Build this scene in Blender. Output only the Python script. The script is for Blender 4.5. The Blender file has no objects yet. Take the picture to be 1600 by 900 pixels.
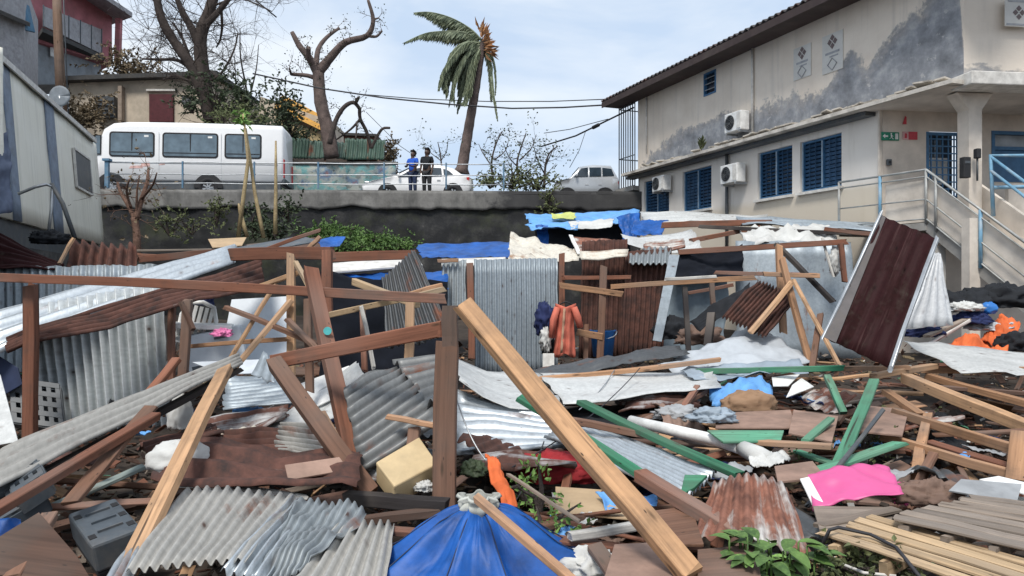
import bpy, bmesh, math, random
from mathutils import Vector, Matrix, noise
SC = bpy.context.scene
COL = SC.collection
R = random.Random(11)
# ------------------------------------------------------------------ camera, sky, sun
F = 1200.0; HY = 453.0; EZ = 2.0            # focal length and horizon in photo pixels, eye height
cam = bpy.data.cameras.new("camera"); camo = bpy.data.objects.new("camera", cam); COL.objects.link(camo)
camo.location = (0, 0, EZ); camo.rotation_euler = (math.pi / 2, 0, 0)
cam.sensor_width = 36; cam.lens = 27.0; cam.shift_y = 3.0 / 1600; cam.clip_start = 0.05; cam.clip_end = 3000
SC.camera = camo
SC.view_settings.view_transform = 'Standard'; SC.view_settings.look = 'None'
SC.view_settings.exposure = 0.66; SC.view_settings.gamma = 1.0
SC.view_settings.use_curve_mapping = False
SUN_EL = math.radians(56); SUN_AZ = math.radians(196)      # azimuth clockwise from +Y: behind the camera
sdir = Vector((math.sin(SUN_AZ) * math.cos(SUN_EL), math.cos(SUN_AZ) * math.cos(SUN_EL), math.sin(SUN_EL)))
sun = bpy.data.lights.new("sun", 'SUN'); sun.energy = 2.1; sun.angle = math.radians(16); sun.color = (1, .955, .89)
suno = bpy.data.objects.new("sun", sun); COL.objects.link(suno)
suno.rotation_euler = sdir.to_track_quat('Z', 'Y').to_euler(); suno.location = (-20, -20, 40)
W = bpy.data.worlds.new("World"); SC.world = W; W.use_nodes = True
wn = W.node_tree.nodes; wl = W.node_tree.links; wn.clear()
wo = wn.new('ShaderNodeOutputWorld'); wb = wn.new('ShaderNodeBackground'); wb.inputs[1].default_value = 0.1
sky = wn.new('ShaderNodeTexSky'); sky.sky_type = 'NISHITA'; sky.sun_disc = False
sky.sun_elevation = SUN_EL; sky.sun_rotation = SUN_AZ; sky.dust_density = 2.0
tc = wn.new('ShaderNodeTexCoord'); mp = wn.new('ShaderNodeMapping'); mp.inputs['Scale'].default_value = (1.3, 1.3, 4.2)
mp.inputs['Location'].default_value = (3.1, .4, .2)
nz = wn.new('ShaderNodeTexNoise'); nz.inputs['Scale'].default_value = 1.9; nz.inputs['Detail'].default_value = 8
nz.inputs['Roughness'].default_value = .52; nz.inputs['Distortion'].default_value = .35
cr = wn.new('ShaderNodeValToRGB'); cr.color_ramp.elements[0].position = .4; cr.color_ramp.elements[1].position = .6
cr.color_ramp.elements[0].color = (4.1, 5.0, 6.25, 1); cr.color_ramp.elements[1].color = (6.2, 6.6, 7.0, 1)
mx = wn.new('ShaderNodeMix'); mx.data_type = 'RGBA'; mx.inputs[0].default_value = .86
wl.new(tc.outputs['Generated'], mp.inputs[0]); wl.new(mp.outputs[0], nz.inputs['Vector']); wl.new(nz.outputs[0], cr.inputs[0])
wl.new(sky.outputs[0], mx.inputs[6]); wl.new(cr.outputs[0], mx.inputs[7]); wl.new(mx.outputs[2], wb.inputs[0]); wl.new(wb.outputs[0], wo.inputs[0])

# ------------------------------------------------------------------ placing
def P(px, py, d):
    return Vector(((px - 800) / F * d, d, EZ + (HY - py) / F * d))
def gz(y):
    return .25 + .05 * (y - 5) if y < 27 else 1.35
def G(px, py, h=.2):                        # point seen at a photo pixel, h above the sloping ground
    d = (2.0 - h) / ((py - HY) / F + .05)
    return P(px, py, d)
def V(p):
    if isinstance(p, Vector): return p.copy()
    if len(p) == 2: return G(*p)
    return P(*p)
def nse(v, s=1.0): return noise.noise(v * s)

# ------------------------------------------------------------------ materials
MATS = {}
def _nt(name):
    m = bpy.data.materials.new(name); m.use_nodes = True
    n = m.node_tree.nodes; l = m.node_tree.links
    b = n['Principled BSDF']
    MATS[name] = m
    return m, n, l, b
def _noise(n, l, vec, scale, detail=4, rough=.55, mapscale=None, loc=None):
    t = n.new('ShaderNodeTexNoise'); t.inputs['Scale'].default_value = scale; t.inputs['Detail'].default_value = detail
    t.inputs['Roughness'].default_value = rough
    if mapscale is not None:
        m = n.new('ShaderNodeMapping'); m.inputs['Scale'].default_value = mapscale
        l.new(vec, m.inputs[0]); vec = m.outputs[0]
    l.new(vec, t.inputs['Vector'])
    return t.outputs[0]
def _ramp(n, l, fac, stops):
    r = n.new('ShaderNodeValToRGB'); e = r.color_ramp.elements
    while len(e) < len(stops): e.new(.5)
    for i, (p, c) in enumerate(stops):
        e[i].position = p; e[i].color = (c[0], c[1], c[2], 1) if not isinstance(c, (int, float)) else (c, c, c, 1)
    l.new(fac, r.inputs[0]); return r.outputs[0]
def _mix(n, l, fac, a, b, mode='MIX'):
    m = n.new('ShaderNodeMix'); m.data_type = 'RGBA'; m.blend_type = mode
    for sock, v in ((m.inputs[0], fac), (m.inputs[6], a), (m.inputs[7], b)):
        if hasattr(v, 'is_output'): l.new(v, sock)
        elif isinstance(v, (int, float)): sock.default_value = v if sock == m.inputs[0] else (v, v, v, 1)
        else: sock.default_value = (v[0], v[1], v[2], 1)
    return m.outputs[2]
def _math(n, l, op, a, b=0.0, c=None):
    m = n.new('ShaderNodeMath'); m.operation = op
    for i, v in enumerate((a, b) if c is None else (a, b, c)):
        if hasattr(v, 'is_output'): l.new(v, m.inputs[i])
        else: m.inputs[i].default_value = v
    return m.outputs[0]
def _bump(n, l, b, h, strength=.3, dist=.01):
    bp = n.new('ShaderNodeBump'); bp.inputs['Strength'].default_value = strength; bp.inputs['Distance'].default_value = dist
    l.new(h, bp.inputs['Height']); l.new(bp.outputs[0], b.inputs['Normal'])
def _vec(n, l, kind='UV'):
    t = n.new('ShaderNodeTexCoord'); v = t.outputs[kind]
    oi = n.new('ShaderNodeObjectInfo')
    a = n.new('ShaderNodeVectorMath'); a.operation = 'ADD'
    s = n.new('ShaderNodeVectorMath'); s.operation = 'SCALE'; s.inputs['Scale'].default_value = 37.0
    cb = n.new('ShaderNodeCombineXYZ')
    for i in range(3): l.new(oi.outputs['Random'], cb.inputs[i])
    l.new(cb.outputs[0], s.inputs[0]); l.new(v, a.inputs[0]); l.new(s.outputs[0], a.inputs[1])
    return a.outputs[0], oi.outputs['Random']
def _vary(n, l, col, rnd, lo=.75, hi=1.2):
    mr = n.new('ShaderNodeMapRange'); mr.inputs[3].default_value = lo; mr.inputs[4].default_value = hi
    l.new(rnd, mr.inputs[0])
    h = n.new('ShaderNodeHueSaturation'); l.new(mr.outputs[0], h.inputs['Value']); l.new(col, h.inputs['Color'])
    return h.outputs[0]
def wood(name, c, rough=.78, dirt=.5, var=(.78, 1.2)):
    m, n, l, b = _nt(name); v, r = _vec(n, l)
    g = _noise(n, l, v, 1.0, 6, .6, (1.4, 34, 1))
    g2 = _noise(n, l, v, 1.0, 3, .5, (.35, 9, 1))
    c0 = tuple(x * .52 for x in c); c2 = tuple(min(1, x * 1.28) for x in c)
    col = _ramp(n, l, g, [(.28, c0), (.5, c), (.74, c2)])
    col = _mix(n, l, _ramp(n, l, g2, [(.38, .55), (.7, 0.0)]), col, tuple(x * .5 for x in c))
    d = _noise(n, l, v, 2.6, 5, .65)
    col = _mix(n, l, _ramp(n, l, d, [(.5, 0), (.72, dirt)]), col, (.075, .06, .05))
    kn = n.new('ShaderNodeTexVoronoi'); kn.inputs['Scale'].default_value = 1.0
    mpk = n.new('ShaderNodeMapping'); mpk.inputs['Scale'].default_value = (2.2, 9, 1); l.new(v, mpk.inputs[0]); l.new(mpk.outputs[0], kn.inputs['Vector'])
    col = _mix(n, l, _ramp(n, l, kn.outputs[0], [(.06, .85), (.16, 0)]), col, (.06, .035, .02))
    nl = n.new('ShaderNodeTexVoronoi'); nl.inputs['Scale'].default_value = 1.0
    mpn = n.new('ShaderNodeMapping'); mpn.inputs['Scale'].default_value = (5, 16, 1); l.new(v, mpn.inputs[0]); l.new(mpn.outputs[0], nl.inputs['Vector'])
    col = _mix(n, l, _ramp(n, l, nl.outputs[0], [(.05, .9), (.1, 0)]), col, (.02, .014, .012))
    ck = _noise(n, l, v, 1.0, 2, .5, (.5, 22, 1)); col = _mix(n, l, _ramp(n, l, ck, [(.26, .85), (.32, 0)]), col, (.03, .02, .015))
    gw = _noise(n, l, v, .8, 2, .5)
    col = _mix(n, l, _ramp(n, l, gw, [(.46, 0), (.75, .5)]), col, (.24, .21, .185))
    l.new(_vary(n, l, col, r, *var), b.inputs['Base Color'])
    b.inputs['Roughness'].default_value = rough; b.inputs['Specular IOR Level'].default_value = .3
    _bump(n, l, b, g, .5, .006); return m
def sheet_mat(name, base, rust=(.16, .06, .032), amount=.3, metal=.45, rough=.45, streak=6.0, dark=(.05, .035, .03), dirt=.35, pale=None):
    """sheet metal: u runs along the ridges"""
    m, n, l, b = _nt(name); v, r = _vec(n, l)
    a = _noise(n, l, v, 1.0, 7, .62, (.9, streak, 1))
    bb = _noise(n, l, v, 1.7, 6, .62)
    sp = _noise(n, l, v, 22, 2, .6)
    mix = _math(n, l, 'ADD', _math(n, l, 'MULTIPLY', a, .45), _math(n, l, 'MULTIPLY', bb, .55))
    col = _ramp(n, l, sp, [(.3, tuple(x * .86 for x in base)), (.7, tuple(min(1, x * 1.1) for x in base))])
    col = _mix(n, l, _ramp(n, l, a, [(.4, 0), (.75, dirt)]), col, tuple(x * .45 for x in base))
    if pale:
        pn = _noise(n, l, v, 1.0, 5, .62, (1.1, streak, 1))
        col = _mix(n, l, _ramp(n, l, pn, [(.6, 0), (.7, .8)]), col, pale)
    th = .5 + (.5 - amount) * .42
    rm = _ramp(n, l, mix, [(max(0, th - .035), 0), (min(1, th + .045), 1)])
    rc = _ramp(n, l, _noise(n, l, v, 6, 5, .65), [(.3, dark), (.5, rust), (.75, tuple(min(1, x * 1.75) for x in rust))])
    col = _mix(n, l, rm, col, rc)
    nh = n.new('ShaderNodeTexVoronoi'); nh.inputs['Scale'].default_value = 1.0; mpn = n.new('ShaderNodeMapping'); mpn.inputs['Scale'].default_value = (3.2, 7.5, 1); l.new(v, mpn.inputs[0]); l.new(mpn.outputs[0], nh.inputs['Vector'])
    col = _mix(n, l, _ramp(n, l, nh.outputs[0], [(.05, .9), (.09, .35), (.2, 0)]), col, tuple(x * .4 for x in rust))
    l.new(_vary(n, l, col, r, .85, 1.1), b.inputs['Base Color'])
    inv = _math(n, l, 'SUBTRACT', 1.0, rm)
    l.new(_math(n, l, 'MULTIPLY', inv, metal), b.inputs['Metallic'])
    l.new(_math(n, l, 'ADD', _math(n, l, 'MULTIPLY', rm, .9 - rough), rough), b.inputs['Roughness'])
    if name == 's_maroon': b.inputs['Specular IOR Level'].default_value = .08
    _bump(n, l, b, bb, .25, .01); return m
def plain(name, c, rough=.6, metal=0.0, var=.25, scale=6.0, bump=.15, spec=.4, coords='Object', dirt=.0, dirtc=(.12, .1, .08)):
    m, n, l, b = _nt(name); v, r = _vec(n, l, coords)
    a = _noise(n, l, v, scale, 5, .6)
    col = _ramp(n, l, a, [(.3, tuple(x * (1 - var) for x in c)), (.7, tuple(min(1, x * (1 + var * .6)) for x in c))])
    if dirt:
        d = _noise(n, l, v, scale * .45, 6, .68)
        col = _mix(n, l, _ramp(n, l, d, [(.48, 0), (.68, dirt)]), col, dirtc)
    l.new(col, b.inputs['Base Color']); b.inputs['Roughness'].default_value = rough
    b.inputs['Metallic'].default_value = metal; b.inputs['Specular IOR Level'].default_value = spec
    if bump: _bump(n, l, b, a, bump, .02)
    return m
def cloth(name, c, var=.3, weave=True, rough=.85, sheen=.0, trans=.0):
    m, n, l, b = _nt(name); v, r = _vec(n, l)
    a = _noise(n, l, v, 3, 5, .6); f = _noise(n, l, v, 160, 2, .5)
    col = _ramp(n, l, a, [(.3, tuple(x * (1 - var) for x in c)), (.72, tuple(min(1, x * (1 + var * .5)) for x in c))])
    l.new(col, b.inputs['Base Color']); b.inputs['Roughness'].default_value = rough
    b.inputs['Specular IOR Level'].default_value = .35
    _bump(n, l, b, _math(n, l, 'ADD', _math(n, l, 'MULTIPLY', f, .15), a), .35, .015)
    return m
def leafm(name, c, c2=None, rough=.55):
    m, n, l, b = _nt(name); v, r = _vec(n, l, 'Object')
    a = _noise(n, l, v, 3.5, 4, .6); a2 = _noise(n, l, v, 40, 2, .6)
    c2 = c2 or tuple(x * .45 for x in c)
    col = _ramp(n, l, a, [(.32, c2), (.66, c)])
    col = _mix(n, l, _ramp(n, l, a2, [(.45, 0), (.75, .5)]), col, tuple(min(1, x * 1.6) for x in c))
    l.new(col, b.inputs['Base Color']); b.inputs['Roughness'].default_value = rough
    b.inputs['Specular IOR Level'].default_value = .25
    if rough > .8: _bump(n, l, b, _noise(n, l, v, 9, 6, .7), .9, .05)
    return m
def glassm(name, c=(.03, .045, .06), rough=.12):
    m, n, l, b = _nt(name); v, r = _vec(n, l, 'Object')
    a = _noise(n, l, v, 2.5, 3, .5)
    col = _ramp(n, l, a, [(.3, tuple(x * .7 for x in c)), (.7, tuple(x * 1.4 for x in c))])
    l.new(col, b.inputs['Base Color']); b.inputs['Roughness'].default_value = rough
    b.inputs['Specular IOR Level'].default_value = .7
    _bump(n, l, b, a, .04, .02); return m

wood('w_red', (.25, .105, .064)); wood('w_brown', (.2, .105, .068)); wood('w_dark', (.12, .065, .045))
wood('w_tan', (.58, .35, .195), dirt=.5, var=(.92, 1.15)); wood('w_yellow', (.56, .4, .24), dirt=.35, var=(.9, 1.1)); wood('w_grey', (.29, .235, .19))
wood('w_black', (.035, .03, .03)); wood('w_orange', (.46, .255, .14)); wood('w_pole', (.2, .125, .085))
wood('w_green', (.04, .21, .115), dirt=.45); wood('w_palegreen', (.11, .32, .2), dirt=.5); wood('w_white', (.6, .58, .54)); wood('w_ply', (.5, .36, .22))
wood('w_greygreen', (.27, .32, .3))
sheet_mat('s_galv', (.46, .5, .53), amount=.2, metal=.5, rough=.38)
sheet_mat('s_grey', (.3, .33, .345), amount=.26, metal=.4, rough=.5)
sheet_mat('s_dull', (.37, .36, .335), amount=.27, metal=.15, rough=.6)
sheet_mat('s_bluegrey', (.34, .39, .43), amount=.18, metal=.35, rough=.5)
sheet_mat('s_groove', (.5, .53, .54), amount=.1, metal=.2, rough=.5); sheet_mat('s_white', (.56, .57, .56), amount=.1, metal=.05, rough=.5, dirt=.4)
sheet_mat('s_cream', (.62, .58, .5), amount=.34, metal=.1, rough=.6, rust=(.25, .14, .08)); sheet_mat('s_halfrust', (.42, .42, .42), amount=.6, metal=.2, rough=.55, rust=(.1, .045, .033), dark=(.045, .025, .02), streak=10)
sheet_mat('s_rust', (.62, .6, .57), amount=.9, metal=.1, rough=.6, rust=(.085, .036, .026), dark=(.03, .018, .016))
sheet_mat('s_redrust', (.55, .53, .5), amount=.57, metal=.15, rough=.6, rust=(.21, .09, .06), dark=(.09, .038, .028), streak=11)
sheet_mat('s_maroon', (.034, .011, .012), rust=(.024, .009, .009), amount=.35, metal=.0, rough=.6, dirt=.5, streak=22, pale=(.085, .045, .043))
sheet_mat('s_dark', (.1, .105, .11), amount=.3, metal=.35, rough=.5)
sheet_mat('s_roof', (.075, .067, .066), rust=(.13, .06, .045), amount=.4, metal=.1, rough=.7)
plain('p_white', (.78, .78, .76), .45, dirt=.18); plain('p_offwhite', (.66, .64, .6), .7, dirt=.35)
plain('p_box', (.58, .44, .25), .5, var=.08, dirt=.25, scale=5)
plain('p_blue', (.03, .17, .5), .45, coords='UV'); plain('p_black', (.02, .02, .022), .6); plain('p_rubber', (.022, .022, .024), .85)
plain('p_darkgrey', (.07, .08, .09), .5, dirt=.3, dirtc=(.2, .18, .15)); plain('p_slate', (.075, .09, .105), .5, dirt=.35, dirtc=(.22, .19, .16)); plain('p_steel', (.42, .44, .46), .4, .6); plain('p_navy', (.018, .03, .075), .6)
plain('p_paintblue', (.035, .24, .5), .5, dirt=.4, dirtc=(.3, .32, .33)); plain('p_frameblue', (.05, .15, .29), .5); plain('p_slat', (.02, .07, .15), .55, var=.35, scale=3)
plain('p_red', (.5, .03, .03), .35); plain('p_signgreen', (.02, .22, .13), .5); plain('p_signred', (.55, .06, .08), .5); plain('p_pink', (.6, .1, .27), .42, var=.12, scale=2.5)
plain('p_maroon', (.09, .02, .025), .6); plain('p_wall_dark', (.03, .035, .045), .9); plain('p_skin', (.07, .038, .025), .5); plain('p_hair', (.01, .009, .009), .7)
plain('p_earth', (.05, .038, .03), .95, scale=2.5, bump=.6, var=.5); plain('p_asphalt', (.05, .05, .052), .9); plain('p_concrete', (.33, .32, .3), .9, dirt=.6, scale=2.2, bump=.4)
plain('p_floor', (.45, .42, .38), .85, dirt=.3); plain('p_orange', (.8, .16, .05), .6); plain('p_yellow', (.62, .33, .05), .7, dirt=.3); plain('p_brick', (.22, .1, .075), .9, dirt=.4, scale=9)
plain('p_carwhite', (.8, .8, .8), .22, var=.03, bump=0, spec=.5); plain('p_silver', (.5, .52, .54), .3, .4, var=.05, bump=0); plain('p_wire', (.03, .03, .035), .6)
plain('p_pinkwall', (.46, .17, .19), .85, dirt=.4, scale=1.4); plain('p_greywall', (.27, .3, .33), .85, dirt=.4, scale=1.5); plain('p_beige', (.55, .47, .37), .85, dirt=.35, scale=1.3)
plain('p_card', (.46, .33, .2), .8, var=.12, dirt=.25)
plain('p_stone', (.06, .06, .06), .95, scale=3, bump=.8, var=.5, dirt=.7, dirtc=(.17, .165, .15))
cloth('c_blue', (.011, .092, .36), .5, rough=.5); cloth('c_ltblue', (.14, .36, .72), .25, rough=.5); cloth('c_orange', (.7, .15, .045), .4); cloth('c_coral', (.56, .15, .1), .4)
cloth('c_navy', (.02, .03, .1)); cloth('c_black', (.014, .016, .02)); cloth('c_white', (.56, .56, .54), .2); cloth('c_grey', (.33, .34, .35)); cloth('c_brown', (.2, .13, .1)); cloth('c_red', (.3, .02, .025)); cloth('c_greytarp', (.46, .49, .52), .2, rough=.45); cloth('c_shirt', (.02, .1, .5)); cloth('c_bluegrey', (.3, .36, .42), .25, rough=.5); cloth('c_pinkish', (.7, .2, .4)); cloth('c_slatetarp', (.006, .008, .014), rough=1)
leafm('l_green', (.11, .19, .05), (.03, .065, .022)); leafm('l_palm', (.26, .29, .19), (.1, .13, .085)); leafm('l_dark', (.06, .082, .042), (.022, .03, .02)); leafm('l_dry', (.2, .15, .09), (.07, .055, .035)); leafm('l_olive', (.14, .16, .07), (.05, .06, .03))
leafm('l_bright', (.23, .38, .1), (.08, .17, .04)); leafm('l_orange', (.42, .22, .1), (.22, .1, .05))
leafm('bark', (.085, .068, .06), (.035, .028, .026), .9); leafm('bark_pale', (.15, .112, .1), (.065, .05, .045), .9); leafm('bark_red', (.2, .12, .09), (.1, .06, .045), .9); leafm('bamboo', (.42, .33, .18), (.22, .16, .09), .6)
glassm('g_dark'); glassm('g_van', (.1, .14, .17), .1); glassm('g_win', (.02, .035, .055))
def M(n): return MATS[n] if isinstance(n, str) else n

# ------------------------------------------------------------------ mesh builder
class MB:
    def __init__(s): s.v = []; s.f = []; s.uv = []; s.mi = []; s.sm = []
    def add(s, verts, faces, uvs=None, mi=0, smooth=False):
        o = len(s.v); s.v.extend(Vector(x) for x in verts)
        for k, f in enumerate(faces):
            s.f.append(tuple(o + i for i in f)); s.mi.append(mi); s.sm.append(smooth)
            s.uv.append(uvs[k] if uvs else [(0, 0)] * len(f))
        return s
    def beam(s, p0, p1, w=.1, h=.05, roll=0., mi=0, up=None, wob=.004, nseg=2, ch=.006, taper=1.0, seed=None):
        p0 = V(p0); p1 = V(p1); a = p1 - p0; L = a.length
        if L < 1e-6: return s
        a.normalize(); up = Vector(up) if up is not None else Vector((0, 0, 1))
        if abs(a.dot(up)) > .93: up = Vector((0, -1, 0))
        sd = a.cross(up).normalized(); u2 = sd.cross(a).normalized()
        if roll: 
            q = Matrix.Rotation(roll, 3, a); sd = q @ sd; u2 = q @ u2
        ch = min(ch, w * .25, h * .25)
        prof = [(-w/2+ch, -h/2), (w/2-ch, -h/2), (w/2, -h/2+ch), (w/2, h/2-ch), (w/2-ch, h/2), (-w/2+ch, h/2), (-w/2, h/2-ch), (-w/2, -h/2+ch)]
        per = [0]; 
        for i in range(8):
            x0, y0 = prof[i]; x1, y1 = prof[(i+1) % 8]; per.append(per[-1] + math.hypot(x1-x0, y1-y0))
        vs = []; bow = sd * R.uniform(-1, 1) * min(.02, L * .006) * (wob > 0) + u2 * R.uniform(-1, 1) * min(.02, L * .006) * (wob > 0)
        for k in range(nseg + 1):
            t = k / nseg; c = p0.lerp(p1, t) + bow * 4 * t * (1 - t)
            if 0 < k < nseg: c = c + sd * R.uniform(-wob, wob) + u2 * R.uniform(-wob, wob)
            sc = 1 + (taper - 1) * t
            en = (k in (0, nseg)) * (wob > 0) * min(.05, L * .03); tilt = R.uniform(-1, 1); tl2 = R.uniform(-1, 1)
            for x, y in prof: vs.append(c + sd * (x * sc + R.uniform(-1, 1) * wob * .35) + u2 * (y * sc + R.uniform(-1, 1) * wob * .35) + a * en * (R.uniform(-.5, .5) + tilt * x / w + tl2 * y / h))
        fs = []; us = []
        for k in range(nseg):
            for i in range(8):
                j = (i + 1) % 8
                fs.append((k*8+i, k*8+j, (k+1)*8+j, (k+1)*8+i))
                u0 = k * L / nseg; u1 = (k + 1) * L / nseg
                us.append([(u0, per[i]), (u0, per[i+1]), (u1, per[i+1]), (u1, per[i])])
        fs.append(tuple(range(7, -1, -1))); us.append([(prof[i][0] * .3, prof[i][1]) for i in range(7, -1, -1)])
        fs.append(tuple(nseg*8 + i for i in range(8))); us.append([(L + prof[i][0] * .3, prof[i][1]) for i in range(8)])
        return s.add(vs, fs, us, mi)
    def tube(s, pts, rad, n=6, mi=0, cap=True, smooth=True):
        pts = [V(p) for p in pts]
        if not hasattr(rad, '__len__'): rad = [rad] * len(pts)
        vs = []; fs = []; us = []; ln = 0; prev = None
        for k, p in enumerate(pts):
            a = (pts[min(k+1, len(pts)-1)] - pts[max(k-1, 0)])
            if a.length < 1e-9: a = Vector((0, 0, 1))
            a.normalize()
            if prev is None:
                r0 = Vector((0, 0, 1)) if abs(a.z) < .9 else Vector((1, 0, 0))
                sd = a.cross(r0).normalized()
            else:
                sd = (prev - a * prev.dot(a))
                sd = sd.normalized() if sd.length > 1e-6 else a.orthogonal().normalized()
            prev = sd; u2 = a.cross(sd)
            for i in range(n):
                q = 2 * math.pi * i / n; vs.append(p + (sd * math.cos(q) + u2 * math.sin(q)) * rad[k])
            if k:
                l2 = ln + (p - pts[k-1]).length
                for i in range(n):
                    j = (i+1) % n
                    fs.append(((k-1)*n+i, (k-1)*n+j, k*n+j, k*n+i))
                    us.append([(ln, i*.05), (ln, (i+1)*.05), (l2, (i+1)*.05), (l2, i*.05)])
                ln = l2
        s.add(vs, fs, us, mi, smooth)
        if cap:
            o = len(s.v) - len(vs); m = len(pts) - 1
            s.f.append(tuple(o + i for i in range(n-1, -1, -1))); s.uv.append([(0, 0)]*n); s.mi.append(mi); s.sm.append(False)
            s.f.append(tuple(o + m*n + i for i in range(n))); s.uv.append([(0, 0)]*n); s.mi.append(mi); s.sm.append(False)
        return s
    def box(s, c, size, rot=None, mi=0):
        c = Vector(c); x, y, z = (q / 2 for q in size)
        vs = [Vector((a*x, b*y, d*z)) for d in (-1, 1) for b in (-1, 1) for a in (-1, 1)]
        if rot is not None: vs = [rot @ q for q in vs]
        vs = [c + q for q in vs]
        fs = [(0, 2, 3, 1), (4, 5, 7, 6), (0, 1, 5, 4), (2, 6, 7, 3), (0, 4, 6, 2), (1, 3, 7, 5)]
        X, Y, Z = size
        d = {0: (X, Y), 1: (X, Y), 2: (X, Z), 3: (Z, X), 4: (Z, Y), 5: (Y, Z)}
        us = [[(0, 0), (d[k][0], 0), (d[k][0], d[k][1]), (0, d[k][1])] for k in range(6)]
        return s.add(vs, fs, us, mi)
    def grid(s, fn, nu, nv, lu=1., lv=1., mi=0, smooth=True, skip=None):
        vs = [fn(i / nu, j / nv) for i in range(nu + 1) for j in range(nv + 1)]
        fs = []; us = []
        for i in range(nu):
            for j in range(nv):
                if skip and skip(i, j): continue
                a = i*(nv+1)+j; fs.append((a, a+nv+1, a+nv+2, a+1))
                us.append([(i/nu*lu, j/nv*lv), ((i+1)/nu*lu, j/nv*lv), ((i+1)/nu*lu, (j+1)/nv*lv), (i/nu*lu, (j+1)/nv*lv)])
        return s.add(vs, fs, us, mi, smooth)
    def prism(s, poly, depth, mi=0):
        """poly: list of Vectors (planar), depth: Vector"""
        n = len(poly); vs = [Vector(p) for p in poly] + [Vector(p) + depth for p in poly]
        fs = [tuple(range(n - 1, -1, -1)), tuple(range(n, 2*n))] + [(i, (i+1) % n, n + (i+1) % n, n + i) for i in range(n)]
        e = (vs[1] - vs[0]).normalized(); nn = depth.normalized(); e2 = nn.cross(e)
        us = [[(vs[i].dot(e), vs[i].dot(e2)) for i in f] for f in fs]
        return s.add(vs, fs, us, mi)
    def leaf(s, c, d, w, up=None, mi=0):
        """one leaf: a bent kite starting at c along d"""
        d = Vector(d); up = up or Vector((R.uniform(-1, 1), R.uniform(-1, 1), R.uniform(-.2, 1)))
        sd = d.cross(up)
        if sd.length < 1e-6: return s
        sd = sd.normalized() * w; nrm = sd.cross(d).normalized() * d.length * .14
        m = c + d * .45
        return s.add([c, m + sd + nrm, c + d, m - sd + nrm, m], [(0, 4, 1), (1, 4, 2), (2, 4, 3), (3, 4, 0)], None, mi)
    def build(s, name, mats, parent=None, loc=None, local=False, solid=0., bevel=0., subdiv=0):
        mats = mats if isinstance(mats, (list, tuple)) else [mats]
        me = bpy.data.meshes.new(name); o = bpy.data.objects.new(name, me); COL.objects.link(o)
        vs = s.v
        if parent is not None:
            o.parent = parent
            if not local:
                w = wmat(parent).inverted(); vs = [w @ v for v in vs]
        else:
            if loc is None:
                xs = [v.x for v in vs]; ys = [v.y for v in vs]; zs = [v.z for v in vs]
                loc = Vector(((min(xs)+max(xs))/2, (min(ys)+max(ys))/2, min(zs)))
            loc = Vector(loc); o.location = loc
            if not local: vs = [v - loc for v in vs]
        me.from_pydata([tuple(v) for v in vs], [], s.f)
        ul = me.uv_layers.new(name='UVMap')
        flat = [c for f in s.uv for p in f for c in p]
        ul.data.foreach_set('uv', flat)
        me.polygons.foreach_set('material_index', s.mi); me.polygons.foreach_set('use_smooth', s.sm)
        for m in mats: me.materials.append(M(m))
        if solid:
            md = o.modifiers.new('thickness', 'SOLIDIFY'); md.thickness = solid; md.offset = 0
        if bevel:
            md = o.modifiers.new('edges', 'BEVEL'); md.width = bevel; md.segments = 2; md.limit_method = 'ANGLE'
        if subdiv:
            md = o.modifiers.new('smooth', 'SUBSURF'); md.levels = subdiv; md.render_levels = subdiv
        me.update(); return o
def wmat(o):
    m = Matrix.LocRotScale(o.location, o.rotation_euler, o.scale)
    return wmat(o.parent) @ m if o.parent else m
def tag(o, label=None, cat=None, group=None, kind=None):
    if label: o['label'] = label
    if cat: o['category'] = cat
    if group: o['group'] = group
    if kind: o['kind'] = kind
    elif cat: o['kind'] = 'thing'
    return o
def thing(name, loc, label, cat, group=None, rz=0.):
    o = bpy.data.objects.new(name, None); COL.objects.link(o); o.location = Vector(loc); o.rotation_euler = (0, 0, rz)
    o.empty_display_size = .2
    return tag(o, label, cat, group)
def copy_tree(o, parent=None):
    c = o.copy(); COL.objects.link(c)
    if parent: c.parent = parent
    for ch in o.children: copy_tree(ch, c)
    return c

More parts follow.
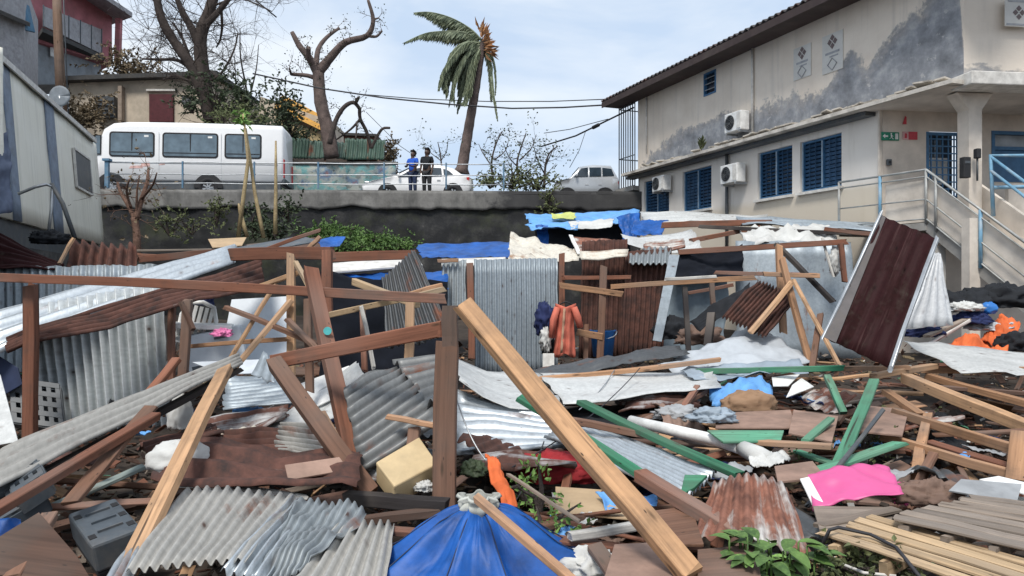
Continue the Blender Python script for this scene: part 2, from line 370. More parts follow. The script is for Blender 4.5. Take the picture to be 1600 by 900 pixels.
# ------------------------------------------------------------------ generic debris builders
def beam(label, a, b, w=.1, h=.05, m='w_brown', name='timber_beam', cat='beam', roll=0., group=None, parent=None, nseg=3, wob=.006, up=None):
    mb = MB().beam(a, b, w, h, roll, nseg=nseg, wob=wob, up=up); o = mb.build(name, m, parent)
    if parent is None: tag(o, label, cat, group)
    elif label: o['label'] = label
    return o
def sheet(label, A, B, Cc, D, waves=14, m='s_grey', amp=.016, nu=8, sag=0., crump=.02, jag=.03, name='corrugated_sheet', cat='metal sheet', parent=None, solid=.005, bite=0., group=None, curl=0., skew=0., freq=1.1, profile='sin'):
    """ridges run A->B; the sheet spans A->D across them"""
    A, B, Cc, D = V(A), V(B), V(Cc), V(D)
    lu = ((B - A).length + (Cc - D).length) / 2; lv = ((D - A).length + (Cc - B).length) / 2
    nrm = (B - A + Cc - D).cross(D - A + Cc - B).normalized()
    sd = R.uniform(0, 50); nv = max(6, int(waves * 6)) if waves else 16; amp *= 1.5
    off = Vector((sd, sd * .7, 3.1)); cb = None
    if parent is None and waves and R.random() < .8: cb = (R.choice((0, 1)), R.choice((0, 1)), R.uniform(.45, .8), R.choice((-1, 1)) * R.uniform(.06, .16) * min(1.2, lv))
    def fn(u, v):
        p = A.lerp(B, u).lerp(D.lerp(Cc, u), v)
        q = p * freq + off
        if waves:
            ph = v * waves * 2 * math.pi + skew * u
            wv = math.sin(ph)
            if profile == 'trap': wv = max(-1, min(1, wv * 2.6))
            p = p + nrm * wv * amp
        p = p + nrm * (noise.noise(q) * crump * 2 + noise.noise(q * 3.1) * crump * .8 - abs(noise.noise(q * 2.2 + off)) * crump * 1.2)
        p = p + nrm * (sag * 4 * u * (1 - u)) + nrm * curl * (v - .5) ** 2 * 4
        if cb:
            tt = max(0, 1 - math.hypot((u - cb[0]) * lu, (v - cb[1]) * lv) / (cb[2] * min(lu, lv)))
            p = p + nrm * tt * tt * cb[3]
        e = 0
        if jag:
            e = noise.noise(Vector((v * lv * 5 + sd, sd, u * 2.))) * jag + noise.noise(Vector((v * lv * 17, sd, u))) * jag * .5
            p = p + (B - A).normalized() * e * (1 if u > .5 else -1) * abs(2 * u - 1) ** 3
            e2 = noise.noise(Vector((u * lu * 4 + sd, v * 3, sd))) * jag
            p = p + (D - A).normalized() * e2 * abs(2 * v - 1) ** 8
        return p
    sk = None
    if bite:
        def sk(i, j):
            ed = min(i, nu - 1 - i, 3) / 3.; ev = min(j, nv - 1 - j, 8) / 8.
            return noise.noise(Vector((i * .55 + sd, j * .16, sd))) > .62 - bite * (1.3 - min(ed, ev))
    mb = MB().grid(fn, nu, nv, lu, lv, skip=sk)
    o = mb.build(name, m, parent, solid=solid)
    if parent is None: tag(o, label, cat, group)
    elif label: o['label'] = label
    return o
def drape(label, A, B, Cc, D, m='c_blue', n=30, fold=.05, sag=-.05, freq=2.2, name='tarp', cat='tarp', parent=None, solid=.006, ridge=0., jag=.06, group=None, stretch=(1, 1)):
    n = max(n, 22); A, B, Cc, D = V(A), V(B), V(Cc), V(D)
    lu = (B - A).length; lv = (D - A).length; nrm = (B - A + Cc - D).cross(D - A + Cc - B).normalized()
    if nrm.z < 0: nrm.negate()
    sd = R.uniform(0, 80); off = Vector((sd, -sd, sd * .3))
    def fn(u, v):
        p = A.lerp(B, u).lerp(D.lerp(Cc, u), v)
        q = Vector((u * lu * stretch[0], v * lv * stretch[1], 0)) * freq + off
        f = noise.noise(q) + .9 * abs(noise.noise(q * 1.9 + off)) + .55 * abs(noise.noise(q * 4.3)) + .3 * abs(noise.noise(q * 8.5)) - .6
        p = p + nrm * (f * fold + sag * 16 * u * (1 - u) * v * (1 - v))
        if ridge: p = p + nrm * ridge * math.sin((v * lv * 6 + noise.noise(q * .5) * 1.5))
        je = noise.noise(Vector((u * lu * 3 + sd, v * lv * 3, 1.))) * jag
        p = p + (D - A).normalized() * je * (abs(2 * v - 1) ** 4) + (B - A).normalized() * je * (abs(2 * u - 1) ** 4)
        return p
    o = MB().grid(fn, n, n, lu, lv).build(name, m, parent, solid=solid)
    if parent is None: tag(o, label, cat, group)
    elif label: o['label'] = label
    return o
def board(label, poly, thick=.02, m='w_ply', name='board', cat='board', warp=.0, parent=None, group=None):
    """flat panel with the outline poly (points), extruded"""
    ps = [V(p) for p in poly]
    n = Vector((0, 0, 0))
    for i in range(len(ps)): n += (ps[i] - ps[0]).cross(ps[(i+1) % len(ps)] - ps[0])
    n.normalize(); c = sum(ps, Vector()) / len(ps)
    ps = [p - n * (p - c).dot(n) for p in ps]
    o = MB().prism(ps, n * thick).build(name, m, parent, bevel=min(.004, thick * .2))
    if parent is None: tag(o, label, cat, group)
    elif label: o['label'] = label
    return o
def lump(label, c, size, m='c_black', rough=.25, n=26, name='bag', cat='bag', freq=2.5, rz=0., parent=None, group=None, squash=.35):
    """a closed, creased, slumped shape (bag, heap of cloth)"""
    c = V(c); sd = R.uniform(0, 90); rot = Matrix.Rotation(rz, 3, 'Z')
    def fn(u, v):
        th = u * 2 * math.pi; ph = (v - .5) * math.pi
        d = Vector((math.cos(th) * math.cos(ph), math.sin(th) * math.cos(ph), math.sin(ph)))
        q = d * freq + Vector((sd, sd, sd))
        r = 1 + rough * (.8 * noise.noise(q) + .8 * abs(noise.noise(q * 2.1)) - .6 * abs(noise.noise(q * 4.3)) - .35 * abs(noise.noise(q * 9.1)) - .1)
        if d.z < -squash: d = Vector((d.x, d.y, -squash))
        return c + rot @ Vector((d.x * size[0] * r, d.y * size[1] * r, d.z * size[2] * r))
    o = MB().grid(fn, n * 2, n, 1, 1).build(name, m, parent)
    if parent is None: tag(o, label, cat, group)
    elif label: o['label'] = label
    return o
def wire(label, pts, r=.012, m='p_wire', name='cable', cat='cable', sag=0., group=None, seg=14):
    pts = [V(p) for p in pts]
    if len(pts) == 2 and sag:
        a, b = pts; pts = [a.lerp(b, i / seg) - Vector((0, 0, sag * 4 * (i/seg) * (1 - i/seg))) for i in range(seg + 1)]
    return tag(MB().tube(pts, r, 5).build(name, m), label, cat, group)
wood('w_yellow2', (.55, .32, .17), dirt=.4, var=(.98, 1.02)); sheet_mat('s_grey2', (.17, .175, .175), amount=.3, metal=.3, rough=.5)
cloth('c_lime', (.5, .55, .18)); cloth('c_slatepale', (.16, .2, .23), .3); cloth('c_cream', (.5, .3, .2)); plain('p_flange', (.1, .09, .09), .6, dirt=.5); plain('p_fibre', (.3, .195, .15), .85, dirt=.5, scale=4, var=.35, dirtc=(.14, .1, .08)); plain('p_fridge', (.6, .65, .7), .4, var=.1, dirt=.25, scale=3); plain('p_teal', (.1, .5, .5), .5)
wood('w_ply2', (.34, .2, .14), dirt=.4); sheet_mat('s_pale', (.5, .51, .52), amount=.1, metal=.05, rough=.4); cloth('c_silver', (.45, .46, .42), .4); cloth('c_brown2', (.3, .185, .11)); plain('p_slate3', (.3, .31, .32), .5)
# ------------------------------------------------------------------ ground, road, hill
ZR = 5.5                                      # road level
def ground():
    xs = [-400, -150, -60, -30] + [x * .9 for x in range(-24, 25)] + [30, 60, 150, 400]
    ys = [-200, -60, -20, -6, 0] + [1 + .7 * i for i in range(38)] + [29, 40, 80, 200, 900]
    def fn(i, j):
        x, y = xs[i], ys[j]; z = gz(max(2, y)) if y > 2 else .1
        if abs(x) < 22 and 1 < y < 27: z += .16 * noise.noise(Vector((x * .45, y * .45, 2))) + .06 * noise.noise(Vector((x * 1.7, y * 1.7, 9))) - .3
        if y > 29: z = .8
        return Vector((x, y, z))
    mb = MB(); nu, nv = len(xs) - 1, len(ys) - 1
    mb.grid(lambda u, v: fn(round(u * nu), round(v * nv)), nu, nv, 40, 40)
    tag(mb.build('ground', 'p_earth', loc=(0, 0, 0)), kind='structure')
ground()
WL = Vector((-22.0, 26.6, 0)); WR = Vector((4.7, 27.52, 0))
def upper_ground():
    mb = MB()
    def hz(x, y):
        t = max(0, min(1, (y - 33.2) / 6)); t = t * t * (3 - 2 * t)
        sx = max(0, min(1, (-1.5 - x) / 7)); h = 3.7 * t * sx
        return ZR - .01 + h + (.12 * noise.noise(Vector((x * .5, y * .5, 0))) * t)
    xs = [-60 + 2 * i for i in range(31)] + [4, 8, 16, 40, 120, 500]; ys = [33, 34, 35, 36, 37, 38, 39, 41, 45, 55, 80, 160, 420]
    nu, nv = len(xs) - 1, len(ys) - 1
    mb.grid(lambda u, v: Vector((xs[round(u*nu)], ys[round(v*nv)], hz(xs[round(u*nu)], ys[round(v*nv)]))), nu, nv, 60, 60)
    tag(mb.build('hillside', 'p_earth', loc=(0, 0, 0)), kind='structure')
    rd = MB(); rd.add([(-60, 26.0, ZR), (4.72, 27.8, ZR), (500, 27.8 + 30, ZR), (500, 60, ZR), (-60, 33.1, ZR)], [(0, 1, 2, 3, 4)], [[(0, 0), (60, 0), (90, 0), (90, 9), (0, 9)]])
    tag(rd.build('road', 'p_asphalt', loc=(0, 0, 0)), kind='structure')
upper_ground()
def retaining_wall():
    t = thing('retaining_wall', (-8, 27.1, 0), 'dark stained stone retaining wall with pale concrete top band below the road', 'wall')
    L = (WR - WL).length; dr = (WR - WL).normalized(); n = Vector((dr.y, -dr.x, 0))
    def f(u, v):
        p = WL + dr * u * L; z = .3 + v * 5.19
        b = .07 * noise.noise(Vector((u * L * 1.4, z * 1.6, 1))) + .05 * abs(noise.noise(Vector((u * L * 3.4, z * 3.2, 5))))
        return p + n * (b + .05) + Vector((0, 0, z))
    MB().grid(f, 190, 36, L, 5.19).build('stone_face', 'm_oldstone', t)
    def band(u, v):
        p = WL + dr * u * L
        zb = 4.86 + .16 * noise.noise(Vector((u * L * .7, 0, 2))) + .08 * noise.noise(Vector((u * L * 2.6, 0, 4)))
        z = zb + (ZR - .01 - zb) * v
        return p + n * (.14 + .018 * noise.noise(Vector((u * L * 2, z * 2, 7)))) + Vector((0, 0, z))
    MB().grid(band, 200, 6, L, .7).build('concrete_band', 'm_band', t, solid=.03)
    MB().beam(WL + n * -.06 + Vector((0, 0, ZR - .05)), WR + n * -.06 + Vector((0, 0, ZR - .05)), .42, .12, nseg=12, wob=.01).build('coping', 'm_band', t)
def stain_mats():
    m, n, l, b = _nt('m_oldstone'); v, r = _vec(n, l)
    a = _noise(n, l, v, 1.6, 8, .68); c2 = _noise(n, l, v, 1.0, 6, .62, (1.1, .22, 1)); vo = n.new('ShaderNodeTexVoronoi'); vo.inputs['Scale'].default_value = 2.6; l.new(v, vo.inputs['Vector'])
    col = _ramp(n, l, a, [(.3, (.009, .0095, .011)), (.5, (.02, .021, .023)), (.64, (.045, .045, .045)), (.76, (.13, .128, .12))])
    col = _mix(n, l, _ramp(n, l, c2, [(.52, 0), (.75, .55)]), col, (.02, .021, .025))
    gr = _noise(n, l, v, .55, 5, .65); col = _mix(n, l, _ramp(n, l, gr, [(.52, 0), (.7, .55)]), col, (.06, .07, .03))
    l.new(col, b.inputs['Base Color']); b.inputs['Roughness'].default_value = .95
    _bump(n, l, b, a, .7, .05)
    m, n, l, b = _nt('m_band'); v, r = _vec(n, l)
    a = _noise(n, l, v, 2.0, 8, .68); c2 = _noise(n, l, v, 1.0, 6, .62, (1.6, .35, 1))
    col = _ramp(n, l, a, [(.3, (.11, .107, .1)), (.55, (.2, .195, .185)), (.75, (.28, .275, .26))])
    col = _mix(n, l, _ramp(n, l, c2, [(.48, 0), (.68, .8)]), col, (.07, .07, .068))
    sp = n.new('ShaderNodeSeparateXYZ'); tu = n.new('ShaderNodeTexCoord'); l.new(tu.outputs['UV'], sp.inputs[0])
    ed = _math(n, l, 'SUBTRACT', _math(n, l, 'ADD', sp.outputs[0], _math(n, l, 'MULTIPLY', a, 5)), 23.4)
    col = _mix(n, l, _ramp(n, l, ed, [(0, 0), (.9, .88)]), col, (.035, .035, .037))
    l.new(col, b.inputs['Base Color']); b.inputs['Roughness'].default_value = .95; _bump(n, l, b, a, .5, .03)
    # plaster with the grey band where the paint has come off above the ledge; u = metres along, v = metres above the ledge
    m, n, l, b = _nt('m_upper'); t = n.new('ShaderNodeTexCoord'); v = t.outputs['UV']
    sep = n.new('ShaderNodeSeparateXYZ'); l.new(v, sep.inputs[0])
    prof = [(0, .2), (.9, .55), (1.6, .8), (3.2, 1.1), (4.2, 1.02), (5.1, 1.12), (6.1, .8), (7.0, .95), (8.2, .82), (9.3, .9), (10, 1.42), (10.4, 1.0), (10.9, 1.3), (11.5, 1.75), (12, 2.0), (12.5, 2.35), (12.78, 1.9), (12.87, .7), (12.95, .28), (15.5, .22)]
    pr = _ramp(n, l, _math(n, l, 'DIVIDE', sep.outputs[0], 15.5), [(s / 15.5, h / 2.5) for s, h in prof])
    h = _math(n, l, 'MULTIPLY', pr, 2.5)
    nn = _noise(n, l, v, 1.0, 8, .66, (1.3, 1.15, 1)); n2 = _noise(n, l, v, 9, 4, .6)
    e = _math(n, l, 'ADD', _math(n, l, 'SUBTRACT', h, sep.outputs[1]), _math(n, l, 'MULTIPLY', _math(n, l, 'SUBTRACT', nn, .5), 1.5))
    mask = _ramp(n, l, _math(n, l, 'ADD', e, _math(n, l, 'MULTIPLY', _math(n, l, 'SUBTRACT', n2, .5), .45)), [(-.02 if False else 0, 0), (.05, .35), (.12, .75), (.42, 1)])
    base = _ramp(n, l, _noise(n, l, v, .9, 6, .6), [(.3, (.64, .56, .475)), (.7, (.76, .685, .595))])
    strk = _noise(n, l, v, 1.0, 5, .6, (5, .3, 1)); base = _mix(n, l, _ramp(n, l, strk, [(.52, 0), (.78, .4)]), base, (.36, .33, .31))
    gry = _ramp(n, l, _noise(n, l, v, 2.2, 7, .66), [(.3, (.13, .137, .15)), (.52, (.25, .262, .285)), (.72, (.43, .44, .45))])
    wh = _ramp(n, l, _noise(n, l, v, 3.4, 6, .7), [(.6, 0), (.68, .75)]); gry = _mix(n, l, wh, gry, (.52, .51, .5))
    dk = _ramp(n, l, e, [(0, 0), (.04, .22), (.25, 0)])
    col = _mix(n, l, mask, base, gry); col = _mix(n, l, dk, col, (.16, .165, .175))
    l.new(col, b.inputs['Base Color']); b.inputs['Roughness'].default_value = .9; _bump(n, l, b, _math(n, l, 'ADD', mask, n2), .25, .02)
    m, n, l, b = _nt('m_lower'); v, r = _vec(n, l)
    base = _ramp(n, l, _noise(n, l, v, .8, 6, .6), [(.3, (.7, .65, .59)), (.7, (.79, .745, .69))])
    strk = _noise(n, l, v, 1.0, 5, .6, (4, .35, 1)); base = _mix(n, l, _ramp(n, l, strk, [(.54, 0), (.8, .5)]), base, (.42, .38, .3))
    sep = n.new('ShaderNodeSeparateXYZ'); tt = n.new('ShaderNodeTexCoord'); l.new(tt.outputs['UV'], sep.inputs[0])
    low = _ramp(n, l, _math(n, l, 'ADD', sep.outputs[1], _math(n, l, 'MULTIPLY', _noise(n, l, v, 1.5, 4), .5)), [(0, 1), (1, 1)])
    warm = _math(n, l, 'SUBTRACT', 4.75, _math(n, l, 'ADD', sep.outputs[1], _math(n, l, 'MULTIPLY', _noise(n, l, v, 1.2, 4), .25)))
    base = _mix(n, l, _ramp(n, l, warm, [(.1, 0), (.3, .75)]), base, (.62, .54, .42))
    l.new(base, b.inputs['Base Color']); b.inputs['Roughness'].default_value = .88; _bump(n, l, b, strk, .15, .02)
    # prefab panels
    m, n, l, b = _nt('m_prefab'); v, r = _vec(n, l)
    base = _ramp(n, l, _noise(n, l, v, .9, 5, .6), [(.3, (.79, .765, .66)), (.7, (.86, .84, .75))])
    strk = _noise(n, l, v, 1.0, 6, .62, (7, .4, 1)); base = _mix(n, l, _ramp(n, l, strk, [(.5, 0), (.76, .45)]), base, (.4, .38, .32))
    l.new(base, b.inputs['Base Color']); b.inputs['Roughness'].default_value = .5; _bump(n, l, b, strk, .08, .02)
    # wall covered in faded sprayed colour
    m, n, l, b = _nt('m_graffiti'); v, r = _vec(n, l)
    a = _noise(n, l, v, 1.3, 5, .6); c2 = _noise(n, l, v, 2.4, 4, .6); d = _noise(n, l, v, 5, 4, .6)
    col = _ramp(n, l, a, [(.34, (.2, .2, .18)), (.46, (.13, .33, .34)), (.55, (.33, .36, .33)), (.64, (.12, .2, .3)), (.72, (.28, .12, .1))])
    col = _mix(n, l, _ramp(n, l, c2, [(.52, 0), (.58, .8)]), col, (.38, .4, .36)); col = _mix(n, l, _ramp(n, l, d, [(.55, 0), (.65, .6)]), col, (.06, .07, .07))
    l.new(col, b.inputs['Base Color']); b.inputs['Roughness'].default_value = .9
plain('p_postblue', (.1, .2, .3), .5, dirt=.5, dirtc=(.3, .3, .3))
stain_mats(); retaining_wall()
# long railing on the wall
def road_railing():
    t = thing('road_railing', (-6, 27.2, ZR + .08), 'blue posts with grey pipe rails along the road edge above the stone wall', 'railing')
    dr = (WR - WL).normalized(); n = Vector((dr.y, -dr.x, 0))
    def at(px):
        k = (px - 800) / F; s = (k * WL.y - WL.x) / (dr.x - k * dr.y); return WL + dr * s - n * .02
    for k, px in enumerate((167, 285, 397, 497, 600, 697, 787)):
        a = at(px); w = .13 if k == 0 else .055
        o = MB().beam(a + Vector((0, 0, ZR + .08)), a + Vector((0, 0, ZR + 1.02)), w, w, nseg=1, wob=0)
        if k == 0: o.box(a + Vector((0, 0, ZR + 1.05)), (.24, .24, .08))
        o.build('post', 'p_postblue', t)
    for z in (.98, .57, .25):
        a = at(165); b = at(800); pts = [a.lerp(b, i / 12) + Vector((0, 0, ZR + z + .015 * math.sin(i * 2 + z * 9))) - n * .05 for i in range(13)]
        MB().tube(pts, .02, 6).build('rail', 'p_steel', t)
road_railing()

# ------------------------------------------------------------------ two storey building on the right
BZ = 6.2; BE = 8.86                                    # ledge, wall top
BLD = thing('two_storey_building', (4.51, 27.5, 0), 'two storey plastered building with peeling grey wall, blue shuttered windows and dark eaves', 'building', rz=math.atan2(-.9345, .356))
def W_(s, o, z): return Vector((s, -o, z))
def bs(px):
    k = (px - 800) / F; return (27.5 * k - 4.51) / (.381 + k) * 1.0701
def bz(px, py):
    return EZ + (HY - py) / F * (27.5 - bs(px) / 1.0701)
def lpart(mb, name, m, **k): return mb.build(name, m, BLD, local=True, **k)
BM = wmat(BLD)
S1 = bs(1376); S2 = bs(1506)
def building():
    # upper wall: long side, then the front side turned toward the right
    f2 = (BM.inverted().to_3x3() @ Vector((.99, .12, 0))).normalized()
    c2 = W_(S2, 0, 0); cend = c2 + f2 * 6
    wx0, wx1 = bs(1100), bs(1119); wz0, wz1 = bz(1109, 148), bz(1109, 112)
    mb = MB()
    def q(a, b, z0, z1, u0, u1, sub=1):
        mb.add([a + Vector((0, 0, z0)), b + Vector((0, 0, z0)), b + Vector((0, 0, z1)), a + Vector((0, 0, z1))], [(0, 1, 2, 3)], [[(u0, z0 - BZ), (u1, z0 - BZ), (u1, z1 - BZ), (u0, z1 - BZ)]])
    T = W_
    q(T(0, 0, 0), T(wx0, 0, 0), BZ, BE, 0, wx0); q(T(wx1, 0, 0), T(S2, 0, 0), BZ, BE, wx1, S2)
    q(T(wx0, 0, 0), T(wx1, 0, 0), BZ, wz0, wx0, wx1); q(T(wx0, 0, 0), T(wx1, 0, 0), wz1, BE, wx0, wx1)
    q(c2, cend, BZ, BE + 2.6, S2 + .1, S2 + 2.6)
    q(T(0, -8, 0), T(0, 0, 0), BZ, BE, 16, 24)
    q(T(S2, 0, 0), T(S2, -.01, 0), BZ, BE, S2, S2)
    lpart(mb, 'upper_wall', 'm_upper')
    # small upper window
    w = MB(); fr = .05
    for a, b in ((wx0, wx0 + fr), (wx1 - fr, wx1)): w.box(W_((a + b) / 2, -.03, (wz0 + wz1) / 2), (fr, .1, wz1 - wz0))
    for z in (wz0 + fr/2, wz1 - fr/2): w.box(W_((wx0 + wx1) / 2, -.03, z), (wx1 - wx0 - 2*fr, .1, fr))
    wo_ = lpart(w, 'window', 'p_frameblue'); g = MB().box(W_((wx0 + wx1) / 2, -.08, (wz0 + wz1) / 2), (wx1 - wx0, .01, wz1 - wz0)); g.build('pane', 'g_win', wo_, local=True)
    br = MB()
    for k in range(1, 4): br.box(W_((wx0 + wx1) / 2, 0, wz0 + (wz1 - wz0) * k / 4), (wx1 - wx0 - .1, .02, .02))
    br.build('grille_bar', 'p_steel', wo_, local=True)
    # lower wall with window openings
    wins = [(bs(1004), bs(1043)), (bs(1064), bs(1109)), (bs(1181), bs(1235)), (bs(1247), bs(1312))]
    z0, z1 = 4.52, 5.82
    mb = MB(); cur = 0
    for a, b in wins:
        q2 = [(cur, a, 0, BZ), (a, b, 0, z0), (a, b, z1, BZ)]
        for (u0, u1, za, zb) in q2:
            mb.add([W_(u0, -.06, za), W_(u1, -.06, za), W_(u1, -.06, zb), W_(u0, -.06, zb)], [(0, 1, 2, 3)], [[(u0, za), (u1, za), (u1, zb), (u0, zb)]])
        for (sa, za, sb, zb) in ((a, z0, b, z0), (b, z0, b, z1), (b, z1, a, z1), (a, z1, a, z0)):
            mb.add([W_(sa, -.06, za), W_(sb, -.06, zb), W_(sb, -.26, zb), W_(sa, -.26, za)], [(0, 1, 2, 3)], [[(sa, za), (sb, zb), (sb, zb + .1), (sa, za + .1)]])
        cur = b
    mb.add([W_(cur, -.06, 0), W_(S1, -.06, 0), W_(S1, -.06, BZ), W_(cur, -.06, BZ)], [(0, 1, 2, 3)], [[(cur, 0), (S1, 0), (S1, BZ), (cur, BZ)]])
    mb.add([W_(0, -8, 0), W_(0, -.06, 0), W_(0, -.06, BZ), W_(0, -8, BZ)], [(0, 1, 2, 3)], [[(0, 0), (8, 0), (8, BZ), (0, BZ)]])
    lpart(mb, 'lower_wall', 'm_lower')
    for k, (a, b) in enumerate(wins):
        w = MB(); fr = .055
        for xx in (a + fr/2, b - fr/2, (a + b) / 2): w.box(W_(xx, -.17, (z0+z1)/2), (fr, .07, z1 - z0 - .004))
        for z in (z0 + fr/2 + .002, z1 - fr/2 - .002): w.box(W_((a+b)/2, -.168, z), (b - a - .12, .06, fr))
        win = lpart(w, 'window', 'p_frameblue')
        MB().box(W_((a+b)/2, -.235, (z0+z1)/2), (b - a - .02, .01, z1 - z0 - .02)).build('pane', 'g_win', win, local=True)
        for h in (0, 1):
            sa = a + .06 + h * (b - a - .06) / 2; sb = sa + (b - a) / 2 - .1
            lv = MB()
            for i in range(11):
                z = z0 + .1 + i * (z1 - z0 - .16) / 11 + .03
                lv.box(W_((sa+sb)/2, -.19, z), (sb - sa, .012, .085), Matrix.Rotation(-.5 + .35 * math.sin(k * 2.1 + h * 1.3), 3, 'X'))
            for i in range(1, 3): lv.box(W_(sa + (sb - sa) * i / 3, -.145, (z0+z1)/2), (.018, .018, z1 - z0 - .14))
            lv.build('shutter', 'p_slat', win, local=True)
        MB().box(W_((a+b)/2, -.128, (z0+z1)/2), (.035, .02, z1 - z0 - .13)).build('mullion', 'p_mullion', win, local=True); MB().box(W_(a + .03, -.128, (z0+z1)/2), (.03, .02, z1 - z0 - .02)).build('mullion', 'p_mullion', win, local=True)
        MB().box(W_((a+b)/2, -.02, z0 - .045), (b - a + .12, .12, .07)).build('sill', 'p_offwhite', win, local=True)
    # ledge between the storeys: concrete slab edge with broken tiles on it
    lg = MB(); lg.box(W_(S2/2 - .1, .235, BZ - .07), (S2 + .5, .53, .085)); 
    e2 = c2 + f2 * 3; ang = math.atan2(f2.y, f2.x)
    lpart(lg, 'ledge', 'p_ledge'); lpart(MB().box(W_(S1/2 - .3, .1, BZ - .165), (S1 + .2, .3, .09)), 'ledge_shadow_board', 'p_darkgrey')  # dark board added below the slab as its painted shadow
    cor = MB(); cor.box(c2 + f2 * 3 + Vector((0, 0, BZ - .03)) + Matrix.Rotation(-math.pi/2, 3, 'Z') @ f2 * .12, (6.3, .6, .26), Matrix.Rotation(ang, 3, 'Z'))
    lpart(cor, 'cornice', 'p_offwhite', bevel=.02)
    tl = MB(); rr = random.Random(5); s = .1
    while s < S2 - .15:
        wd = rr.uniform(.14, .42)
        if rr.random() < .72:
            o = rr.uniform(.18, .36); tl.box(W_(s + wd/2, o, BZ + .01 + rr.uniform(.015, .05)), (wd * .93, rr.uniform(.2, .36), .035), Matrix.Rotation(rr.uniform(-.3, .16), 3, 'X') @ Matrix.Rotation(rr.uniform(-.3, .3), 3, 'Z'))
        s += wd
    tag(lpart(tl, 'ledge_tile_row', 'p_tile'), kind='stuff')
    # soffit beam over the recessed veranda
    sf = MB(); a = W_(S1 - .3, -.1, 0); 
    lo = BM.inverted()
    PL = lambda px, py, d: lo @ P(px, py, d)
    L1 = W_(S1, -.06, 0); L1w = BM @ L1
    fdir = f2
    sf.add([W_(S1 - .3, .42, BZ - .12), c2 + W_(-.02, .45, BZ - .12), c2 + f2 * 6 + Vector((0, 0, BZ - .16)), L1 + fdir * 6 + Vector((0, 0, BZ - .16))], [(3, 2, 1, 0)], [[(0, 0), (1, 0), (1, 1), (0, 1)]])
    lpart(sf, 'soffit', 'p_soffit')
    # front wall of the lower floor, behind the veranda
    fw = MB(); E = L1 + fdir * 6
    d0 = (BM.inverted() @ L1w)
    def onf(px):      # distance along the front wall for a photo column
        k = (px - 800) / F; return (k * L1w.y - L1w.x) / (.99 - k * .12) * 1.0
    da, db = onf(1447), onf(1501); dz0, dz1 = 3.5, 5.62
    da2, db2 = onf(1549), onf(1640); wz0_, wz1_ = 4.5, 5.68
    ww = Vector((.99, .12, 0)).normalized() ; k_ = 1.0
    def FW(s, z, o=0.): # o outward (towards the camera)
        return BM.inverted() @ (L1w + Vector((.99, .12, 0)) * s + Vector((.12, -.99, 0)) * o + Vector((0, 0, z)))
    for (u0, u1, za, zb) in ((0, da, 0, BZ), (da, db, 0, dz0), (da, db, dz1, BZ), (db, da2, 0, BZ), (da2, db2, wz1_, BZ), (da2, db2, 0, wz0_), (db2, db2 + 4, 0, BZ)):
        fw.add([FW(u0, za), FW(u1, za), FW(u1, zb), FW(u0, zb)], [(0, 1, 2, 3)], [[(u0, za), (u1, za), (u1, zb), (u0, zb)]])
    lpart(fw, 'veranda_wall', 'm_veranda')
    fl = MB(); fl.prism([FW(-.9, EZ + 1.3, .02), FW(6, EZ + 1.3, .02), FW(6, EZ + 1.3, 2.0), FW(.35, EZ + 1.3, 1.9)], Vector((0, 0, .12)))
    lpart(fl, 'veranda_floor', 'p_concrete')
    # grille door
    dr = MB(); R3 = Matrix.Rotation(math.atan2(.12, .99) - BLD.rotation_euler.z, 3, 'Z')
    for s_ in (da + .04, db - .04): dr.box(FW(s_, (dz0+dz1)/2, -.03), (.07, .06, dz1 - dz0), R3)
    for z in (dz0 + .04, dz1 - .04): dr.box(FW((da+db)/2, z, -.03), (db - da - .16, .05, .07), R3)
    n_ = 6
    for i in range(1, n_): dr.box(FW(da + (db-da) * i / n_, (dz0+dz1)/2, -.03), (.026, .026, dz1 - dz0 - .15), R3)
    for i in range(1, 13): dr.box(FW((da+db)/2, dz0 + (dz1-dz0) * i / 13, -.012), (db - da - .16, .02, .026), R3)
    d = lpart(dr, 'grille_door', 'p_frameblue')
    MB().box(FW((da+db)/2, (dz0+dz1)/2, -.3), (db - da, .02, dz1 - dz0), R3).build('dark_opening', 'g_win', d, local=True)
    MB().box(FW((da+db)/2 + .02, dz0 + 1.25, -.2), (.5, .02, .62), R3).build('pale_panel', 'p_offwhite', d, local=True)
    w = MB()
    for s_ in (da2 + .04, db2 - .04): w.box(FW(s_, (wz0_+wz1_)/2, -.02), (.08, .08, wz1_ - wz0_), R3)
    for z in (wz0_ + .04, wz1_ - .04, wz0_ + .78): w.box(FW((da2+db2)/2, z, -.02), (db2 - da2 - .16, .07, .08), R3)
    w = lpart(w, 'window', 'p_frameblue')
    pw = MB(); pw.prism([FW(db + .25, EZ + 1.4, 1.15), FW(4, EZ + 1.4, 1.15), FW(4, EZ + 2.3, 1.15), FW(db + .25, EZ + 2.3, 1.15)], R3 @ Vector((0, .1, 0))); lpart(pw, 'parapet', 'p_plaster')
    MB().box(FW((da2+db2)/2, wz0_ + .4, -.06), (db2 - da2 - .1, .03, .72), R3).build('blue_panel', 'p_frameblue', w, local=True)
    MB().box(FW((da2+db2)/2, wz0_ + .98, -.08), (db2 - da2 - .1, .02, .38), R3).build('pane', 'g_win2', w, local=True)
    # column with flared head
    cb = PL(1515, 275, 15.9); cb.z = 0; cm = MB()
    for (z0_, z1_, w0, w1) in ((EZ + 1.4, BZ - .5, .29, .29), (BZ - .5, BZ - .16, .29, .8)):
        vs = []
        for z, w_ in ((z0_, w0), (z1_, w1)):
            for sx, sy in ((-1, -1), (1, -1), (1, 1), (-1, 1)): vs.append(cb + R3 @ Vector((sx * w_/2, sy * .17, 0)) + Vector((0, 0, z)))
        cm.add(vs, [(0, 1, 5, 4), (1, 2, 6, 5), (2, 3, 7, 6), (3, 0, 4, 7), (0, 3, 2, 1), (4, 5, 6, 7)], None)
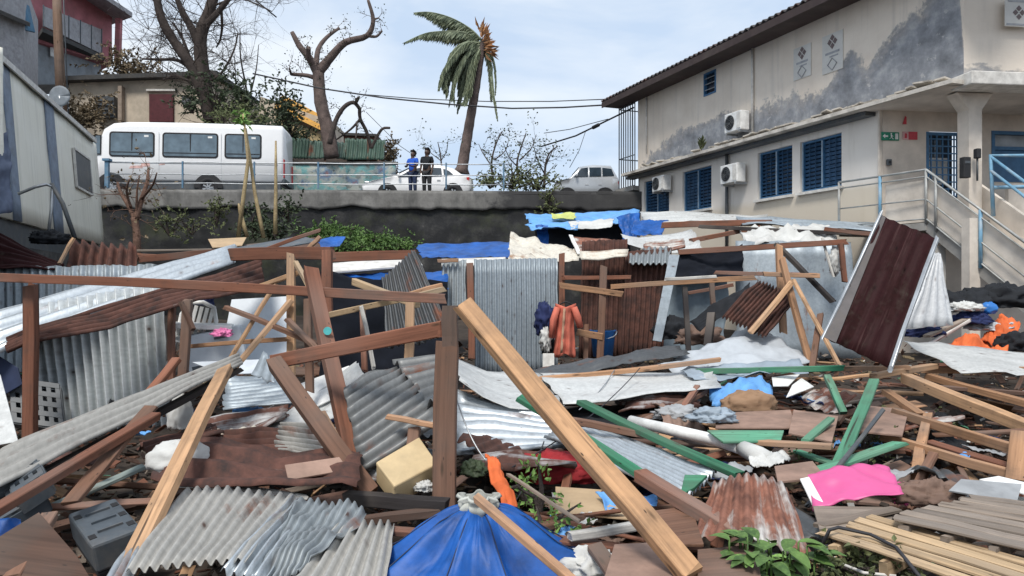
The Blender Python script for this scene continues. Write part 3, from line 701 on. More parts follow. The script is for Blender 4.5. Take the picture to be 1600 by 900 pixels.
    lpart(cm, 'column', 'p_plaster')
    cn = MB(); cn.box(PL(1517, 440, 14.6), (.22, .22, 2.4), R3); lpart(cn, 'lower_column', 'p_plaster')
    # roof: corrugated, overhanging
    def rf(u, v):
        s = -1.35 + u * (S2 + 3.0); o = .78 - v * 9
        z = BE + .13 + (v * 9) * .3 + .035 * math.sin(s * 2 * math.pi / .24)
        return W_(s, o, z)
    lpart(MB().grid(rf, 640, 3, 16, 9), 'roof', 's_roof', solid=.03)
    MB().box(W_(S2/2 + .1, .755, BE - .02), (S2 + 2.85, .03, .2)).build('fascia', 'p_fascia', BLD, local=True)
    MB().box(W_(S2/2 + .1, .355, BE - .075), (S2 + 2.8, .765, .03)).build('eave_board', 'p_fascia', BLD, local=True)
    # caged balcony at the far end
    cg = MB(); zt = BE - .1; zb = 5.75
    for o in (.0, -.5, -1.0, -1.5): pass
    a0, a1 = -1.2, -.04
    for i in range(8):
        s = a0 + (a1 - a0) * i / 7; cg.tube([W_(s, .1, zb), W_(s, .1, zt)], .022, 5)
    for i in range(9): cg.tube([W_(a0, .1 - i * .28, zb), W_(a0, .1 - i * .28, zt)], .022, 5)
    for z in (zb, zb + 1.1, zt - .06): cg.tube([W_(a1, .1, z), W_(a0, .1, z), W_(a0, -2.2, z)], .022, 5)
    lpart(cg, 'balcony_cage', 'p_cage')
    MB().box(W_(-.65, -1.0, zb - .1), (1.3, 2.4, .16)).build('balcony_slab', 'p_concrete', BLD, local=True)
    # drain pipes
    for px, y0, y1, r in ((1178, 74, 206, .035), (1012, 152, 240, .025)):
        s = bs(px); MB().tube([W_(s, .05, bz(px, y1)), W_(s, .05, bz(px, y0))], r, 7).build('drain_pipe', 'p_offwhite', BLD, local=True)
    s = bs(1137); MB().tube([W_(s, .03, 3), W_(s, .03, BZ - .2)], .05, 7).build('drain_pipe', 'p_darkgrey', BLD, local=True)
    MB().box(W_(S1 - .02, .0, 5.0), (.05, .08, 2.2)).build('corner_strip', 'p_plaster', BLD, local=True)
plain('p_mullion', (.3, .4, .5), .5); plain('p_plaster', (.7, .63, .55), .88, dirt=.3, scale=1.6); plain('p_soffit', (.62, .56, .5), .9, scale=1.5); plain('m_veranda', (.68, .6, .52), .88, dirt=.3, scale=1.2)
plain('p_fascia', (.05, .033, .031), .7, dirt=.3, scale=3); plain('p_tile', (.52, .48, .42), .9, dirt=.85, scale=4, dirtc=(.06, .056, .052)); plain('p_ledge', (.6, .56, .5), .9, dirt=.8, scale=3, dirtc=(.13, .12, .11)); plain('p_cage', (.13, .15, .17), .5); glassm('g_win2', (.2, .22, .24))
building()
# things fixed to the building or standing on its ledge
def acunit(label, px, py, o, w=.82, h=.56, pxw=None):
    s = bs(px); z = bz(px, py); base = BM @ W_(s, o, z)
    t = thing('air_conditioner', base, label, 'air conditioner', group='air conditioner units on the building', rz=BLD.rotation_euler.z)
    b = MB().box((0, 0, h/2), (w, .3, h)); b.build('casing', 'p_white', t, local=True, bevel=.02)
    g = MB()
    for r in (.06, .11, .16, .205): g.tube([(-.12 + r * math.cos(a * math.pi / 9), -.165, h/2 + r * math.sin(a * math.pi / 9)) if False else Vector((-.12 + r * math.cos(a * math.pi / 9), -.165, h/2 + r * math.sin(a * math.pi / 9))) for a in range(19)], .008, 4)
    for a in range(6): g.tube([Vector((-.12, -.165, h/2)), Vector((-.12 + .21 * math.cos(a * math.pi / 3), -.165, h/2 + .21 * math.sin(a * math.pi / 3)))], .006, 4)
    g.build('fan_guard', 'p_darkgrey', t, local=True)
    MB().tube([Vector((-.12 + .0 * a, -.151 - .004 * a, h/2)) for a in (0, 1)], .2, 20).build('fan_opening', 'p_black', t, local=True)
    MB().box((.28, -.156, h * .5), (.16, .012, h * .8)).build('louvre', 'p_offwhite', t, local=True)
    for sx in (-.3, .3): MB().box((sx, .05, -.03), (.04, .42, .05)).build('bracket', 'p_steel', t, local=True)
    return t
acunit('white air conditioner outside the farthest ground floor window of the building', 1041, 299, .18, .72, .5)
acunit('white air conditioner on the lower wall between the two pairs of shuttered windows', 1154, 287, .2, .78, .54)
acunit('white air conditioner standing on the ledge against the upper wall', 1163, 207, .26, .74, .54)
def ledge_plant():
    b = BM @ W_(bs(1108), .28, BZ + .03)
    t = thing('weed', b, 'small dry weed growing on the building ledge', 'plant')
    m = MB()
    for i in range(26):
        a = R.uniform(0, 6.28); m.leaf(b + Vector((R.uniform(-.05, .05), R.uniform(-.05, .05), R.uniform(0, .25))), Vector((math.cos(a) * .14, math.sin(a) * .14, R.uniform(.12, .35))), .035)
    m.build('leaves', 'l_olive', t); MB().tube([b, b + Vector((.03, 0, .45))], .012, 5).build('stem', 'bark', t)
ledge_plant()
def logo_board(label, corners, marks, col='p_white'):
    """flat panel on the upper wall with dark four-diamond emblems and short grey lines"""
    (x0, y0), (x1, y1) = corners
    s0, s1 = bs(x0), bs(x1); mid = (x0 + x1) / 2; z0, z1 = bz(mid, y1), bz(mid, y0)
    t = thing('sign_panel', BM @ W_((s0+s1)/2, .0, z0), label, 'sign', group='signs on the upper wall')
    t.rotation_euler = (0, 0, BLD.rotation_euler.z)
    cx = (s0 + s1) / 2
    MB().box((0, -.012, (z1-z0)/2), (s1 - s0, .02, z1 - z0)).build('panel', col, t, local=True)
    for (fy, size, kind) in marks:
        zc = (z1 - z0) * fy; m = MB()
        if kind == 'e':
            for dx, dz in ((0, 1), (1, 0), (0, -1), (-1, 0)):
                c = Vector((dx * size * .56, -.024, zc + dz * size * .62)); q = size * .46
                m.prism([c + Vector((0, 0, q * 1.1)), c + Vector((-q, 0, 0)), c + Vector((0, 0, -q * 1.1)), c + Vector((q, 0, 0))], Vector((0, -.006, 0)))
            m.build('emblem', 'p_emblem', t, local=True)
        elif kind == 'o':
            for dx, dz in ((0, 1), (1, 0), (0, -1), (-1, 0)):
                a = Vector((0, -.026, zc)); 
                p0 = a + Vector((dx, 0, dz)) * size; p1 = a + Vector((dz, 0, -dx)) * size
                m.beam(p0, p1, .035, .012, wob=0, nseg=1, ch=.001)
            m.build('emblem', 'p_emblem_grey', t, local=True)
        else:
            m.box((0, -.025, zc), (size, .006, .055)); m.box((size * .1, -.025, zc - .09), (size * .6, .006, .035)); m.build('text_line', 'p_emblem_grey', t, local=True)
plain('p_emblem', (.16, .12, .12), .6); plain('p_emblem_grey', (.33, .34, .36), .6); plain('p_signpanel', (.6, .59, .56), .7, var=.12, dirt=.25, scale=2)
logo_board('pale wall sign with stacked diamond emblems, left of its pair on the upper wall', ((1241, 72), (1268, 122)), ((.78, .15, 'e'), (.5, .42, 't'), (.2, .15, 'o')), 'p_signpanel')
logo_board('pale wall sign with stacked emblems, right and higher of the upper wall pair', ((1286, 52), (1318, 112)), ((.78, .16, 'e'), (.5, .46, 't'), (.2, .15, 'o')), 'p_signpanel')
def front_sign():
    d = 15.45; c = P(1592, 20, d); t = thing('sign_panel', c, 'pale sign with dark diamond emblem at the front corner of the upper wall', 'sign', group='signs on the upper wall', rz=math.atan2(.12, .99))
    MB().box((0, 0, 0), (.62, .02, .56)).build('panel', 'p_signpanel', t, local=True)
    m = MB()
    for dx, dz in ((0, 1), (1, 0), (0, -1), (-1, 0)):
        cc = Vector((dx * .075 - .01, -.012, dz * .085)); q = .06
        m.prism([cc + Vector((0, 0, q)), cc + Vector((-q, 0, 0)), cc + Vector((0, 0, -q)), cc + Vector((q, 0, 0))], Vector((0, -.006, 0)))
    m.build('emblem', 'p_emblem', t, local=True)
    l = MB(); l.box((0, -.014, .23), (.5, .006, .04)); l.box((0, -.014, -.24), (.56, .006, .035)); l.build('text_line', 'p_emblem_grey', t, local=True)
front_sign()
def safety_signs():
    k = math.atan2(.12, .99)
    L1w = BM @ W_(S1, -.06, 0)
    def at(px, py):
        q = (px - 800) / F; s = (q * L1w.y - L1w.x) / (.99 - q * .12); p = L1w + Vector((.99, .12, 0)) * s + Vector((.12, -.99, 0)) * .02
        p.z = EZ + (HY - py) / F * p.y; return p
    t = thing('exit_sign', at(1390, 213), 'green safety exit sign with white arrow on the veranda wall', 'sign', rz=k)
    MB().box((0, 0, 0), (.43, .012, .19)).build('plate', 'p_signgreen', t, local=True)
    m = MB(); z = -.012
    m.prism([Vector((-.19, z, 0)), Vector((-.13, z, -.05)), Vector((-.13, z, -.018)), Vector((-.06, z, -.018)), Vector((-.06, z, .018)), Vector((-.13, z, .018)), Vector((-.13, z, .05))], Vector((0, -.005, 0)))
    m.build('arrow', 'p_white', t, local=True)
    r = MB(); r.tube([Vector((.02, z, .055)), Vector((.02, z - .004, .055))], .018, 10); r.beam(Vector((.02, z, .035)), Vector((.03, z, -.02)), .03, .006, nseg=1, wob=0); r.beam(Vector((.03, z, -.02)), Vector((.07, z, -.065)), .018, .006, nseg=1, wob=0); r.beam(Vector((.03, z, -.02)), Vector((-.02, z, -.06)), .018, .006, nseg=1, wob=0); r.beam(Vector((.025, z, .02)), Vector((.07, z, 0)), .015, .006, nseg=1, wob=0)
    r.build('running_figure', 'p_white', t, local=True)
    MB().box((.15, z, 0), (.07, .006, .13)).build('door_mark', 'p_white', t, local=True)
    t = thing('safety_sign', at(1421, 212), 'red and pale safety sign beside the green exit sign', 'sign', rz=k)
    MB().box((.07, 0, 0), (.22, .012, .18)).build('plate', 'p_signred', t, local=True)
    MB().box((-.11, 0, 0), (.14, .012, .18)).build('picture_plate', 'p_signpale', t, local=True)
    m = MB(); m.tube([Vector((-.11, -.012, -.06)), Vector((-.11, -.012, .03)), Vector((-.11, -.012, .05))], [.025, .025, .01], 8); m.build('extinguisher_mark', 'p_signred', t, local=True)
    t = thing('safety_sign', at(1412, 188), 'small red arrow sign above the exit sign', 'sign', rz=k)
    MB().prism([Vector((-.045, 0, -.09)), Vector((.05, 0, -.09)), Vector((.05, 0, .07)), Vector((.02, 0, .1)), Vector((-.02, 0, -.02))], Vector((0, -.012, 0))).build('plate', 'p_signred', t, local=True)
    t = thing('electrical_box', at(1387, 254), 'small dark switch box on the veranda wall', 'switch box', rz=k)
    MB().box((0, -.03, 0), (.11, .06, .14)).build('case', 'p_darkgrey', t, local=True, bevel=.01); MB().box((0, -.065, 0), (.05, .01, .05)).build('button', 'p_black', t, local=True)
    c = P(1508, 262, 15.5); t = thing('letter_box', c, 'black wall box fixed to the veranda column', 'box', rz=k)
    MB().box((0, 0, 0), (.16, .14, .42)).build('case', 'p_black', t, local=True, bevel=.015); MB().box((0, -.075, .1), (.12, .012, .05)).build('slot', 'p_darkgrey', t, local=True)
    c = P(1527, 240, 15.55); t = thing('wall_lamp', c, 'dark lamp fixed on the right side of the veranda column', 'lamp', rz=k)
    MB().box((0, 0, 0), (.1, .12, .2)).build('case', 'p_black', t, local=True, bevel=.02); MB().tube([Vector((0, 0, -.1)), Vector((0, 0, -.55))], .02, 6).build('conduit', 'p_darkgrey', t, local=True)
plain('p_signpale', (.68, .4, .4), .5)
safety_signs()
# landing rail and stairs
def stairs():
    R0 = P(1311, 285, 17.6); R1 = P(1447, 265, 15.7); R2 = P(1625, 396, 13.3)
    zf = EZ + 1.38
    t = thing('outside_staircase', (R1.x, R1.y, zf), 'concrete landing and flight of steps with thin pipe rails down from the veranda', 'staircase')
    a = Vector((R0.x, R0.y, zf)); b = Vector((R1.x, R1.y, zf)); dr = (R2 - R1); n = Vector((.95, .3, 0)).normalized()
    MB().prism([a, b, b + n * 1.2, a + n * 1.1], Vector((0, 0, -.16))).build('landing', 'p_concrete', t)
    h = R1.z - zf
    def stair_rail(off):
        o = n * off; pr = MB()
        pts = [R0 + o, R1 + o, R2 + o]
        for q in (0, .13, .56, .93):
            MB().tube([p - Vector((0, 0, h * q)) for p in pts], .026 if q == 0 else .017, 6).build('rail', 'p_railgrey', t)
        for k, p in enumerate((R0, R0.lerp(R1, .5), R1, R1.lerp(R2, .1), R1.lerp(R2, .52), R1.lerp(R2, .95))):
            MB().tube([p + o + Vector((0, 0, .0)), p + o - Vector((0, 0, h * 1.02))], .035 if k in (1, 4) else .028, 6).build('post', 'p_railblue' if k in (1, 4) else 'p_railgrey', t)
    stair_rail(0)
    for off in (.05, 1.15):
        p0 = R1 + n * off - Vector((0, 0, h + .05)); p1 = R2 + n * off - Vector((0, 0, h + .05)); MB().beam(p0, p1 + (p1 - p0) * .4, .06, .26, nseg=1, wob=0).build('stringer', 'p_concrete', t)
    for i in range(11):
        q = (i + .5) / 9; p = R1.lerp(R2, q) - Vector((0, 0, h)); 
        MB().beam(p + n * .085, p + n * 1.115, .3, .19, nseg=1, wob=0, up=(0, 0, 1)).build('step', 'p_plaster', t)
    q0, q1 = R1 + n * 1.22, R2 + n * 1.22; q1 = q1 + (q1 - q0) * .3; dn = Vector((0, 0, -h - .3)); MB().prism([q0 + dn, q1 + dn, q1 + Vector((0, 0, -.15)), q0 + Vector((0, 0, -.15))], n * .1).build('side_wall', 'p_plaster', t)
    q0, q1 = R1 + n * .06, R2 + n * .06; q1 = q1 + (q1 - q0) * .3; MB().prism([q0 + Vector((0, 0, -h + .02)), q1 + Vector((0, 0, -h + .02)), q1 + Vector((0, 0, -.2)), q0 + Vector((0, 0, -.2))], n * .08).build('side_wall', 'p_plaster', t)
    q0 = R0.lerp(R1, .52) + n * .1; q1 = R1 + n * .06; MB().prism([q0 + Vector((0, 0, -h + .02)), q1 + Vector((0, 0, -h + .02)), q1 + Vector((0, 0, -.2)), q0 + Vector((0, 0, -.2))], n * .08).build('side_wall', 'p_plaster', t)
    # wall side rail of the flight
    pr = [P(1548, 245, 15.2), P(1552, 290, 15.2), P(1700, 410, 13.2)]
    for q in (0, .45): MB().tube([P(1548, 245 + 48 * q, 15.3), P(1720, 372 + 60 * q, 13.6)], .03, 6).build('rail', 'p_railblue', t)
    MB().tube([P(1620, 243, 15.3), P(1548, 243, 15.3), P(1552, 338, 15.3)], .04, 6).build('post', 'p_railblue', t)
    MB().tube([P(1552, 293, 15.28), P(1640, 291, 15.28)], .04, 6).build('rail', 'p_railblue', t)
plain('p_railblue', (.17, .35, .5), .5, dirt=.6, dirtc=(.4, .42, .43)); plain('p_railgrey', (.38, .39, .38), .5, .2, dirt=.4, dirtc=(.15, .12, .1))
stairs()

# ------------------------------------------------------------------ prefab cabin on the left
def prefab():
    far = Vector((-12.85, 24.0, 0)); zb = EZ + 1.42
    t = thing('prefab_cabin', far + Vector((0, 0, zb)), 'cream prefab cabin with blue grey strips and dented wall raised on a dark base', 'cabin', rz=math.atan2(-.9525, .3055)); t.rotation_euler[0] = .075
    T = wmat(t)
    def s_of(px):
        k = (px - 800) / F; return (k * far.y - far.x) / (.3055 + .9525 * k)
    H = 3.2
    cuts = [s_of(162), s_of(97), s_of(84), s_of(31), s_of(19), s_of(-40)]
    def panel(a, b, m, out=0., dent=.03):
        return MB().grid(lambda p, q: Vector((a + (b - a) * p, out + dent * noise.noise(Vector((p * (b-a) * 1.2, q * 3, a))), H * q)), 8, 8, b - a, H).build('wall_panel', m, t, local=True, solid=.04)
    panel(cuts[0], cuts[1], 'm_prefab'); panel(cuts[2], cuts[3], 'm_prefab'); panel(cuts[4], cuts[5] + 3, 'm_prefab')
    panel(cuts[1], cuts[2], 'p_strip', .03, 0)['label'] = 'blue grey wall strip'; panel(cuts[3], cuts[4], 'p_strip', .03, 0)['label'] = 'blue grey wall strip'
    # window near the far end
    a, b = s_of(147), s_of(123); MB().box(((a+b)/2, .05, 1.95), (b - a, .04, 1.0)).build('window', 'p_darkgrey', t, local=True)
    fr = MB()
    for x in (a, b): fr.box((x, .06, 1.95), (.06, .06, 1.06))
    for z in (1.42, 2.48): fr.box(((a+b)/2, .063, z), (b - a - .06, .06, .06))
    fr.build('window_frame', 'p_offwhite', t, local=True)
    MB().prism([Vector((-.02, .1, H)), Vector((-.02, -2.8, H)), Vector((17, -2.8, H)), Vector((17, .1, H))], Vector((0, 0, .1))).build('roof', 'p_prefabroof', t, local=True)
    MB().box((8.5, .11, H + .03), (17, .04, .13)).build('roof_trim', 'p_offwhite', t, local=True)
    MB().box((8.4, -.12, -.25), (16.8, .1, .5)).build('base_beam', 'p_darkgrey', t, local=True)
    MB().box((-.05, -1.3, H/2), (.06, 2.6, H)).build('end_wall', 'm_prefab', t, local=True)
    MB().box((8.4, -2.6, H/2), (16.8, .06, H)).build('back_wall', 'm_prefab', t, local=True)
    # raised bank that it stands on
    p = [T @ Vector(q) for q in ((-.6, .1, 0), (17.5, .1, 0), (17.5, -6, 0), (-.6, -6, 0))]
    p = [Vector((q.x, q.y, 0)) for q in p]
    tag(MB().prism(p, Vector((0, 0, zb - .52))).build('embankment', 'p_stone'), kind='structure')
plain('p_strip', (.2, .25, .33), .6, dirt=.35); plain('p_prefabroof', (.3, .33, .33), .7, dirt=.5)
prefab()
def shade_tarp():
    # blue grey tarp hanging over the near end of the cabin
    a = [P(-30, 215, 13.2), P(16, 205, 13.6), P(18, 330, 13.3), P(-30, 340, 12.9)]
    drape('blue grey tarp hanging on the near end of the cream cabin', a[0], a[3], a[2], a[1], 'c_slate2', 14, .12, -.05, 2, ridge=.03)
    MB().box(P(4, 200, 13.9), (1, .05, 3.6))
    drape('cream panel sheet leaning at the near end of the cabin', P(-40, 60, 13.0), P(-40, 330, 12.7), P(5, 318, 13.4), P(5, 75, 13.5), 'm_prefab', 8, .02, 0, 1, name='wall_sheet', cat='panel', jag=.01)
cloth('c_slate2', (.1, .125, .19), .25, rough=.6)
shade_tarp()
def bent_pole():
    t = thing('bent_pole', P(115, 368, 16), 'bent metal pole with arm leaning in front of the cabin', 'pole')
    MB().tube([P(117, 372, 15.5), P(98, 318, 15.5), P(80, 287, 15.5)], .045, 7).build('pole', 'p_darkgrey', t)
    MB().tube([P(28, 303, 15.2), P(55, 292, 15.3), P(72, 288, 15.4), P(82, 292, 15.5), P(80, 330, 15.4), P(75, 372, 15.4)], .032, 7).build('arm', 'p_steel', t)
bent_pole()
# ------------------------------------------------------------------ houses on the left hillside
def wallq(mb, a, b, z0, z1, mi=0):
    L = (b - a).length
    mb.add([Vector((a.x, a.y, z0)), Vector((b.x, b.y, z0)), Vector((b.x, b.y, z1)), Vector((a.x, a.y, z1))], [(0, 1, 2, 3)], [[(0, z0), (L, z0), (L, z1), (0, z1)]], mi)
def beige_house():
    d = 39.0; a = P(108, 130, d); b = P(332, 128, d - 1.0); zt = a.z; z0 = 8.0
    t = thing('hill_house', (a.x, a.y, z0), 'low beige house with flat dark roof and maroon door behind the white minibus', 'house')
    bk = Vector((.5, 6, 0)); m = MB(); wallq(m, a, b, z0, zt); wallq(m, b, b + bk, z0, zt); wallq(m, b + bk, a + bk, z0, zt); wallq(m, a + bk, a, z0, zt)
    m.build('wall', 'p_beige', t)
    r = MB(); r.prism([Vector((p.x, p.y, zt)) for p in (a + Vector((-.4, -.5, 0)), b + Vector((.4, -.5, 0)), b + bk, a + bk)], Vector((0, 0, .22))); r.build('roof', 'p_roofdark', t)
    x = lambda px, py, o=-.05: P(px, py, d - .5 - .2 + o - (px - 200) * .002)
    def pan(name, x0, y0, x1, y1, m_, depth=.08):
        q = MB(); q.prism([x(x0, y1), x(x1, y1), x(x1, y0), x(x0, y0)], Vector((0, depth + .5, 0))); return q.build(name, m_, t)
    w = pan('window', 147, 150, 178, 183, 'p_darkgrey'); q = MB()
    for yy in (157, 164, 171, 178): q.beam(x(149, yy, -.1), x(176, yy, -.1), .06, .04, nseg=1, wob=0)
    q.build('louvre', 'p_slate', w)
    pan('door', 233, 147, 270, 190, 'p_maroon')
    pan('pilaster', 184, 134, 190, 188, 'p_beige2'); pan('canopy', 228, 139, 276, 142, 'p_offwhite', .6)
    for k in range(3): pan('broken_vent', 284 + k * 4, 150 + k * 4, 297 + k, 163 - k, 'p_slate')
plain('p_beige2', (.3, .24, .19), .9); plain('p_roofdark', (.06, .06, .06), .9, dirt=.3)
beige_house()
def pink_house():
    t = thing('hill_house', P(80, 130, 41), 'two storey grey and pink house with balcony on the hill', 'house')
    d0, d1 = 37.0, 44.0
    # upper pink wall receding to the right, grey balcony parapet below, dark slab, shaded lower wall
    def Q(px, py, k): return P(px, py, d0 + (d1 - d0) * k)
    m = MB(); m.prism([Q(40, 60, 0), Q(175, 100, 1), Q(175, -12, 1), Q(40, -60, 0)], Vector((-3, 3.0, 0))); m.build('upper_wall', 'p_pinkwall', t)
    m = MB(); m.prism([Q(35, 132, 0), Q(158, 132, 1), Q(158, 90, 1), Q(35, 45, 0)], Vector((-2, 2.0, 0))); m.build('lower_wall', 'p_greywall', t)
    f = Vector((.75, -.9, 0))
    m = MB()
    m.prism([Q(62, 50, .1) + f, Q(152, 92, .95) + f, Q(152, 55, .95) + f, Q(62, 20, .1) + f], Vector((-.1, .12, 0))); m.build('parapet', 'p_greywall2', t)
    for k in range(6):
        u = k / 5; MB().beam((Q(62, 52, .1) + f).lerp(Q(152, 93, .95) + f, u) + Vector((.02, -.06, 0)), (Q(62, 19, .1) + f).lerp(Q(152, 54, .95) + f, u) + Vector((.02, -.06, 0)), .05, .05, nseg=1, wob=0).build('parapet_post', 'p_slate', t)
    m = MB(); m.prism([Q(60, 52, .1) + f, Q(156, 95, .98) + f, Q(156, 95, .98) - f, Q(60, 52, .1) - f], Vector((0, 0, -.22))); m.build('balcony_slab', 'p_roofdark', t)
    m = MB(); m.prism([Q(20, -75, -.1) + f * 1.3, Q(196, 38, 1.0) + f * 1.3, Q(180, 20, 1.1) - f * 3, Q(0, -90, 0) - f * 3], Vector((0, 0, .25))); m.build('roof', 'p_greywall2', t)
    m = MB(); m.beam(Q(176, 105, 1) + f, Q(178, 38, 1) + f, .28, .28, nseg=1, wob=0); m.build('pillar', 'p_pinkwall', t)
    m = MB(); m.prism([Q(131, 52, .8) + f * .05, Q(172, 50, 1) + f * .05, Q(172, 38, 1) + f * .05, Q(131, 40, .8) + f * .05], Vector((.05, -.06, 0))); m.build('dark_opening', 'p_black', t)
    m = MB(); m.prism([Q(78, 88, .3) + f * .03, Q(84, 90, .33) + f * .03, Q(84, 70, .33) + f * .03, Q(78, 68, .3) + f * .03], Vector((.06, -.07, 0))); m.build('window', 'p_white', t)
    m = MB(); m.prism([Q(155, 100, 1), Q(176, 101, 1), Q(176, 75, 1), Q(155, 73, 1)], Vector((.0, -.3, 0))); m.build('brick_panel', 'p_brick2', t)
plain('p_greywall2', (.36, .36, .38), .85, dirt=.35); plain('p_brick2', (.3, .17, .11), .9, dirt=.3)
pink_house()
def grey_house():
    t = thing('hill_house', P(10, 110, 31), 'grey plastered house at the left edge above the cabin', 'house')
    m = MB(); a, b = P(-60, 120, 29), P(38, 120, 32)
    wallq(m, a, b, 7.5, 14.6); wallq(m, b, b + Vector((-2.2, 4.5, 0)), 7.5, 14.8); m.build('wall', 'p_greywall2', t)
    m = MB(); m.prism([P(-60, -4, 28.6), P(47, 42, 31.8), P(35, 30, 37), P(-80, -20, 34)], Vector((0, 0, .16))); m.build('roof', 'p_roofdark', t)
    m = MB(); m.prism([P(36, 46, 32), P(55, 50, 33), P(46, 10, 33), P(30, -4, 32)], Vector((-.1, .1, 0))); m.build('blue_panel', 'p_bluepanel', t)
plain('p_bluepanel', (.05, .16, .27), .7, dirt=.3)
grey_house()
def brick_house():
    d = 40; t = thing('hill_house', P(470, 245, d), 'small ochre roofed house half hidden behind the cut tree', 'house')
    m = MB(); m.prism([P(405, 245, d), P(520, 245, d), P(520, 190, d), P(405, 150, d)], Vector((0, 5, 0))); m.build('wall', 'p_beige', t)
    m = MB(); m.prism([P(428, 168, d - .6), P(505, 205, d - .6), P(508, 186, d + 1), P(440, 150, d + 1)], Vector((0, .2, .12))); m.build('roof', 'p_ochre', t)
    m = MB(); m.prism([P(430, 175, d - .3), P(500, 210, d - .3), P(500, 230, d - .3), P(430, 228, d - .3)], Vector((0, .2, 0))); m.build('facade', 'p_ochre2', t)
    MB().prism([P(470, 240, d - .5), P(500, 240, d - .5), P(500, 225, d - .5), P(470, 225, d - .5)], Vector((0, .2, 0))).build('low_wall', 'p_beige', t)
    t = thing('brick_hut', P(560, 245, 37), 'unfinished dark brick hut beyond the green fence', 'hut')
    m = MB(); m.prism([P(537, 246, 37), P(585, 246, 37), P(585, 212, 37), P(537, 210, 37)], Vector((0, 3, 0))); m.build('wall', 'p_brick', t)
    MB().prism([P(534, 211, 36.8), P(588, 213, 36.8), P(588, 209, 36.8), P(534, 207, 36.8)], Vector((0, 3.4, 0))).build('roof', 'p_roofdark', t)
plain('p_ochre', (.55, .28, .05), .8, dirt=.4); plain('p_ochre2', (.42, .33, .18), .85, dirt=.5)
brick_house()
def graffiti_wall():
    t = thing('painted_wall', P(530, 295, 33.2), 'low roadside wall covered in faded teal graffiti', 'wall')
    a, b = P(436, 300, 33.2), P(618, 300, 33.2); m = MB(); m.grid(lambda u, v: a.lerp(b, u) + Vector((0, .04 * noise.noise(Vector((u * 9, v * 3, 0))), v * 1.55 - .35)), 20, 4, 5, 1.5); m.build('wall_face', 'm_graffiti', t, solid=.2)
    MB().beam(a + Vector((-.1, 0, 1.24)), b + Vector((.1, 0, 1.24)), .3, .1, nseg=4).build('coping', 'm_band', t)
    t = thing('green_fence', P(530, 246, 33.8), 'green corrugated fence leaning above the graffiti wall', 'fence')
    for k, (x0, x1, y0, y1, m_) in enumerate(((436, 480, 214, 248, 's_fgreen'), (478, 540, 220, 248, 's_fgreen2'), (536, 600, 216, 250, 's_fgreen'))):
        sheet(None, P(x0, y1, 33.9), P(x0 + 3, y0, 34.1), P(x1 + 3, y0 + 3, 34.1), P(x1, y1, 33.9), 9, m_, .03, name='fence_sheet', parent=t)
    for px in (438, 508, 575): MB().beam(P(px, 255, 34), P(px, 212, 34.1), .1, .08).build('fence_post', 'w_dark', t)
sheet_mat('s_fgreen', (.065, .115, .088), amount=.25, metal=.1); sheet_mat('s_fgreen2', (.1, .16, .13), amount=.3, metal=.1)
graffiti_wall()

# ------------------------------------------------------------------ vehicles
def arc(cx, cz, r, a0, a1, n): return [(cx + r * math.cos(a0 + (a1 - a0) * i / n), cz + r * math.sin(a0 + (a1 - a0) * i / n)) for i in range(n + 1)]
def wheel(t, x, y, r, w=.2):
    m = MB(); prof = [(r * .58, -w/2), (r * .93, -w/2), (r, -w/2 + .03), (r, w/2 - .03), (r * .93, w/2), (r * .58, w/2)]
    n = 22
    vs = [Vector((x + a * math.cos(q * 2 * math.pi / n), y + b, r + a * math.sin(q * 2 * math.pi / n))) for q in range(n) for a, b in prof]
    k = len(prof); m.add(vs, [(q*k+i, q*k+(i+1)%k, ((q+1)%n)*k+(i+1)%k, ((q+1)%n)*k+i) for q in range(n) for i in range(k)], None, 0, True)
    wh = m.build('wheel', 'p_rubber', t, local=True)
    rm = MB(); s = -1
    rm.tube([Vector((x, y + s * w * .2, r)), Vector((x, y + s * w * .42, r))], [r * .6, r * .58], 20)
    for i in range(7):
        a = i * 2 * math.pi / 7; rm.beam(Vector((x, y + s * w * .46, r)), Vector((x + math.cos(a) * r * .52, y + s * w * .46, r + math.sin(a) * r * .52)), .05, .02, nseg=1, wob=0, up=(0, 1, 0))
    rm.build('rim', 'p_steel', wh, local=True)
def panelpts(m, pts, y, dep, mi=0):
    m.prism([Vector((x, y(z) if callable(y) else y, z)) for x, z in pts], Vector((0, dep, 0)), mi)
def rrect(x0, z0, x1, z1, r, n=4):
    return arc(x1 - r, z0 + r, r, -math.pi/2, 0, n) + arc(x1 - r, z1 - r, r, 0, math.pi/2, n) + arc(x0 + r, z1 - r, r, math.pi/2, math.pi, n) + arc(x0 + r, z0 + r, r, math.pi, 1.5 * math.pi, n)
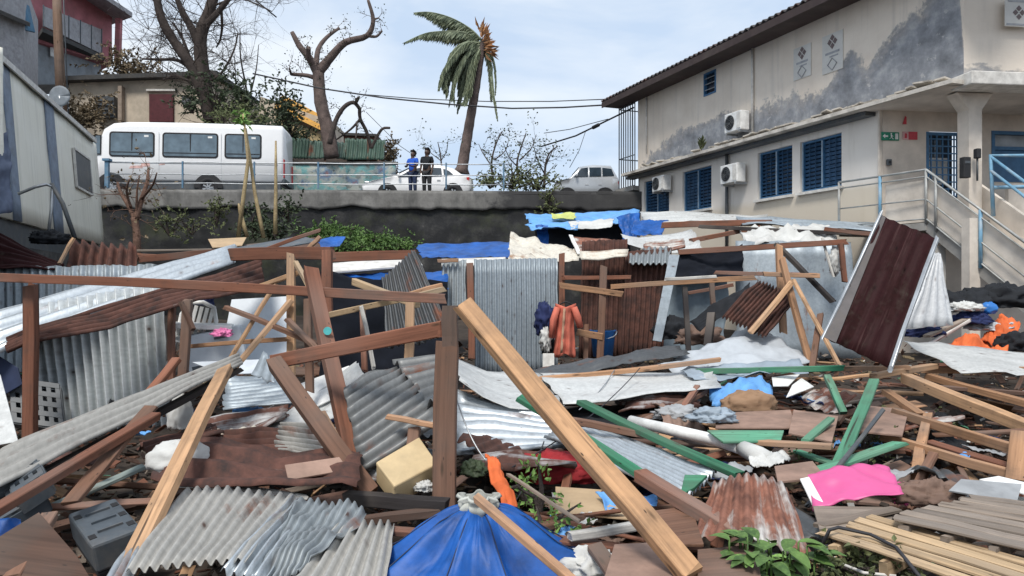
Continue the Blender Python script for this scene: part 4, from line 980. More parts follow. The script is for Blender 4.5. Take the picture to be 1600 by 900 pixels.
def minibus():
    d = 28.6; org = P(140, 300, d); org.y += 1.02; org.x -= .26; org.z = ZR; t = thing('minibus', org, 'white minibus with dark side windows parked behind the road railing', 'minibus', rz=math.radians(6))
    k = d / F                                              # metres per photo pixel
    X = lambda px: (px - 140) * k; Z = lambda py: EZ + (HY - py) * k - ZR
    zt = Z(187); zb = Z(281); LX = X(441)
    st = [(0.0, .9, 1.1, .80), (.06, zb, 1.3, .92), (.3, zb, 1.72, .98), (.62, zb, zt - .26, .99), (.95, zb, zt - .06, 1.0), (1.5, zb, zt, 1.0), (3.5, zb, zt + .02, 1.0), (5.8, zb, zt, 1.0), (LX - .08, zb, zt - .03, 1.0), (LX, zb + .1, zt - .16, .97)]
    hw = 1.02; m = MB(); sec = 18
    def ring(x, z0, z1, w):
        r = min(.22, (z1 - z0) * .3); rb = .07; pts = []
        pts += [(-hw * w + rb, z0), (-hw * w, z0 + rb), (-hw * w * 1.0, z0 + (z1 - z0) * .45), (-hw * w * .965, z1 - r)] + [(-hw * w * .965 + r - r * math.cos(a), z1 - r + r * math.sin(a)) for a in (.4, .8, 1.2)] + [(-hw * w * .965 + r, z1)]
        return [Vector((x, y, z)) for y, z in pts] + [Vector((x, -y, z)) for y, z in reversed(pts)]
    rings = [ring(*s) for s in st]; n = len(rings[0]); vs = [v for r_ in rings for v in r_]
    fs = [(i*n+j, i*n+(j+1) % n, (i+1)*n+(j+1) % n, (i+1)*n+j) for i in range(len(rings)-1) for j in range(n)]
    fs += [tuple(range(n-1, -1, -1)), tuple((len(rings)-1)*n + i for i in range(n))]
    m.add(vs, fs, None, 0, True); m.build('body', 'p_carwhite', t, local=True)
    ys = lambda z: -hw * (1.0 - .035 * max(0, (z - zb) / (zt - zb) - .45) / .4) - .012
    for x0, x1 in ((175, 243.5), (255, 340.5), (350, 407.5)):
        f = MB(); panelpts(f, rrect(X(x0), Z(244), X(x1), Z(204), .12), ys, .03); w = f.build('window', 'p_rubber', t, local=True)
        g = MB(); panelpts(g, rrect(X(x0) + .06, Z(244) + .06, X(x1) - .06, Z(204) - .06, .08), lambda z: ys(z) - .008, .02); g.build('pane', 'g_van', w, local=True)
        q = MB(); xm = (X(x0) + X(x1)) / 2; q.box((xm, ys(Z(222)) - .012, Z(222)), (.035, .012, .84)); q.box((xm, ys(Z(236)) - .012, Z(236.5)), (X(x1) - X(x0) - .14, .01, .03)); q.build('sash_bar', 'p_rubber', w, local=True)
        q = MB().box((X(x1) - .3, ys(Z(210)) - .01, Z(210.5)), (.16, .008, .07)); q.build('sticker', 'p_white', w, local=True)
    f = MB(); panelpts(f, [(X(146), Z(241)), (X(163), Z(241)), (X(163), Z(210)), (X(155), Z(210)), (X(147), Z(225))], ys, .03); w = f.build('front_window', 'p_rubber', t, local=True)
    g = MB(); panelpts(g, [(X(147.4), Z(239.5)), (X(161.6), Z(239.5)), (X(161.6), Z(211.5)), (X(155.6), Z(211.5)), (X(148.4), Z(225))], lambda z: ys(z) - .01, .02); g.build('pane', 'g_van', w, local=True)
    g = MB(); g.prism([Vector((.2, -.85, 1.62)), Vector((.2, .85, 1.62)), Vector((.64, .8, zt - .34)), Vector((.64, -.8, zt - .34))], Vector((-.03, 0, .03))); g.build('windscreen', 'g_van', t, local=True)
    sk = MB(); sk.box((X(305), -.86, zb - .12), (X(440) - X(165) - .3, .2, .34)); sk.build('skirt', 'p_darkgrey', t, local=True)
    rub = MB(); rub.box((LX / 2 + .3, -hw - .012, Z(252)), (LX - 1.0, .02, .035)); rub.build('trim_strip', 'p_greytrim', t, local=True)
    dec = MB()
    for i, (px, py, w_, h_) in enumerate(((205, 262, .5, .12), (222, 259, .35, .2), (250, 256, .22, .06), (272, 253, .3, .06), (312, 252, .3, .05))): panelpts(dec, [(X(px), Z(py)), (X(px) + w_, Z(py) + .02), (X(px) + w_ * .9, Z(py) + h_), (X(px) + .05, Z(py) + h_ * .8)], -hw - .008, .01)
    dec.build('decal', 'p_decal', t, local=True)
    for px in (250, 345): 
        q = MB().box((X(px), -hw - .006, Z(240)), (.012, .012, 1.7)); q.build('panel_seam', 'p_greytrim', t, local=True)
    for side in (-1, 1):
        tl = MB(); tl.box((LX - .01, side * .88, Z(258)), (.09, .2, .72)); tl.build('tail_light', 'p_red', t, local=True, bevel=.02)
        hl = MB(); hl.box((.04, side * .72, .95), (.08, .36, .22)); hl.build('headlight', 'p_steel', t, local=True, bevel=.03)
    bm = MB(); bm.box((LX - .02, 0, zb + .06), (.16, 1.96, .22)); bm.build('bumper', 'p_darkgrey', t, local=True, bevel=.03)
    for px in (325, 178):
        a = MB(); panelpts(a, arc(X(px), .36, .53, 0, math.pi, 14), -hw - .01, .3); a.build('wheel_arch', 'p_black', t, local=True)
        wheel(t, X(px), -hw + .1, .38, .24); 
        m2 = MB().tube([Vector((X(px), hw - .2, .38)), Vector((X(px), hw - .02, .38))], .38, 16); m2.build('wheel', 'p_rubber', t, local=True)
plain('p_greytrim', (.5, .51, .52), .5); plain('p_decal', (.62, .4, .36), .5, var=.4, scale=8)
minibus()
def car(label, px0, px1, d, paint, roofz=1.46, suv=False, rz=0., wx=(.2, .8)):
    """side profile with its front to the left"""
    k = d / F; L = (px1 - px0) * k; a = P(px0, 300, d); a.y += .86; a.z = ZR
    t = thing('parked_car', a, label, 'car', rz=rz)
    if suv: pr = [(0, .55, .85), (.03, .35, 1.0), (.22, .3, 1.12), (.27, .3, 1.2), (.4, .3, 1.6), (.6, .3, 1.68), (.88, .32, 1.64), (.975, .4, 1.15), (1, .55, .95)]
    else: pr = [(0, .42, .62), (.02, .28, .7), (.1, .22, .86), (.26, .22, 1.0), (.31, .22, 1.06), (.45, .22, 1.36), (.55, .22, roofz), (.7, .22, roofz), (.83, .22, 1.32), (.9, .24, 1.1), (.97, .28, 1.02), (1, .42, .92)]
    hw = .86; rings = []
    for f, z0, z1 in pr:
        belt = min(z1 - .04, 1.08 if suv else .92); tw = 1 if z1 < belt + .2 else .8; e = .9 if f in (0, 1) else 1
        pts = [(-.9 * hw * e, z0), (-hw * e, z0 + .14), (-hw * e, (z0 + belt) / 2 + .1), (-.96 * hw * e, belt), (-(.96 * (1 - tw) * .2 + tw) * hw * .98 * e, z1 - .06), (-.66 * hw * e, z1)]
        rings.append([Vector((f * L, y, z)) for y, z in pts] + [Vector((f * L, -y, z)) for y, z in reversed(pts)])
    n = len(rings[0]); m = MB(); m.add([v for r_ in rings for v in r_], [(i*n+j, i*n+(j+1) % n, (i+1)*n+(j+1) % n, (i+1)*n+j) for i in range(len(rings)-1) for j in range(n)] + [tuple(range(n-1, -1, -1)), tuple((len(rings)-1)*n+i for i in range(n))], None, 0, True)
    m.build('body', paint, t, local=True)
    ys = lambda z: -hw * (.96 - (.1 if suv else .13) * max(0, z - (1.08 if suv else .92)) / .45) - .03
    wn = ([[(.3, 1.14), (.52, 1.16), (.52, 1.54), (.42, 1.5)], [(.54, 1.16), (.72, 1.18), (.72, 1.54), (.54, 1.54)], [(.74, 1.18), (.92, 1.2), (.88, 1.48), (.74, 1.53)]] if suv else [[(.33, .95), (.53, .96), (.54, 1.33), (.46, 1.27)], [(.555, .96), (.73, .99), (.72, 1.31), (.565, 1.34)], [(.745, 1.0), (.83, 1.05), (.79, 1.2), (.74, 1.28)]])
    for p in wn:
        g = MB(); panelpts(g, [(x * L, z) for x, z in p], ys, .03); g.build('window', 'g_dark', t, local=True)
    g = MB(); (x0, z0), (x1, z1) = ((.29, 1.24), (.39, 1.55)) if suv else ((.32, 1.09), (.44, 1.35))
    g.prism([Vector((x0 * L, -.68, z0)), Vector((x0 * L, .68, z0)), Vector((x1 * L, .6, z1)), Vector((x1 * L, -.6, z1))], Vector((-.02, 0, .03))); g.build('windscreen', 'g_dark', t, local=True)
    for f in wx:
        ar = MB(); panelpts(ar, arc(f * L, .32, .39, 0, math.pi, 12), -hw - .006, .25); ar.build('wheel_arch', 'p_black', t, local=True); wheel(t, f * L, -hw + .08, .31, .2)
        MB().tube([Vector((f * L, hw - .2, .31)), Vector((f * L, hw - .02, .31))], .31, 14).build('wheel', 'p_rubber', t, local=True)
    for s in (-1, 1):
        MB().box((.965 * L, s * .74, .86), (.12, .2, .2)).build('tail_light', 'p_red', t, local=True, bevel=.03); MB().box((.045 * L, s * .66, .72), (.2, .26, .14)).build('headlight', 'g_win2', t, local=True, bevel=.03)
        MB().box((.34 * L, s * .98, 1.0 if not suv else 1.2), (.1, .16, .12)).build('mirror', paint, t, local=True, bevel=.03)
    q = MB()
    for f in (.54, .74): q.box((f * L, ys(.7) + .012, .66), (.012, .01, .6))
    q.build('door_seam', 'p_greytrim', t, local=True); 
    q = MB()
    for f in (.5, .7): q.box((f * L, -hw - .01, .82), (.14, .02, .03))
    q.build('door_handle', 'p_greytrim', t, local=True)
    MB().box((.02, 0, .42), (.08, 1.4, .16)).build('bumper_grille', 'p_black', t, local=True)
car('white hatchback car parked beside the two people on the road', 565, 737, 30.2, 'p_carwhite', wx=(.235, .83))
car('silver grey off-road car at the far right end of the road by the building', 866, 968, 31.5, 'p_silver', suv=True, wx=(.2, .78))

# ------------------------------------------------------------------ the two people on the road
def skinned(name, verts, edges, radii, mat, parent, sub=2):
    me = bpy.data.meshes.new(name); me.from_pydata([tuple(v) for v in verts], edges, [])
    o = bpy.data.objects.new(name, me); COL.objects.link(o); o.parent = parent
    o.modifiers.new('skin', 'SKIN'); 
    for i, r in enumerate(radii): me.skin_vertices[0].data[i].radius = (r, r) if not isinstance(r, tuple) else r
    me.skin_vertices[0].data[0].use_root = True
    s = o.modifiers.new('sub', 'SUBSURF'); s.levels = sub; s.render_levels = sub
    me.materials.append(M(mat)); return o
def person(label, px, d, h, facing, shirt, legs, armpose, hairlen=.0, bare=True):
    a = P(px, 300, d); a.z = ZR + .01; t = thing('person', a, label, 'person', rz=facing); k = h / 1.75
    S = lambda *v: [Vector(q) * k for q in v]
    Vt = [(0, 0, .95), (0, 0, 1.15), (0, -.01, 1.33), (0, 0, 1.47), (0, .0, 1.56), (0, .01, 1.64), (0, 0, 1.73)]
    rd = [.135, .12, .15, .065, .07, .098, .06]; ed = [(0, 1), (1, 2), (2, 3), (3, 4), (4, 5), (5, 6)]
    Vt.append((0, .095, 1.61)); rd.append(.02); ed.append((5, len(Vt) - 1))            # nose
    for s in (-1, 1): Vt.append((s * .088, -.005, 1.62)); rd.append(.02); ed.append((5, len(Vt) - 1))
    hands = []
    for s, (el, wr, fi) in zip((-1, 1), armpose):
        b = len(Vt); Vt += [(s * .18, 0, 1.4), el, wr, fi]; rd += [.06, .046, .032, .036]; ed += [(2, b), (b, b+1), (b+1, b+2), (b+2, b+3)]
        w = Vector(wr); f = Vector(fi); dr = (f - w).normalized(); sd = dr.cross(Vector((0, 0, 1)))
        sd = sd.normalized() if sd.length > .1 else Vector((0, 1, 0))
        for q in range(4):
            c = len(Vt); base = f + sd * (q - 1.5) * .021; Vt += [tuple(base + dr * .035), tuple(base + dr * (.07 + .008 * (q in (1, 2))) + Vector((0, .01, -.01)))]; rd += [.01, .008]; ed += [(b+3, c), (c, c+1)]
        c = len(Vt); Vt += [tuple(w + dr * .05 + sd * .045), tuple(w + dr * .085 + sd * .06)]; rd += [.012, .009]; ed += [(b+3, c), (c, c+1)]
    for s in (-1, 1):
        b = len(Vt); Vt += [(s * .095, 0, .86), (s * .105, .015, .5), (s * .115, -.02, .1), (s * .12, -.02, .045), (s * .13, .13, .035)]; rd += [.1, .062, .042, .045, .032]
        ed += [(0, b), (b, b+1), (b+1, b+2), (b+2, b+3), (b+3, b+4)]
    skinned('body', S(*Vt), ed, [r * k for r in rd], 'p_skin', t)
    # shirt
    sv = [(0, 0, .9), (0, 0, 1.12), (0, -.01, 1.33), (0, 0, 1.44)]; sr = [.165, .15, .178, .09]; se = [(0, 1), (1, 2), (2, 3)]
    for s, (el, wr, fi) in zip((-1, 1), armpose):
        b = len(sv); m_ = Vector((s * .18, 0, 1.4)).lerp(Vector(el), .7); sv += [(s * .19, 0, 1.4), tuple(m_)]; sr += [.085, .072]; se += [(2, b), (b, b+1)]
    skinned('shirt', S(*sv), se, [r * k for r in sr], shirt, t)
    tv = [(0, 0, .93)]; tr = [.15]; te = []
    for s in (-1, 1):
        b = len(tv); tv += [(s * .1, 0, .84), (s * .107, .01, .5), (s * .115, -.01, .14 if not bare else .42)]; tr += [.118, .088, .07 if not bare else .09]; te += [(0, b), (b, b+1), (b+1, b+2)]
    skinned('trousers' if not bare else 'shorts', S(*tv), te, [r * k for r in tr], legs, t)
    for s in (-1, 1): skinned('shoe', S((s * .12, -.06, .04), (s * .125, .06, .045), (s * .13, .17, .035)), [(0, 1), (1, 2)], [.05 * k, .05 * k, .035 * k], 'p_black', t)
    hv = [(0, -.01, 1.67), (0, -.03, 1.72), (0, -.06, 1.64)]; hr = [.1, .085, .085]; he = [(0, 1), (0, 2)]
    if hairlen: hv += [(0, -.09, 1.5)]; hr += [.08]; he += [(2, 3)]
    skinned('hair', S(*hv), he, [r * k for r in hr], 'p_hair', t)
    f = MB()
    for s in (-1, 1): f.tube([Vector((s * .035, .088, 1.655)) * k, Vector((s * .035, .098, 1.655)) * k], [.012, .006], 6)
    f.build('eyes', 'p_white', t, local=True); MB().box(Vector((0, .094, 1.565)) * k, (.045, .012, .01)).build('mouth', 'p_maroon', t, local=True)
person('person in bright blue shirt and dark trousers standing at the road railing', 645, 28.4, 1.62, math.radians(150), 'c_shirt', 'p_navy', (((-.27, .06, 1.15), (-.16, .25, 1.1), (-.12, .3, 1.12)), ((.27, .05, 1.15), (.16, .25, 1.1), (.11, .31, 1.12))), bare=False)
person('person in dark clothes standing beside the blue shirted person', 667, 28.5, 1.72, math.radians(160), 'c_black', 'p_black', (((-.25, -.02, 1.13), (-.24, .08, .88), (-.23, .1, .8)), ((.24, .0, 1.13), (.2, .13, .92), (.17, .17, .87))), .1, bare=False)

# ------------------------------------------------------------------ trees
def twigs(mb, p, dr, L, r, depth, rr, bend=.5, n=4, up=.1):
    pts = [p]; d = Vector(dr).normalized(); st = 4
    for i in range(st):
        d = (d + Vector((rr.uniform(-1, 1), rr.uniform(-1, 1), rr.uniform(-1, 1) + up)) * bend * .45).normalized(); pts.append(pts[-1] + d * L / st)
    mb.tube(pts, [r * (1 - .75 * i / st) for i in range(st + 1)], 4, cap=False)
    ends = [pts[-1]]
    if depth > 0:
        for i in range(n):
            k = rr.randint(1, st); q = (Vector((rr.uniform(-1, 1), rr.uniform(-1, 1), rr.uniform(-.7, 1))) + (pts[k] - pts[k-1]).normalized() * .7).normalized()
            ends += twigs(mb, pts[k], q, L * rr.uniform(.45, .75), r * .5, depth - 1, rr, bend, n, up)
    return ends
def bare_tree(label, d, limbs, ntw, tl, seed, bark='bark', leaves=None, name='bare_tree', twr=.02, group=None, depth=2, cat='tree', dj=.5, base=None):
    rr = random.Random(seed); base = base or V((limbs[0][0][0][0], limbs[0][0][0][1], d))
    t = thing(name, base, label, cat, group); tw = MB(); ends = []
    for k, (pts, r0, r1) in enumerate(limbs):
        dd = 0 if k == 0 else rr.uniform(-dj, dj); n = len(pts) - 1
        P3 = [P(x, y, d + dd * (i / max(1, n)) * 2) for i, (x, y) in enumerate(pts)]
        # smooth the polyline
        fine = []
        for i in range(n):
            for q in range(4):
                f = q / 4; a = P3[max(0, i-1)]; b = P3[i]; c = P3[i+1]; e = P3[min(n, i+2)]
                fine.append(.5 * ((2*b) + (c - a) * f + (2*a - 5*b + 4*c - e) * f*f + (3*b - a - 3*c + e) * f**3))
        fine.append(P3[-1]); N = len(fine) - 1
        rad = [(r0 + (r1 - r0) * i / N) * (1 + .13 * noise.noise(Vector((i * .7, seed, k)))) for i in range(N + 1)]
        m = MB().tube(fine, rad, 9); m.build('trunk' if k == 0 else 'limb', bark, t)
        for j in range(int(ntw * max(1, (fine[-1] - fine[0]).length) / 2)):
            i = rr.randint(N // 3 if k == 0 else 1, N); q = Vector((rr.uniform(-1, 1), rr.uniform(-1, 1), rr.uniform(-.4, 1)))
            ends += twigs(tw, fine[i], q, tl * rr.uniform(.4, 1), max(.007, min(twr, rad[i] * .5)), depth, rr)
    if tw.v: tag(tw.build('twigs', bark, t), kind='stuff')
    if leaves:
        lm, per, size = leaves; lb = MB()
        for e in ends:
            for i in range(per):
                if rr.random() < .75: lb.leaf(e + Vector((rr.gauss(0, 1), rr.gauss(0, 1), rr.gauss(0, 1))) * size * 1.1, Vector((rr.uniform(-1, 1), rr.uniform(-1, 1), rr.uniform(-1, .6))) * size, size * .36)
        lb.build('crown', lm, t)
    return t
bare_tree('large dark leafless tree with broken spreading limbs above the minibus', 33, [
    ([(333, 190), (322, 150), (315, 100), (314, 55), (328, 15), (345, -45)], .36, .2), ([(318, 150), (300, 105), (272, 65), (252, 28), (243, -15), (236, -50)], .26, .12),
    ([(315, 75), (300, 45), (282, 12), (268, -30)], .2, .09), ([(316, 45), (338, 22), (360, -5), (385, -40)], .16, .07), ([(308, 118), (280, 95), (250, 93), (222, 92)], .1, .04),
    ([(345, 5), (347, 40), (344, 62), (338, 74)], .07, .03), ([(300, 100), (285, 60), (270, 35)], .08, .04), ([(300, 130), (275, 118), (255, 125)], .07, .03), ([(320, 130), (345, 115), (365, 80), (372, 50)], .07, .025), ([(330, 10), (375, -2), (425, 18)], .05, .02)],
    8, 2.4, 5, twr=.024)
bare_tree('cut tree with bare sinuous limbs and a few sprouts behind the road', 33, [
    ([(518, 246), (512, 205), (501, 160), (497, 112)], .33, .24), ([(497, 118), (484, 92), (468, 72), (456, 50)], .2, .09), ([(493, 104), (483, 90), (482, 74)], .12, .1), ([(494, 108), (497, 78), (511, 58), (530, 44)], .13, .06),
    ([(499, 112), (518, 88), (540, 66), (573, 56), (583, 32), (575, 0)], .21, .06), ([(574, 56), (588, 57), (597, 48)], .07, .04), ([(498, 124), (480, 118), (455, 116)], .11, .07), ([(585, 30), (592, 28)], .05, .03), ([(455, 116), (452, 106)], .06, .03)],
    6, .6, 9, leaves=('l_dark', 2, .09), bark='bark_pale', depth=1)
bare_tree('small storm broken tree bent into an arch beside the cut tree', 32, [
    ([(515, 225), (524, 190), (537, 168), (552, 160), (562, 170)], .11, .075), ([(562, 168), (563, 186), (573, 206), (580, 232)], .075, .07), ([(563, 186), (548, 202), (526, 218)], .06, .03), ([(558, 190), (556, 218)], .04, .03), ([(580, 232), (590, 212), (598, 201), (609, 200)], .07, .05), ([(556, 160), (560, 153)], .08, .06)], 4, .6, 21, leaves=('l_dark', 2, .08), name='broken_tree', bark='bark', depth=1)
bare_tree('thin leafless twiggy tree between the large tree and the cut tree', 35, [([(392, 200), (385, 140), (376, 90), (375, 45)], .06, .02), ([(388, 160), (400, 110), (404, 70)], .04, .015), ([(385, 130), (362, 100), (352, 60)], .03, .01), ([(370, 190), (368, 120), (366, 85)], .03, .015)], 3, 1.2, 31, depth=1, twr=.012)
def leafmass(label, spots, lm, seed, name='shrub', cat='shrub', size=.22, dens=60, stem='bark', twig=True):
    rr = random.Random(seed); c0 = V(spots[0][0]); t = thing(name, c0, label, cat); lb = MB(); tw = MB()
    for c, rad, f in spots:
        c = V(c)
        for i in range(int(dens * f)):
            q = Vector((rr.gauss(0, .5), rr.gauss(0, .5), rr.gauss(0, .5))); q = Vector((q.x * rad[0], q.y * rad[1], q.z * rad[2]))
            k = rr.randint(4, 8); dr = Vector((rr.uniform(-1, 1), rr.uniform(-1, 1), rr.uniform(-.5, 1))).normalized()
            for j in range(k): lb.leaf(c + q + dr * size * j * .4, (dr + Vector((rr.uniform(-1, 1), rr.uniform(-1, 1), rr.uniform(-1, .4)))).normalized() * size * rr.uniform(.6, 1.2), size * .26)
            if twig and i % 5 == 0: tw.tube([c + Vector((0, 0, -rad[2] * .8)), c + q * .5, c + q + dr * size * 2], [.03, .018, .006], 4, cap=False)
    lb.build('leaves', lm, t)
    if twig and tw.v: tag(tw.build('stems', stem, t), kind='stuff')
    return t
def V3(x, y, d): return P(x, y, d)
leafmass('heap of fallen dark foliage around the foot of the large leafless tree', [(P(340, 150, 32.5), (1.4, 1, 1.1), 2.2), (P(385, 165, 33), (1.2, 1, 1.0), 2), (P(405, 200, 32), (.9, .8, .8), 1.5), (P(300, 160, 34), (.8, .8, .6), .8)], 'l_dark', 3, size=.2)
leafmass('pale green sprouting bush just behind the minibus roof', [(P(350, 180, 31), (.6, .5, .35), 1), (P(385, 180, 31), (.5, .4, .35), .8)], 'l_olive', 4, size=.16)
leafmass('overgrown green climber between the minibus and the cut tree', [(P(450, 190, 34.5), (.7, .5, 1.4), 2), (P(445, 165, 35), (.6, .5, .8), 1.2), (P(475, 225, 34.5), (.8, .5, .5), 1)], 'l_dark', 6, size=.2)
leafmass('dry brown scrub in front of the beige hill house', [(P(140, 175, 36), (1.0, .6, .9), 2), (P(125, 185, 35.5), (.9, .6, .6), 1.2)], 'l_dry', 7, size=.2)
leafmass('broken branches and leaves fallen on the flat roof of the beige house', [(P(190, 105, 39.5), (1.3, .8, .8), 1.6), (P(225, 115, 39.5), (1.2, .8, .5), 1)], 'l_dry', 8, size=.26)
def palm():
    d = 31.5; rr = random.Random(4); t = thing('palm_tree', P(722, 268, d), 'tall coconut palm with fronds blown to the left by the storm', 'tree')
    tp = [P(721, 270, d), P(727, 232, d), P(735, 185, d), P(744, 135, d), P(752, 82, d), P(757, 62, d)]
    fine = []
    for i in range(len(tp) - 1):
        for q in range(5): fine.append(tp[i].lerp(tp[i+1], q / 5))
    fine.append(tp[-1]); MB().tube(fine, [.24 - .13 * i / len(fine) + .012 * (i % 2) + (.12 if i < 1 else 0) for i in range(len(fine))], 10).build('trunk', 'bark_pale', t)
    c = tp[-1]
    FR = [([(752, 62), (735, 45), (705, 28), (672, 19), (646, 20)], 0, .42), ([(752, 64), (738, 48), (712, 38), (690, 30), (665, 24)], .6, .5), ([(750, 68), (730, 52), (700, 49), (665, 52), (629, 68)], -.4, .45), ([(750, 68), (735, 58), (712, 55), (690, 54), (655, 60)], .6, .5),
          ([(750, 68), (730, 66), (710, 80), (697, 108), (692, 140)], -.8, .6), ([(750, 68), (733, 68), (716, 86), (703, 115), (700, 150)], .3, .6), ([(752, 70), (737, 74), (722, 95), (712, 125), (706, 158)], -.6, .6), ([(752, 70), (742, 80), (730, 105), (722, 138), (718, 168)], .2, .6), ([(753, 72), (745, 88), (738, 115), (730, 142), (727, 165)], -.9, .55), ([(752, 68), (740, 72), (728, 90), (724, 120), (716, 150)], .9, .6), ([(753, 70), (748, 95), (744, 120), (738, 140)], .6, .5), ([(751, 66), (726, 72), (712, 95), (706, 128)], .9, .6), ([(752, 66), (738, 66), (720, 74), (704, 96), (698, 126)], .1, .6), ([(752, 70), (742, 90), (733, 120), (728, 150)], -.2, .6),
          ([(757, 72), (766, 92), (770, 125), (773, 155), (778, 190)], -.3, .4), ([(756, 74), (764, 100), (768, 130), (768, 160)], .4, .4), ([(757, 74), (770, 90), (775, 120), (774, 150)], .1, .32)]
    FR += [([(x + rr.uniform(-7, 5) * (i / 4), y + rr.uniform(-6, 12) * (i / 4)) for i, (x, y) in enumerate(pts)], dd + rr.uniform(-.5, .5), ll * rr.uniform(.8, 1)) for _ in range(2) for pts, dd, ll in FR[4:14]]
    for pts, dd, ll in FR:
        n = len(pts) - 1; p3 = [P(x, y, d + dd * i / n) for i, (x, y) in enumerate(pts)]; fine = []
        for i in range(n):
            for q in range(5):
                f = q / 5; a = p3[max(0, i-1)]; b = p3[i]; c_ = p3[i+1]; e = p3[min(n, i+2)]
                fine.append(.5 * ((2*b) + (c_ - a) * f + (2*a - 5*b + 4*c_ - e) * f*f + (3*b - a - 3*c_ + e) * f**3))
        fine.append(p3[-1]); N = len(fine) - 1; m = MB(); m.tube(fine, [.035 * (1 - .8 * i / N) + .006 for i in range(N + 1)], 5)
        for i in range(2, N + 1):
            a = (fine[i] - fine[i-1]).normalized(); side = a.cross(Vector((0, 0, 1)))
            side = side.normalized() if side.length > .15 else Vector((0, 1, 0))
            for s in (-1, 1):
                for q in range(8):
                    p = fine[i-1].lerp(fine[i], q / 8); l = ll * (math.sin(math.pi * min(1, .12 + .85 * (i + q/4) / N)) ** .5) * rr.uniform(.75, 1.25)
                    dr = (a * .65 + side * s * .42 * rr.uniform(.2, 1.1) + Vector((-.12, 0, -.75 - .3 * rr.random()))).normalized() * l
                    m.leaf(p, dr, .034, up=side.cross(dr) + Vector((rr.uniform(-.3, .3), rr.uniform(-.3, .3), 0)))
        m.build('frond', 'l_palm', t)
    for i in range(60):
        f = i / 60; p = P(751 + 9 * f + rr.uniform(-4, 4), 46 + 38 * f, d - .2 + rr.uniform(-.2, .3)); a = math.radians(95 - 120 * f + rr.uniform(-30, 30)); o = MB()
        o.leaf(p, Vector((math.cos(a), rr.uniform(-.5, .3), math.sin(a))) * rr.uniform(.3, .55), .06); o.build('dry_husk', 'l_orange', t)
palm()
for k, (x0, pts, sd) in enumerate(((770, [([(772, 290), (768, 255), (775, 225), (785, 205)], .05, .02), ([(770, 262), (755, 240), (748, 225)], .03, .01), ([(772, 250), (790, 235), (795, 215)], .03, .01)], 41), (810, [([(812, 292), (808, 255), (815, 228), (822, 208)], .05, .02), ([(810, 262), (795, 245), (786, 222)], .03, .01), ([(812, 250), (830, 232), (838, 210)], .03, .01)], 42), (850, [([(850, 295), (852, 262), (858, 240), (872, 228)], .06, .02), ([(850, 270), (838, 245), (832, 215)], .03, .01), ([(854, 256), (862, 238), (866, 226)], .03, .01)], 43), (690, [([(690, 262), (688, 240), (684, 222)], .04, .015), ([(690, 250), (698, 235), (700, 218)], .02, .01), ([(690, 252), (672, 238), (662, 228)], .02, .01)], 44))):
    bare_tree(['thin scrubby tree just right of the palm trunk', 'scrubby half leafed tree midway between palm and off-road car', 'scrubby half leafed tree nearest the off-road car', 'small sparse tree behind the two people'][k], 31 + .3 * k, pts, 7 if k < 3 else 6, .85, sd, leaves=('l_dark' if k != 1 else 'l_olive', 3, .1), name='scrub_tree', group='scrubby trees along the road', depth=1, twr=.012)
leafmass('low dry scrub under the scrubby trees at the road edge', [(P(800, 280, 30.2), (1.0, .5, .5), 1.4), (P(840, 285, 30.2), (1.0, .5, .4), 1.4), (P(765, 285, 30), (.6, .4, .3), .7)], 'l_olive', 51, size=.15)
def far_shrub():
    leafmass('small conical bush behind the broken tree', [(P(608, 250, 36), (.35, .3, .7), 1.2), (P(608, 232, 36), (.2, .2, .4), .5)], 'l_dry', 52, size=.18)
far_shrub()
def pole():
    t = thing('utility_pole', P(98, 160, 30.5), 'brown wooden utility pole rising behind the cream cabin', 'pole')
    MB().tube([P(97, 185, 30.3), P(91, 60, 30.3), P(86, -70, 30.3)], [.2, .17, .15], 10).build('shaft', 'w_pole', t)
    MB().tube([P(107, 185, 30.2), P(101, 40, 30.2), P(97, -60, 30.2)], .025, 5).build('conduit', 'p_darkgrey', t)
    m = MB(); c = P(97, 152, 30.0); m.tube([c + Vector((0, -.1, .25)), c + Vector((0, -.1, -.25))], [.1, .1], 8); m.build('cable_box', 'p_slate', t)
pole()
def dish():
    t = thing('satellite_dish', P(93, 152, 22), 'grey satellite dish on the cabin roof', 'dish'); c = P(93, 150, 22)
    def fn(u, v): a = u * 2 * math.pi; r = v * .3; return c + Vector((math.cos(a) * r, -.4 * r * r - .05 * 0, math.sin(a) * r)) + Vector((0, .5 * r * r, 0))
    MB().grid(fn, 20, 5, 1, 1).build('reflector', 'p_slate2', t, solid=.02); MB().tube([c, c + Vector((0, .1, -.35)), c + Vector((0, .12, -.6))], .03, 6).build('mast', 'p_steel', t)
plain('p_slate2', (.17, .19, .21), .6)
dish()
wire('thick double power cable sagging from the left trees to the caged balcony', [P(395, 115, 31), P(500, 138, 31), P(600, 153, 31), P(700, 163, 31), P(800, 169.5, 30.5), P(880, 168, 29.5), P(948, 164, 28.5)], .032)
wire('upper thin power line reaching the roof corner of the building', [P(560, 147, 33), P(660, 155, 32.5), P(760, 158.5, 31.5), P(860, 158.5, 30), P(950, 155, 28.6)], .02)
wire('lower heavy cable with joint sagging down from the caged balcony', [P(990, 168, 28), P(945, 190, 29.5), P(900, 212, 31), P(845, 229, 33)], .034)
wire('thin service line running down left below the heavy cable', [P(950, 186, 28.5), P(890, 202, 31), P(850, 208, 33)], .016)
wire('thin cable falling from upper left corner of the sky', [P(380, -20, 33), P(405, 5, 33), P(432, 27, 33)], .03)
wire('thin drooping line hanging between broken tree and scrub', [P(572, 175, 32), P(592, 195, 32), P(625, 228, 32), P(650, 245, 32)], .012)
wire('thin drooping line hanging by the off-road car', [P(915, 205, 31), P(905, 235, 31), P(890, 262, 31)], .012)
